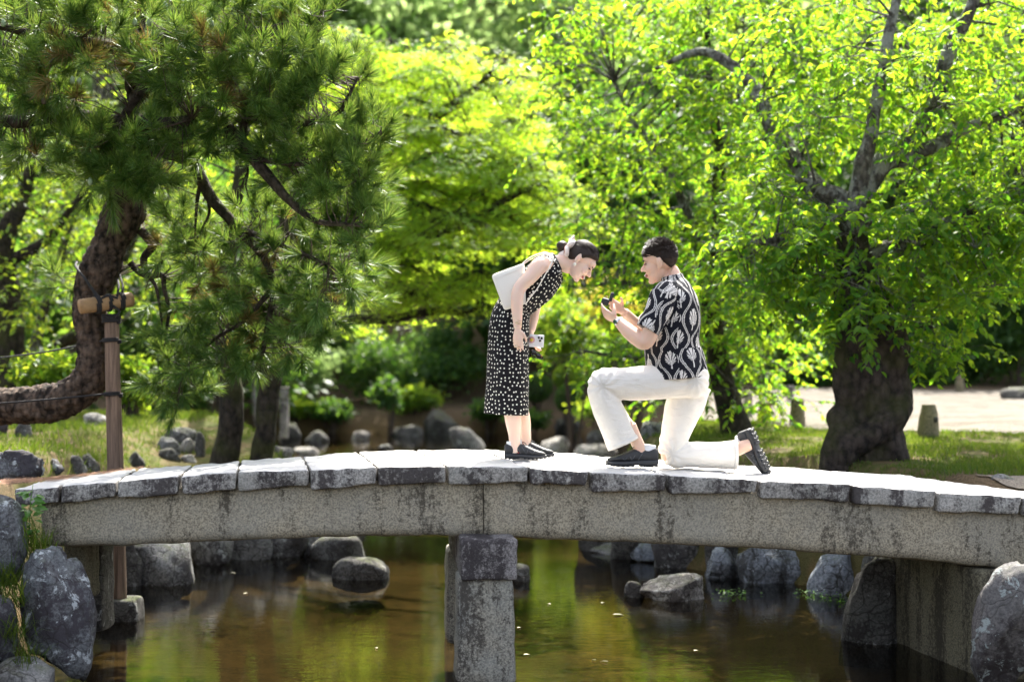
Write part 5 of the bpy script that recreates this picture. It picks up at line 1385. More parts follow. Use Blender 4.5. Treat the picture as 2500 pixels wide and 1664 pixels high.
M['dial'] = simple('green_dial', (0.02, 0.07, 0.04), 0.25, 0.1, 60)
M['lips'] = simple('lips', (0.50, 0.13, 0.12), 0.4, 0.05, 60)
M['lips_m'] = simple('lips_brown', (0.36, 0.15, 0.11), 0.45, 0.05, 60)
M['teeth'] = simple('teeth', (0.85, 0.83, 0.78), 0.3, 0.02, 60)
M['black_box'] = simple('black_leatherette', (0.012, 0.012, 0.015), 0.5, 0.2, 200, 0.2)
M['phone_white'] = simple('white_phone', (0.80, 0.80, 0.82), 0.2, 0.02, 60)
M['black_glass'] = simple('black_glass', (0.01, 0.01, 0.012), 0.1, 0.1, 60)
M['pink'] = simple('pink_grip', (0.55, 0.30, 0.32), 0.4, 0.05, 60)
M['yellow'] = simple('yellow_face', (0.75, 0.55, 0.08), 0.4, 0.05, 60)
M['tortoise'] = simple('tortoiseshell', (0.22, 0.09, 0.03), 0.2, 0.5, 120)
M['scrunchie'] = simple('cream_satin', (0.80, 0.70, 0.64), 0.45, 0.05, 30, 0.2)
M['scrunchie_edge'] = simple('brown_satin_edge', (0.38, 0.17, 0.12), 0.5, 0.1, 30)
t = NT('cream_linen')
o = t.obj()
wv = t.n('TexNoise', Vector=t.map(o, (500, 500, 60)), Scale=1.0, Detail=2).outputs['Fac']
f0 = t.n('TexNoise', Vector=t.n('Mapping', Vector=o, Scale=(5, 7, 16), Rotation=(0, R(28), 0)).outputs[0], Scale=1.0, Detail=2, Roughness=0.45, Distortion=1.2).outputs['Fac']
fold = t.math('ABSOLUTE', t.math('SUBTRACT', f0, 0.5))
hh = t.math('MULTIPLY_ADD', wv, 0.12, fold)
M['linen'] = t.done(t.princ(Base__Color=t.mix(wv, (0.74, 0.70, 0.64), (0.82, 0.785, 0.72)), Roughness=0.9, Specular__IOR__Level=0.15, Normal=t.bump(hh, 0.5, 0.04)))
t = NT('polka_dot_cloth')
uv = t.n('UVMap').outputs[0]
vo = t.n('TexVoronoi', _voronoi_dimensions='2D', Vector=uv, Scale=1 / 0.0285, Randomness=0.6)
dot = t.math('LESS_THAN', vo.outputs['Distance'], 0.185)
fo = t.n('TexNoise', Vector=t.map(t.obj(), (14, 14, 4)), Scale=1.0, Detail=3).outputs['Fac']
M['dots'] = t.done(t.princ(Base__Color=t.mix(dot, (0.008, 0.008, 0.010), (0.80, 0.77, 0.68)), Roughness=0.85, Specular__IOR__Level=0.2, Normal=t.bump(fo, 0.5, 0.02)))
t = NT('palm_print_cloth')
pc = t.n('Attribute', _attribute_name='print').outputs['Fac']
fo = t.n('TexNoise', Vector=t.map(t.obj(), (9, 9, 6)), Scale=1.0, Detail=3, Distortion=0.5).outputs['Fac']
sk_ = t.noise(260, 2)
M['palm'] = t.done(t.princ(Base__Color=t.mix(t.math('MULTIPLY', pc, t.ramp(sk_, [(0.33, 0.55), (0.5, 1)])), (0.009, 0.010, 0.016), (0.74, 0.71, 0.67)), Roughness=0.85, Specular__IOR__Level=0.2, Normal=t.bump(fo, 0.5, 0.025)))

def frame_from(F, U):
    x = norm(np.array(F, float)); z = np.array(U, float); z = norm(z - x * (z @ x)); y = np.cross(z, x)
    return np.stack([x, y, z], -1)

def head_geo(g, c, Mx, s, woman):
    """skull, jaw, cheeks, nose, brow, lips, ears. local x forward, z up"""
    def E(p, r, n=(20, 12)):
        V, F = ellipsoid((0, 0, 0), np.array(r) * s, None, *n)
        g.add((V + np.array(p) * s) @ Mx.T + c, F)
    def T(ps, rs):
        V, F = tube([np.array(p) * s for p in ps], [r * s for r in rs], 10, 4)
        g.add(V @ Mx.T + c, F)
    E((-.018, 0, .030), (.095, .076, .088))
    E((.022, 0, -.030), (.066, .062, .084))
    E((.034, 0, -.074), (.046, .049 if woman else .056, .042))
    E((.062, 0, -.104), (.021, .022, .017))
    E((.058, .030, -.030), (.030, .030, .030)); E((.058, -.030, -.030), (.030, .030, .030))
    E((.062, 0, .035), (.028, .050, .030))
    T([(.080, 0, .012), (.094, 0, -.010), (.106, 0, -.028), (.104, 0, -.036)], [.007, .009, .0125, .008])
    E((.094, .011, -.034), (.010, .008, .007)); E((.094, -.011, -.034), (.010, .008, .007))
    E((.084, 0, -.058), (.012, .024, .0075)); E((.080, 0, -.073), (.013, .021, .008))
    for sy in (-1, 1):
        E((-.014, sy * .082, -.008), (.018, .012, .032)); E((-.006, sy * .080, -.034), (.011, .009, .013)); E((-.022, sy * .088, .002), (.010, .007, .024))
    return lambda p: np.array(p) * s @ Mx.T + c

def part_ell(name, loc, Mx, p, r, s, mat, parent, rot=None):
    V, F = ellipsoid((0, 0, 0), np.array(r) * s, rot, 18, 10)
    V = (V + np.array(p) * s) @ Mx.T + loc
    return link(name, mesh_np(name, V, F, True, mat), parent)

def rotz(a): return np.array([[math.cos(a), -math.sin(a), 0], [math.sin(a), math.cos(a), 0], [0, 0, 1]])
def rotx(a): return np.array([[1, 0, 0], [0, math.cos(a), -math.sin(a)], [0, math.sin(a), math.cos(a)]])
def roty(a): return np.array([[math.cos(a), 0, math.sin(a)], [0, 1, 0], [-math.sin(a), 0, math.cos(a)]])

def face_parts(person, c, Mx, s, woman):
    for sy in (-1, 1):
        part_ell('eye', c, Mx, (.079, sy * .031, .001), (.010, .0145, .0042), s, M['black_box'], person, rotx(-sy * 0.15))
        part_ell('eyebrow', c, Mx, (.086, sy * .033, .021 if woman else .022), (.006, .019, .0032 if woman else .0055), s, M['hair'], person, rotx(-sy * 0.12))
    m = part_ell('mouth', c, Mx, (.085, 0, -.0660), (.012, .029, .0115), s, M['lips'] if woman else M['lips_m'], person)
    o = part_ell('teeth', c, Mx, (.0890, 0, -.0640), (.0115, .025, .0068), s, M['teeth'], person)
    put(o, m)

def hand_geo(g, wrist, d, palm, s=1.0, curl=(0.35, 0.4, 0.45, 0.5), spread=0.12, thumb=(0.7, 0.3), thumb_side=1, L=0.185):
    """d: wrist->knuckles, palm: palm normal (the side fingers curl to). thumb_side: +1/-1 along d x palm"""
    d = norm(np.array(d, float)); n = np.array(palm, float); n = norm(n - d * (n @ d)); w = np.cross(d, n) * thumb_side   # w points to the thumb side
    k = s * L / 0.185
    W0 = np.array(wrist, float)
    V, F = tube([W0 - d * .03 * k, W0, W0 + d * .04 * k, W0 + d * .075 * k, W0 + d * .092 * k], [(.022 * k, .017 * k), (.024 * k, .017 * k), (.036 * k, .0165 * k), (.040 * k, .0135 * k), (.034 * k, .009 * k)], 14, 4, side=w)
    g.add(V, F)
    for i, (off, ln, r) in enumerate(((.030, .072, .0082), (.010, .080, .0085), (-.010, .074, .0080), (-.029, .058, .0070))):
        b = W0 + d * (.086 - abs(off) * .12) * k + w * off * k
        dr = norm(d + w * off * spread * 22)
        c = curl[i]; pts = [b - dr * .02 * k, b]; dd = dr; p = b
        for seg, fr in enumerate((.45, .31, .24)):
            a = c * (0.8 if seg == 0 else 1.0)
            dd = norm(dd * math.cos(a) + n * math.sin(a)) if seg else norm(dr * math.cos(a) + n * math.sin(a))
            p = p + dd * ln * fr * k
            pts.append(p)
        V, F = tube(pts, [r * k, r * k, r * .98 * k, r * .9 * k, r * .72 * k], 9, 4)
        g.add(V, F)
    tb = W0 + d * .02 * k + w * .024 * k
    t1 = norm(d * .65 + w * thumb[0] + n * thumb[1]); t2 = norm(d * .9 + w * thumb[0] * .35 + n * (thumb[1] + .25)); t3 = norm(d + n * (thumb[1] + .3))
    pts = [tb, tb + t1 * .035 * k, tb + t1 * .035 * k + t2 * .032 * k, tb + t1 * .035 * k + t2 * .032 * k + t3 * .024 * k]
    V, F = tube(pts, [.014 * k, .0115 * k, .0095 * k, .007 * k], 9, 4)
    g.add(V, F)

def shoe(person, heel, fwd, up, L, side_mirror=1, name='shoe', socks=True):
    """trail shoe: heel point on the ground, fwd direction, up direction"""
    Mx = frame_from(fwd, up)
    heel = np.array(heel, float)
    k = L / 0.29
    def W(V): return np.asarray(V) * np.array((1, 1.0, 1.17)) * k @ Mx.T + heel
    # sole outline: x, half width, centre shift, bottom, top
    S = [(0.0, .022, 0, .010, .030), (.012, .031, 0, .004, .032), (.05, .036, 0, .0, .032), (.10, .034, .002, .004, .030), (.15, .039, .003, .003, .027), (.20, .046, .002, .001, .025), (.245, .042, -.002, .003, .024), (.275, .030, -.006, .008, .024), (.290, .012, -.010, .014, .023)]
    def loft(secs, n=22, pw=0.6):
        A = catmull(np.array(secs, float), 4)
        a = np.linspace(0, 2 * math.pi, n, endpoint=False)
        ca = np.sign(np.cos(a)) * np.abs(np.cos(a)) ** pw; sa = np.sign(np.sin(a)) * np.abs(np.sin(a)) ** pw
        V = np.stack([np.repeat(A[:, :1], n, 1), A[:, 2:3] + A[:, 1:2] * ca, (A[:, 3:4] + A[:, 4:5]) / 2 + (A[:, 4:5] - A[:, 3:4]) / 2 * sa], -1)
        m = len(A)
        i = np.arange(m - 1)[:, None] * n; j = np.arange(n)[None, :]; j2 = (j + 1) % n
        q = np.stack([i + j, i + n + j, i + n + j2, i + j2], -1).reshape(-1, 4)
        c0, c1 = V[0].mean(0), V[-1].mean(0)
        VV = np.vstack([V.reshape(-1, 3), c0, c1]); jj = np.arange(n); jn = (jj + 1) % n
        tr = np.vstack([np.stack([np.full(n, m * n), jj, jn], -1), np.stack([np.full(n, m * n + 1), (m - 1) * n + jn, (m - 1) * n + jj], -1)])
        return VV, [q, tr]
    g = Geo()
    V, F = loft(S, 22, 0.55); g.add(W(V), F)
    for x in np.linspace(.012, .275, 11):       # lugs under the sole
        hw = np.interp(x, [a[0] for a in S], [a[1] for a in S]); zb = np.interp(x, [a[0] for a in S], [a[3] for a in S]); sh = np.interp(x, [a[0] for a in S], [a[2] for a in S])
        if .095 < x < .125: continue
        for yy in (-.72, -.24, .24, .72):
            V, F = box_np((x + (.006 if abs(yy) < .5 else 0), sh + yy * hw, zb - .001), (.0075, .0062, .005), rotz(0.5 * np.sign(yy)))
            g.add(W(V), F)
    sole = g.build('sole', M['black_rubber'], person)
    U = [(.000, .014, 0, .024, .070), (.010, .026, 0, .022, .082), (.035, .032, 0, .022, .088), (.075, .033, 0, .022, .082), (.105, .034, .001, .022, .084), (.13, .036, .002, .022, .082), (.165, .039, .002, .022, .070), (.20, .041, .002, .022, .057), (.235, .039, -.001, .022, .046), (.262, .031, -.004, .022, .040), (.281, .016, -.008, .022, .032)]
    V, F = loft(U, 24, 0.8)
    up_ = link(name, mesh_np(name, W(V), F, True, M['black_mesh']), person)
    put(sole, up_)
    # overlays and laces
    for sy in (-1, 1):
        for x0, x1, z0, z1 in ((.115, .085, .028, .070), (.150, .120, .028, .068), (.150, .165, .028, .060), (.19, .165, .028, .052), (.19, .21, .028, .046)):
            hw0 = np.interp(x0, [a[0] for a in U], [a[1] for a in U]); hw1 = np.interp(x1, [a[0] for a in U], [a[1] for a in U])
            V, F = tube(W([(x0, sy * (hw0 + .0005), z0), ((x0 + x1) / 2, sy * ((hw0 + hw1) / 2 + .001), (z0 + z1) / 2), (x1, sy * hw1 * .86, z1)]), [.0022 * k] * 3, 6, 3)
            put(link('overlay', mesh_np('overlay', V, F, True, M['shoe_trim']), person), up_)
    g = Geo()
    for i, x in enumerate((.128, .143, .158, .173, .188)):
        z = np.interp(x, [a[0] for a in U], [a[4] for a in U])
        V, F = tube(W([(x, -.022, z - .006), (x + .004, 0, z + .003), (x, .022, z - .006)]), [.002 * k] * 3, 6, 3); g.add(V, F)
    V, F = tube(W([(.128, 0, .083), (.12, .012, .095), (.135, .022, .092), (.15, .018, .082)]), [.0016 * k] * 4, 6, 4); g.add(V, F)
    V, F = tube(W([(.128, 0, .083), (.125, -.014, .094), (.14, -.022, .090), (.155, -.024, .075)]), [.0016 * k] * 4, 6, 4); g.add(V, F)
    put(g.build('laces', M['black_rubber'], person), up_)
    V, F = tube(W([(.094, -.0338, .034), (.100, -.0345, .035)]), [.003 * k, .003 * k], 8, 2)
    put(link('tag', mesh_np('tag', V, F, True, M['red']), person), up_)
    if socks:
        V, F = tube(W([(.055, 0, .065), (.052, 0, .085), (.05, 0, .100)]), [(.029 * k, .040 * k), (.028 * k, .038 * k), (.027 * k, .036 * k)], 18, 3, side=Mx[:, 1])
        put(link('sock', mesh_np('sock', V, F, True, M['sock']), person), up_)
    return W

def hair_cap(person, c, Mx, s, line, mat, out=0.010, extra=None, name='hair'):
    V, F = ellipsoid((0, 0, 0), (1, 1, 1), None, 56, 36)
    P = V * np.array((.095 + out, .076 + out, .088 + out)) + np.array((-.018, 0, .030))
    f = line(P)                       # > 0 where hair grows
    k = sstep(-.010, .008, f)[:, None]
    inner = V * np.array((.080, .062, .072)) + np.array((-.018, 0, .025))
    P = inner * (1 - k) + P * k
    W = P * s @ Mx.T + c
    for i, p in enumerate(W): W[i] = p + (Mx @ V[i]) * 0.0025 * noise.noise(Vector((P[i][0] * 60, P[i][1] * 160, P[i][2] * 160)))
    g = Geo(); g.add(W, F)
    if extra: extra(g)
    return g.build(name, mat, person)

def cloth_uv(o, UV):
    ul = o.data.uv_layers.new(name='UVMap')
    li = np.empty(len(o.data.loops), np.int32); o.data.loops.foreach_get('vertex_index', li)
    ul.data.foreach_set('uv', UV[li].astype(np.float32).ravel())

# ------------------------------------------------------------------ the woman
YW = 0.14
wf = at(1285, 1119, YW)
woman = thing('person', (wf.x, YW, wf.z), 'woman in a sleeveless black dress with white polka dots, bending forward and smiling', 'person')
wc = np.array(at(1419, 638, YW))
WM = frame_from((.69, -.16, -.72), (.72, 0.05, .70))
g = Geo()
headpt = head_geo(g, wc, WM, 0.97, True)
side = (0, 1, 0)
def A3(u, v, y): return np.array(tuple(at(u, v, y)))
nb = wc + WM @ np.array((-.045, 0, -.085))
V, F = tube([A3(1330, 668, YW), A3(1352, 646, YW), A3(1376, 640, YW), nb, wc + WM @ np.array((-.03, 0, -.03))], [(.09, .07), (.062, .055), (.047, .050), (.045, .052), (.045, .05)], 18, 5, side=side); g.add(V, F)
V, F = tube([A3(1240, 850, YW), A3(1250, 780, YW), A3(1268, 735, YW), A3(1306, 700, YW), A3(1335, 662, YW)], [(.13, .10), (.13, .10), (.11, .08), (.13, .10), (.12, .085)], 20, 5, side=side); g.add(V, F)
# right arm (camera side), hanging
sh = A3(1318, 648, -.02)
V, F = tube([A3(1335, 652, .04), sh, A3(1296, 674, -.055), A3(1268, 704, -.075), A3(1262, 735, -.085), A3(1263, 770, -.09), A3(1264, 800, -.09)], [.058, .056, .047, .0405, .0395, .033, .0245], 16, 6); g.add(V, F)
hand_geo(g, A3(1264, 803, -.09), (.02, -.03, -1), (.35, .9, .0), 0.95, (.12, .2, .28, .36), .10, (.55, .2), 1, 0.17)
# left arm, forward and down, holding the phone
V, F = tube([A3(1345, 655, .22), A3(1338, 662, .29), A3(1322, 705, .32), A3(1308, 745, .31), A3(1302, 780, .27), A3(1297, 808, .23)], [.055, .05, .042, .037, .032, .024], 16, 6); g.add(V, F)
hand_geo(g, A3(1297, 812, .225), (.16, -.12, -1), (.95, -.2, .15), 0.95, (.35, .6, .75, .8), .05, (.3, .5), -1, 0.17)
# legs
for (ua, uk, y) in ((1257, 1243, .06), (1283, 1262, .21)):
    V, F = tube([A3(uk, 850, y), A3(uk, 930, y), A3(uk + 5, 985, y), A3((ua + uk) / 2 + 3, 1025, y), A3(ua - 1, 1060, y), A3(ua, 1085, y), A3(ua + 2, 1105, y)], [.075, .058, .054, .052, .0385, .036, .034], 16, 5); g.add(V, F)
wbody = remesh_to('body', g, 0.0042, M['skin_w'], woman, 4)
face_parts(woman, wc, WM, 0.97, True)
# dress: one piece from the hem to the neckline
SEC = [(1238, 1010, .150, .1430), (1240, 960, .156, .1385), (1241, 930, .160, .1365), (1241, 880, .168, .1335), (1242, 830, .174, .1310), (1244, 790, .176, .1270), (1250, 764, .163, .1200), (1262, 741, .145, .1100), (1282, 722, .150, .1150), (1305, 701, .160, .1270), (1322, 680, .168, .1240), (1337, 662, .172, .1140), (1348, 650, .150, .0980), (1357, 643, .100, .0760), (1363, 640, .066, .0600)]
pts = np.array([tuple(at(u, v, YW)) for u, v, a, b in SEC]); rr = np.array([(a, b) for u, v, a, b in SEC])
n = 150
V, F = tube(pts, rr, n, 12, side=side, cap=False)
m = len(V) // n
G3 = V.reshape(m, n, 3)
cen = G3.mean(1, keepdims=True)
# drape: soft vertical folds towards the hem, pulls at the waist
tt = np.linspace(0, 1, m)[:, None]; aa = np.linspace(0, 2 * math.pi, n, endpoint=False)[None, :]
fold = 0.006 * np.sin(aa * 5 + 1.2 * np.sin(aa * 2) + 3 * tt) * sstep(.45, 0.0, tt) + 0.005 * np.sin(aa * 9 + 18 * tt + 2 * np.sin(aa * 3)) * np.exp(-((tt - .53) / .07) ** 2) + 0.003 * np.sin(aa * 7 + 25 * tt) * sstep(.5, .6, tt)
G3 = G3 + norm(G3 - cen) * fold[..., None]
# bust
ax = np.array(at(1330, 738, YW)) - np.array(at(1306, 700, YW)); ax /= np.linalg.norm(ax)
arc = np.concatenate([[0], np.cumsum(np.linalg.norm(np.diff(pts[:, :], axis=0), axis=1))])
vlen = np.concatenate([[0], np.cumsum(np.linalg.norm(np.diff(cen[:, 0], axis=0), axis=1))])
per = np.linalg.norm(np.diff(np.concatenate([G3, G3[:, :1]], 1), axis=1), axis=2).sum(1)
UV = np.stack([aa / (2 * math.pi) * np.full((m, 1), 0.92), np.repeat(vlen[:, None], n, 1)], -1)
# close the seam with doubled vertices for clean uvs
G3 = np.concatenate([G3, G3[:, :1]], 1); UV = np.concatenate([UV, UV[:, :1] + np.array([0.92, 0])], 1)
nn_ = n + 1
i = np.arange(m - 1)[:, None] * nn_; j = np.arange(n)[None, :]
q = np.stack([i + j, i + j + 1, i + nn_ + j + 1, i + nn_ + j], -1).reshape(-1, 4)
dress = link('dress', mesh_np('dress', G3.reshape(-1, 3), [q], True, M['dots']), woman)
cloth_uv(dress, UV.reshape(-1, 2))
sm = dress.modifiers.new('thickness', 'SOLIDIFY'); sm.thickness = 0.004; sm.offset = -1
# shoulder straps of the dress (cap over the shoulders)
for sy in (-1, 1):
    y0 = YW + sy * .135
    V, F = tube([A3(1318, 690, y0 + sy * .02), A3(1322, 664, y0 + sy * .028), A3(1336, 644, y0 + sy * .01), A3(1350, 640, y0 - sy * .02), A3(1362, 652, y0 - sy * .03), A3(1364, 672, y0 - sy * .02)], [(.022, .012), (.024, .012), (.026, .010), (.026, .010), (.026, .012), (.022, .012)], 22, 6, side=(0, 1, 0))
    st_o = link('shoulder', mesh_np('shoulder', V, F, True, M['dots']), woman)
    put(st_o, dress)
    cloth_uv(st_o, np.stack([V[:, 0] * 1.0 + V[:, 1] * .7, V[:, 2] - V[:, 1] * .6], -1))
# a waist tie with little ends
V, F = tube([A3(1216, 742, YW), A3(1240, 752, YW - .10), A3(1275, 752, YW - .12), A3(1302, 752, YW - .03)], [(.010, .004)] * 4, 8, 5)
wt = link('waistband', mesh_np('waistband', V, F, True, M['dots']), woman)
cloth_uv(wt, np.stack([V[:, 0], V[:, 2]], -1))
put(wt, dress)
# hair drawn back into a low bun
def strand(g, a0, z0, rs, Mx, c, s, out=.0105, w=.0016):
    # from the hairline over the skull to the knot
    d0 = np.array((math.cos(a0), math.sin(a0), z0)); d0 /= np.linalg.norm(d0)
    d1 = norm(np.array((-1.0, .12 * d0[1], -.28)))
    P = []
    for k in np.linspace(0, 1, 7):
        d = norm(d0 * (1 - k) + d1 * k + np.array((0, 0, .35 * math.sin(k * math.pi) * max(0, d0[2]))))
        P.append((d * np.array((.095 + out, .076 + out, .088 + out)) * (1 + .012 * rs.normal() * .3) + np.array((-.018, 0, .030))) * s @ Mx.T + c)
    V, F = tube(P, [w * .5, w, w, w, w, w, w * .5], 5, 2)
    g.add(V, F)
def bun(g):
    rs = np.random.default_rng(31)
    for _ in range(230):
        a0 = rs.uniform(-2.0, 2.0); lim = .30 + .42 * math.cos(a0)
        strand(g, a0, lim + rs.uniform(.02, 1.5) ** 1.2, rs, WM, wc, .97, rs.uniform(.013, .0165), rs.uniform(.0010, .0022))
    V, F = ellipsoid((0, 0, 0), (.042, .040, .036), None, 24, 16)
    V = V * (1 + 0.08 * vnoise(V, 60, 3)[:, None]); V = V + np.array((-.155, 0, -.020))
    g.add(V * .97 @ WM.T + wc, F)
    V, F = tube([np.array(p) for p in ((-.08, 0, .0), (-.115, 0, -.012), (-.15, 0, -.02))], [.05, .034, .03], 18, 4)
    g.add(V * .97 @ WM.T + wc, F)
    rs = np.random.default_rng(3)
    for _ in range(70):
        p = np.array((-.155, 0, -.02)) + norm(rs.normal(size=3)) * .036
        d = norm(rs.normal(size=3) + np.array((-1.0, 0, .3))) * rs.uniform(.01, .03)
        V, F = tube([p, p + d * .6, p + d + rs.normal(size=3) * .006], [.0012, .0009, .0004], 4, 2); g.add(V * .97 @ WM.T + wc, F)
hair_cap(woman, wc, WM, 0.97, lambda P: P[:, 2] - (.000 + 1.0 * P[:, 0]) - .016 * np.exp(-((P[:, 0] - .03) / .03) ** 2), M['hair'], 0.014, bun)
# scrunchie
sc_c = wc + WM @ np.array((-.112, 0, -.006)) * 1.0
ax_ = WM @ np.array((-1, 0, -.25))
s_ = norm(np.cross(ax_, WM @ np.array((0, 1, 0)))); o_ = np.cross(norm(ax_), s_)
P, Rr = [], []
for k in range(41):
    a = k / 40 * 6.2832
    P.append(sc_c + (s_ * math.cos(a) + o_ * math.sin(a)) * (.046 + .014 * math.sin(7 * a)) + norm(ax_) * .008 * math.sin(5 * a)); Rr.append((.027 + .008 * math.sin(6 * a + 1), .017))
V, F = tube(P, Rr, 14, 2)
scr = link('scrunchie', mesh_np('scrunchie', V, F, True, M['scrunchie']), woman)
for dy in (-.03, .03):
    b = sc_c + s_ * .02
    top = sc_c + WM @ np.array((-.035, dy, .085))
    V, F = tube([b, b + (top - b) * .5 + WM @ np.array((0, dy * .5, 0)), top], [(.016, .006), (.030, .007), (.008, .004)], 14, 5, side=WM @ np.array((.3, 1, 0)))
    put(link('scarf_end', mesh_np('scarf_end', V, F, True, M['scrunchie']), woman), scr)
for off in (.0, .55):
    P = [sc_c + (s_ * math.cos(a) + o_ * math.sin(a)) * (.068 + .016 * math.sin(7 * a)) + norm(ax_) * (.010 * math.sin(5 * a) + off * .02) for a in np.linspace(0, 6.2832, 40)]
    V, F = tube(P, [.0028] * 40, 6, 1)
    put(link('trim', mesh_np('trim', V, F, True, M['scrunchie_edge']), woman), scr)
part_ell('earring', wc, WM, (-.002, -.086, -.052), (.011, .008, .011), .97, M['pearl'], woman)
for k, dz in enumerate((0.0, .012, .020)):
    p = A3(1264, 783 + dz * 390, -.09)
    V, F = ring(p, (.15 + .1 * k, .1, 1), .029, .0012, 26, 1)
    link('bracelet', mesh_np('bracelet', V, F, True, M['gold']), woman)
for (u, v) in ((1263, 848), (1268, 846)):
    V, F = ring(A3(u, v, -.088), (.05, 0, 1), .0098, .0016, 16, 1)
    link('finger_ring', mesh_np('finger_ring', V, F, True, M['gold']), woman)
dz0 = at(1285, 1118, .1).z
shoe(woman, (at(1231, 1118, .06).x, .06, at(1231, 1119.5, .06).z + .004), (1, -.02, -.01), (0, 0, 1), .268)
shoe(woman, (at(1252, 1117, .21).x, .21, at(1252, 1114.5, .21).z + .004), (1, -.04, -.01), (0, 0, 1), .268)

# shoulder bag, phone, sunglasses: things of their own
bag = thing('shoulder_bag', tuple(A3(1240, 755, -.005)), 'flat white leather shoulder bag hanging under the woman\'s arm', 'bag')
def panel(cs, th, r, amp, mat, name, parent, n=(14, 4, 14)):
    bl, br, tl, tr = cs
    dy = Vector((0, th, 0))
    V, F = rough_block([bl, br, bl + dy, br + dy, tl, tr, tl + dy, tr + dy], n, r, amp, 3, 5)
    return link(name, mesh_np(name, V, F, True, mat), parent)
yb = -.035
panel([at(1231, 758, yb), at(1284, 742, yb), at(1199, 671, yb), at(1281, 641, yb)], .055, .016, .002, M['leather_white'], 'pouch', bag)
for ps in ([(1201, 673, yb - .001), (1240, 657, yb - .003), (1280, 643, yb - .001)], [(1206, 681, yb - .001), (1243, 666, yb - .003), (1280, 652, yb - .001)], [(1203, 676, yb - .001), (1218, 714, yb - .003), (1233, 753, yb - .001)]):
    V, F = tube([at(*p) for p in ps], [.0016] * 3, 6, 5)
    link('seam', mesh_np('seam', V, F, True, M['leather_white']), bag)
for ps in ([(1279, 644, -.02), (1298, 632, -.03), (1326, 621, -.02), (1346, 626, -.02), (1345, 645, -.045), (1330, 672, -.062), (1312, 704, -.062), (1296, 724, -.05), (1283, 742, -.02)],
           [(1276, 642, .0), (1296, 627, -.01), (1324, 617, .0), (1344, 620, .005), (1350, 632, -.03), (1338, 660, -.06)]):
    V, F = tube([at(*p) for p in ps], [(.0065, .003)] * len(ps), 8, 6)
    link('strap', mesh_np('strap', V, F, True, M['leather_white']), bag)
for u, v in ((1298, 720), (1290, 730), (1302, 712)):
    V, F = ellipsoid(at(u, v, -.062), (.008, .006, .008), None, 12, 8)
    link('knot', mesh_np('knot', V, F, True, M['leather_white']), bag)
phone = thing('phone', tuple(A3(1312, 846, .17)), 'white phone with three camera lenses in the woman\'s left hand', 'phone')
yp = .165
panel([at(1288, 846, yp), at(1327, 848, yp), at(1293, 815, yp), at(1329, 818, yp)], .009, .004, 0, M['phone_white'], 'case', phone, (5, 3, 5))
for u, v in ((1315.5, 824), (1322.5, 825.5), (1318.5, 831.5)):
    V, F = tube([at(u, v, yp - .004), at(u, v, yp + .002)], [.0072, .0072], 18, 2)
    link('camera_lens', mesh_np('camera_lens', V, F, False, M['black_glass']), phone)
V, F = tube([at(1298, 829, yp - .005), at(1298, 829, yp + .002)], [.021, .021], 24, 2); link('grip', mesh_np('grip', V, F, False, M['pink']), phone)
V, F = tube([at(1298, 829, yp - .008), at(1298, 829, yp)], [.011, .011], 20, 2); link('grip_centre', mesh_np('grip_centre', V, F, False, M['yellow']), phone)
gl_ = thing('sunglasses', tuple(A3(1312, 864, .19)), 'folded dark sunglasses held below the phone', 'sunglasses')
for (u, v) in ((1303, 860), (1315, 868)):
    V, F = ellipsoid(at(u, v, .19), (.022, .004, .014), roty(.6), 18, 10); link('lens', mesh_np('lens', V, F, True, M['black_glass']), gl_)
V, F = tube([at(1296, 861, .18), at(1308, 872, .18), at(1323, 876, .185), at(1325, 869, .19)], [.003, .003, .004, .004], 8, 4); link('temple', mesh_np('temple', V, F, True, M['black_glass']), gl_)
V, F = tube([at(1320, 866, .19), at(1324, 872, .19), at(1322, 877, .19)], [.005, .005, .004], 8, 3); link('hinge', mesh_np('hinge', V, F, True, M['tortoise']), gl_)

# ------------------------------------------------------------------ the man
mf = at(1640, 1145, 0.0)
man = thing('person', (mf.x, 0.0, mf.z), 'man kneeling on one knee in a black palm-print shirt and cream trousers', 'person')
mc = np.array(at(1609, 640, 0.02))
MM = frame_from((-.95, .26, -.17), (-.15, 0.02, .98))
g = Geo()
head_geo(g, mc, MM, 1.06, False)
V, F = tube([A3(1648, 715, .02), A3(1644, 690, .02), A3(1636, 668, .02), mc + MM @ np.array((-.04, 0, -.06))], [(.09, .08), (.066, .064), (.060, .062), (.058, .06)], 18, 5, side=side); g.add(V, F)
V, F = tube([A3(1672, 915, 0), A3(1655, 850, 0), A3(1652, 780, 0), A3(1648, 720, 0.01)], [(.14, .12), (.15, .13), (.16, .12), (.13, .09)], 18, 5, side=side); g.add(V, F)
# near (left) arm
V, F = tube([A3(1635, 712, -.10), A3(1622, 720, -.17), A3(1600, 775, -.215), A3(1578, 832, -.225), A3(1556, 825, -.205), A3(1532, 806, -.165), A3(1508, 783, -.11)], [.075, .066, .056, .050, .050, .044, .031], 16, 6); g.add(V, F)
hand_geo(g, A3(1506, 781, -.105), (-.72, .45, .42), (-.1, .62, .55), 1.0, (.30, .38, .45, .5), .05, (.5, .7), -1, 0.185)
# far (right) arm
V, F = tube([A3(1640, 712, .14), A3(1630, 720, .20), A3(1600, 775, .235), A3(1572, 812, .225), A3(1550, 790, .19), A3(1524, 762, .13)], [.07, .064, .054, .048, .043, .031], 16, 6); g.add(V, F)
hand_geo(g, A3(1521, 759, .125), (-.74, -.42, .42), (-.25, -.62, .30), 1.0, (.35, .45, .5, .55), .05, (.5, .6), 1, 0.185)
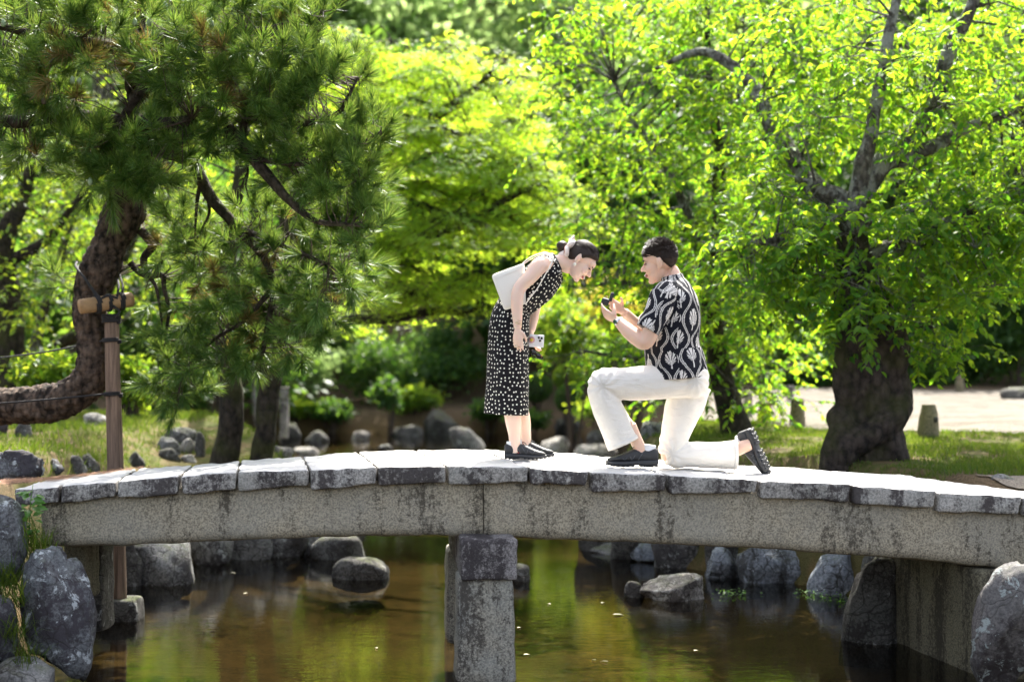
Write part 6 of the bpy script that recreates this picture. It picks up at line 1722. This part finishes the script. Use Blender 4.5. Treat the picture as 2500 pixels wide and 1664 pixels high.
# ankles
V, F = tube([A3(1535, 1040, -.09), A3(1550, 1068, -.09), A3(1562, 1095, -.09), A3(1566, 1115, -.09)], [.050, .041, .040, .038], 14, 4); g.add(V, F)
V, F = tube([A3(1740, 1108, .07), A3(1790, 1100, .07), A3(1815, 1090, .07), A3(1832, 1084, .07)], [.05, .043, .041, .038], 14, 4); g.add(V, F)
# thighs and shins inside the trousers
V, F = tube([A3(1680, 920, -.04), A3(1560, 936, -.08), A3(1466, 942, -.10), A3(1495, 1000, -.095), A3(1535, 1045, -.09)], [.085, .075, .06, .055, .05], 14, 5); g.add(V, F)
V, F = tube([A3(1680, 930, .06), A3(1655, 1030, .07), A3(1634, 1112, .07), A3(1690, 1112, .07), A3(1745, 1108, .07)], [.085, .07, .055, .05, .05], 14, 5); g.add(V, F)
mbody = remesh_to('body', g, 0.0042, M['skin_m'], man, 4)
face_parts(man, mc, MM, 1.06, False)
# trousers
g = Geo()
V, F = tube([A3(1664, 868, 0), A3(1676, 900, 0), A3(1688, 935, 0), A3(1692, 962, .01)], [(.150, .105), (.165, .120), (.165, .112), (.12, .07)], 26, 5, side=side); g.add(V, F)
V, F = tube([A3(1684, 925, -.05), A3(1640, 928, -.07), A3(1580, 934, -.085), A3(1515, 937, -.10), A3(1474, 934, -.10), A3(1461, 946, -.10)], [(.10, .112), (.105, .112), (.10, .108), (.092, .100), (.088, .090), (.08, .07)], 24, 5, side=side); g.add(V, F)
V, F = tube([A3(1463, 926, -.10), A3(1470, 962, -.10), A3(1488, 1005, -.098), A3(1506, 1045, -.095), A3(1520, 1077, -.09)], [(.080, .070), (.086, .088), (.086, .097), (.086, .101), (.087, .104)], 24, 5, side=side); g.add(V, F)
V, F = tube([A3(1690, 935, .06), A3(1672, 985, .06), A3(1656, 1035, .065), A3(1642, 1085, .07), A3(1636, 1112, .07)], [(.11, .125), (.115, .122), (.10, .102), (.09, .085), (.085, .078)], 24, 5, side=side); g.add(V, F)
V, F = tube([A3(1626, 1108, .07), A3(1650, 1110, .07), A3(1700, 1110, .07), A3(1750, 1111, .07), A3(1793, 1110, .07)], [(.07, .062), (.085, .082), (.085, .080), (.088, .084), (.09, .091)], 24, 5, side=side); g.add(V, F)
trou = remesh_to('trousers', g, 0.006, M['linen'], man, 5)
# creases: long shallow folds running from the knees and the seat
me = trou.data
V = np.empty(len(me.vertices) * 3, np.float32); me.vertices.foreach_get('co', V); V = V.reshape(-1, 3)
N = np.empty(len(me.vertices) * 3, np.float32); me.vertices.foreach_get('normal', N); N = N.reshape(-1, 3)
kn1, kn2, hp = A3(1470, 940, -.1), A3(1640, 1105, .07), A3(1690, 925, 0)
disp = np.zeros(len(V))
for c, sc, f in ((kn1, .16, 70), (kn2, .17, 75), (hp, .22, 55)):
    d = V - c; r = np.linalg.norm(d, axis=1); a = np.arctan2(d[:, 2], d[:, 0])
    disp += 0.0048 * np.sin(a * 9 + 2.0 * np.sin(r * 28) + d[:, 1] * 30) * np.exp(-(r / sc) ** 2) * sstep(.02, .08, r)
disp += 0.0016 * vnoise(V * np.array((1, 1, .6)), 22, 2) + 0.0006 * vnoise(V, 55, 4)
V = V + N * disp[:, None]
me.vertices.foreach_set('co', V.astype(np.float32).ravel()); me.update()
for ps in ([(1668, 905, -.178), (1600, 934, -.19), (1520, 940, -.195), (1476, 938, -.19)], [(1472, 962, -.188), (1490, 1010, -.186), (1514, 1074, -.178)]):
    dv = [at(*p) for p in ps]
    P_ = []
    for q_ in catmull(np.array([tuple(x_) for x_ in dv]), 10):          # lay the seam on the cloth
        hit = trou.closest_point_on_mesh(Vector(q_))
        P_.append(np.array(hit[1]) if hit[0] else q_)
    V, F = tube(P_, [.0016] * len(P_), 5, 1)
    put(link('seam', mesh_np('seam', V, F, True, M['linen']), man), trou)
# turn-ups (hem bands)
for P, r in (([A3(1519, 1074, -.0903), A3(1523, 1083, -.0895)], (.089, .106)), ([A3(1790, 1110, .07), A3(1799, 1110, .07)], (.092, .093))):
    V, F = tube(P, [r, r], 40, 2, side=side, cap=False)
    h = link('hem', mesh_np('hem', V, F, True, M['linen']), man)
    sm = h.modifiers.new('thickness', 'SOLIDIFY'); sm.thickness = 0.006
    put(h, trou)
# shirt
TS = [(1652, 922, .200, .200), (1650, 892, .200, .190), (1642, 850, .190, .177), (1646, 810, .196, .160), (1652, 775, .202, .148), (1650, 745, .208, .142), (1648, 720, .195, .128), (1646, 700, .150, .104), (1643, 685, .095, .078), (1640, 672, .074, .070)]
g = Geo()
tV, tF = tube([at(u, v, 0.0) for u, v, a, b in TS], [(a, b) for u, v, a, b in TS], 96, 10, side=side)
g.add(tV, tF)
s1V, s1F = tube([A3(1640, 712, -.11), A3(1622, 722, -.165), A3(1604, 765, -.205), A3(1580, 806, -.222)], [(.07, .08), (.082, .086), (.082, .080), (.080, .074)], 48, 9, side=side); g.add(s1V, s1F)
s2V, s2F = tube([A3(1640, 712, .12), A3(1630, 722, .18), A3(1604, 765, .225), A3(1572, 800, .225)], [(.07, .08), (.08, .082), (.078, .076), (.076, .07)], 48, 9, side=side); g.add(s2V, s2F)
shirt = remesh_to('shirt', g, 0.0030, M['palm'], man, 5)
me = shirt.data
V = np.empty(len(me.vertices) * 3, np.float32); me.vertices.foreach_get('co', V); V = V.reshape(-1, 3).astype(float)
N = np.empty(len(me.vertices) * 3, np.float32); me.vertices.foreach_get('normal', N); N = N.reshape(-1, 3)
# cloth coordinates: unrolled around body or sleeve
def unroll(V, axis_pts, r0):
    ax = np.array([tuple(p) for p in axis_pts]); best = np.full(len(V), 1e9); uu = np.zeros(len(V)); vv = np.zeros(len(V))
    acc = 0.0
    for a, b in zip(ax[:-1], ax[1:]):
        ab = b - a; L = np.linalg.norm(ab); t_ = np.clip(((V - a) @ ab) / L ** 2, 0, 1)
        p = a + t_[:, None] * ab; d = V - p; dist = np.linalg.norm(d, axis=1)
        s = np.array((0, 1.0, 0)); s = s - ab / L * (s @ ab / L); s /= np.linalg.norm(s); o = np.cross(ab / L, s)
        k = dist < best
        best[k] = dist[k]; uu[k] = np.arctan2(d[k] @ o, d[k] @ s) * r0; vv[k] = acc + t_[k] * L
        acc += L
    return uu, vv, best
ub, vb, db = unroll(V, [at(u, v, 0) for u, v, a, b in TS], .175)
u1, v1, d1 = unroll(V, [A3(1640, 712, -.11), A3(1622, 722, -.165), A3(1604, 765, -.205), A3(1570, 822, -.225)], .082)
u2, v2, d2 = unroll(V, [A3(1640, 712, .12), A3(1630, 722, .18), A3(1604, 765, .225), A3(1562, 815, .225)], .082)
tor = db < .20
on1 = (d1 < .098) & (v1 > .045); on2 = (d2 < .098) & (v2 > .045)
U = np.where(on1, u1 + .03, np.where(on2, u2, ub + .015)); W_ = np.where(on1, -v1 * 1.0 + .32, np.where(on2, -v2, vb))
def palm_print(u, v):
    Pw, Hh, Aw = 0.162, 0.250, 0.0300          # ogee lattice: period, height, swing of the wavy lines
    out = np.zeros(len(u), bool)
    for base in (0, 1):
        sg = 1.0 if base == 0 else -1.0
        ctr = np.round((u - base * Pw / 2 - sg * Aw * np.cos(2 * math.pi * v / Hh)) / Pw) * Pw + base * Pw / 2 + sg * Aw * np.cos(2 * math.pi * v / Hh)
        d = (u - ctr) * sg
        tooth = 0.0022 * (np.abs((v * 110) % 1.0 - .5) * 4 - 1)
        out |= ((d > -.0085) & (d < -.0035)) | ((d > .0012) & (d < .0062 + tooth))
    for row in (0, 1):
        yc = np.round((v - row * Hh / 2) / Hh) * Hh + row * Hh / 2
        xo = Pw * (.75 if row == 0 else .25)
        ci = np.round((u - xo) / Pw); xc = ci * Pw + xo
        dx, dy = u - xc, v - yc
        dy = np.where((ci + row) % 2 == 0, dy, -dy)
        out |= (np.abs(dx) < .0034) & (dy > -.060) & (dy < -.004)
        ry = dy + .020                                     # fan opens from here
        a = np.arctan2(dx, ry); r = np.hypot(dx, ry)
        inside = (dx / .031) ** 2 + ((dy - .012) / .041) ** 2 < 1 + .16 * np.sin(a * 26)
        out |= inside & (r > .006) & (np.sin(np.abs(a) * 17 + .6) > -.45)
    return out.astype(float)
pr = palm_print(U, W_)
a_ = me.attributes.new('print', 'FLOAT', 'POINT'); a_.data.foreach_set('value', pr.astype(np.float32))
fold = 0.0045 * np.sin(V[:, 2] * 38 + 3 * np.sin(V[:, 0] * 14) + V[:, 1] * 18) * sstep(.05, -.25, V[:, 2] - .35) + .0035 * vnoise(V, 20, 6)
V = V + N * fold[:, None]
me.vertices.foreach_set('co', V.astype(np.float32).ravel()); me.update()
# camp collar
for sy in (-1, 1):
    P = [A3(1668, 684, 0.0), A3(1662, 682, sy * .045), A3(1640, 690, sy * .075), A3(1612, 708, sy * .07), A3(1598, 728, sy * .045)]
    V, F = tube(P, [(.006, .022), (.006, .024), (.006, .024), (.006, .022), (.005, .010)], 14, 6)
    c_ = link('collar', mesh_np('collar', V, F, True, M['palm']), man)
    a_ = c_.data.attributes.new('print', 'FLOAT', 'POINT'); a_.data.foreach_set('value', (((V * 40).sum(1) % 1.0) > .62).astype(np.float32))
    put(c_, shirt)
# short hair, longer and spiky on top
def spikes(g):
    rs = np.random.default_rng(8)
    for _ in range(2000):
        a = rs.random() * 6.283; z = rs.uniform(-.25, 1.0)
        if z < .12 and math.cos(a) > -.1: continue
        r = math.sqrt(1 - z * z)
        d = np.array((r * math.cos(a), r * math.sin(a), z))
        p = d * np.array((.098, .079, .094)) + np.array((-.018, 0, .030))
        fw = .35 + .5 * max(0, d[0])
        dd = norm(d + np.array((fw, 0, .25)) + rs.normal(size=3) * .28)
        L = rs.uniform(.016, .040) * (0.22 + .78 * max(0, z) ** .8)
        V, F = tube([p, p + dd * L * .6, p + dd * L + np.array((.004, 0, -.003))], [.0026, .0020, .0005], 4, 1, cap=False)
        g.add(V * 1.06 @ MM.T + mc, F)
hair_cap(man, mc, MM, 1.06, lambda P: np.where(P[:, 0] > -.02, P[:, 2] - (.026 + .62 * P[:, 0]), P[:, 2] - (.0136 + 1.35 * (P[:, 0] + .02))), M['hair'], 0.004, spikes)
# watch
wp = A3(1512, 786, -.118)
wa = norm(A3(1532, 806, -.165) - A3(1506, 781, -.105))
V, F = tube([wp + wa * k for k in (-.008, 0, .008)], [.0345, .0355, .0345], 26, 2, cap=False)
wt = link('watch_band', mesh_np('watch_band', V, F, True, M['steel']), man)
fn = norm(np.array((-.25, -.9, -.3)) - wa * (np.array((-.25, -.9, -.3)) @ wa))
V, F = tube([wp + fn * .030, wp + fn * .040], [.0185, .0175], 24, 1); d0 = link('watch_case', mesh_np('watch_case', V, F, False, M['steel']), man); put(d0, wt)
V, F = tube([wp + fn * .0395, wp + fn * .0415], [.0135, .0135], 24, 1); d0 = link('watch_dial', mesh_np('watch_dial', V, F, False, M['dial']), man); put(d0, wt)
# shoes
hz = at(1608, 1142, -.09)
shoe(man, (at(1607, 1140, -.09).x, -.09, at(1600, 1139.5, -.09).z + .006), (-1, -.02, .012), (0, 0, 1), .325)
toe = A3(1884, 1152, .06); heel = A3(1838, 1040, .07)
fw = norm(toe - heel)
shoe(man, heel + fw * .01 + np.array((-.012, 0, 0)), fw, (-.80, .48, -.30), .315, socks=True)

# ring box
rb = thing('ring_box', tuple(A3(1478, 752, -.01)), 'small open black ring box held out by the kneeling man', 'box')
Mb = roty(R(18))
def bb_(name, p, h, mat, parent):
    V, F = rough_block([Mb @ np.array((p[0] + sx * h[0], p[1] + sy * h[1], p[2] + sz * h[2])) + A3(1477, 737, 0.0) for sz in (-1, 1) for sy in (-1, 1) for sx in (-1, 1)], (3, 3, 3), .003, 0)
    return link(name, mesh_np(name, V, F, True, mat), parent)
bb_('base', (0, 0, 0), (.023, .028, .020), M['black_box'], rb)
bb_('lid', (.028, 0, .042), (.0095, .028, .028), M['black_box'], rb)
bb_('cushion', (0, 0, .018), (.017, .022, .006), M['phone_white'], rb)
V, F = ring(Mb @ np.array((0, 0, .030)) + A3(1477, 737, 0), (0, 1, 0.1), .009, .0012, 20, 1)
link('ring_band', mesh_np('ring_band', V, F, True, M['gold']), rb)

# ================================================================== SMALL THINGS
# weeds on the left bank
def weed(label, u, v0, v1, Y, seed, n=9, size=0.085):
    rng = np.random.default_rng(seed)
    b, a = at(u, v1, Y), at(u, v0, Y)
    root = thing('weed_plant', tuple(b), label, 'plant')
    h = a.z - b.z
    pts = [np.array(tuple(b)), np.array(tuple(b)) + (rng.normal() * .04, -.03, h * .5), np.array(tuple(a)) + (rng.normal() * .05, -.06, 0)]
    V, F = tube(pts, [.004, .003, .0015], 6, 6)
    link('stem', mesh_np('stem', V, F, True, M['weed_leaf']), root)
    C = catmull(np.array(pts), 8)
    lm = mesh_np('leaf', LEAF[0] * np.array((1, 1.25, 1)), [LEAF[1]], False, M['weed_leaf'])
    for i in range(n):
        p = C[int((0.35 + 0.65 * i / n) * (len(C) - 1))]
        for s in (-1, 0, 1):
            a_ = rng.random() * 6.28
            d = norm(np.array((math.cos(a_), math.sin(a_) - .5, rng.uniform(-.5, .35)))); nrm_ = norm(np.array((0, -.5, 1.)) + rng.normal(size=3) * .4)
            Rm = frames(d[None], nrm_[None])[0]
            o = bpy.data.objects.new('leaf', lm); COL.objects.link(o); o.parent = root; o.matrix_parent_inverse = Matrix.Translation(-root.location)
            sc = size * rng.uniform(.6, 1.15)
            o.matrix_basis = Matrix.LocRotScale(Vector(p + d * .02), Matrix(Rm.tolist()).to_quaternion(), Vector((sc, sc, sc)))
weed('young leafy weed in front of the left end of the deck', 70, 1180, 1300, -0.62, 1, 8)
weed('small leafy weed hanging beside the left girder end', 88, 1245, 1345, -0.6, 2, 5, .07)
# long grass on the left bank between the boulders
rng = np.random.default_rng(4)
m = 700
cl = [(75, 1330, -.68), (90, 1380, -.62), (35, 1470, -.85), (40, 1560, -.95), (60, 1620, -1.0), (20, 1440, -.8), (98, 1350, -.6), (10, 1420, -.75)]
P = np.array([tuple(at(*cl[i % len(cl)])) for i in range(m)]) + rng.normal(size=(m, 3)) * np.array([.045, .06, .03])
tip = P + np.stack([rng.normal(size=m) * .07, rng.normal(size=m) * .05 - .05, rng.uniform(.03, .17, m)], -1)
midp = (P + tip) / 2 + np.array([0, 0, .035]); a = rng.random(m) * 6.28; w = np.stack([np.cos(a), np.sin(a), 0 * a], -1) * .0024
V = np.stack([P - w, P + w, midp + w * .8, midp - w * .8, tip], 1).reshape(-1, 3); q = np.arange(m)[:, None] * 5
link('bank_grass', mesh_np('bank_grass', V, [np.concatenate([q, q + 1, q + 2, q + 3], 1), np.concatenate([q + 3, q + 2, q + 4], 1)], False, M['grass']), label='long thin grass between the boulders at the left', cat='grass', kind='stuff')
# low water plants at the foot of the pale blue-grey boulder
pl_ = [(1985, 1455), (2010, 1458), (2035, 1462), (1965, 1450), (1800, 1452), (1780, 1448), (1780, 1456), (2060, 1468)]
P = np.array([tuple(at(u, v, F_PX * 2.1 / (v - HOR) - 10)) for u, v in pl_])
P = np.repeat(P, 22, 0); m = len(P)
P = P + rng.normal(size=P.shape) * np.array([.06, .04, .0]) + np.array([0, 0, 1]) * rng.random((m, 1)) * .035
ld = norm(rng.normal(size=(m, 3)) * np.array([1, 1, .3])); ln = norm(np.array([0, 0, 1.]) + rng.normal(size=(m, 3)) * .4)
V, F = scatter(DIAM, P, frames(ld, ln), .022 * rng.uniform(.6, 1.3, m))
link('water_plants', mesh_np('water_plants', V, [F], False, M['weed_leaf']), label='small floating water plants by the boulders on the right', cat='plants', kind='stuff')
# fallen leaves floating on the pond
M['pale_leaf'] = simple('pale_fallen_leaf', (0.55, 0.50, 0.36), 0.35, 0.15, 40)
for u, v, s, rz, lab in ((1510, 1502, .085, .1, 'large pale leaf floating right of the pier'), (1475, 1617, .06, 2.6, 'folded pale leaf floating near the bottom right of the pier'), (1472, 1473, .05, 1.2, 'yellowish leaf floating below the flat pale rock'), (1286, 1600, .045, .4, 'small dark curled leaf floating just right of the pier foot'), (918, 1584, .04, 2.0, 'small yellow-green leaf floating left of the pier'), (1268, 1534, .04, .9, 'tiny pale leaf floating right of the pier'), (568, 1400, .05, .2, 'pale leaf floating under the left span'), (1450, 1613, .05, 1.9, 'thin pale leaf beside the folded leaf'), (1340, 1476, .045, 2.2, 'brown leaf floating behind the pier'), (1700, 1590, .05, 1.0, 'pale leaf floating in the shade on the right'), (600, 1450, .045, .7, 'small leaf floating under the left span nearer the camera')):
    d = F_PX * 2.1 / (v - HOR); p = at(u, v, d - 10)
    V = (LEAF[0] - np.array((.5, 0, 0))) * np.array((s, s * 1.2, s * .6)) @ rotz(rz).T + np.array((p.x, p.y, WATER_Z + .008))
    link('floating_leaf', mesh_np('floating_leaf', V, [LEAF[1]], False, M['pale_leaf']), label=lab, cat='leaf', group='leaves floating on the pond')
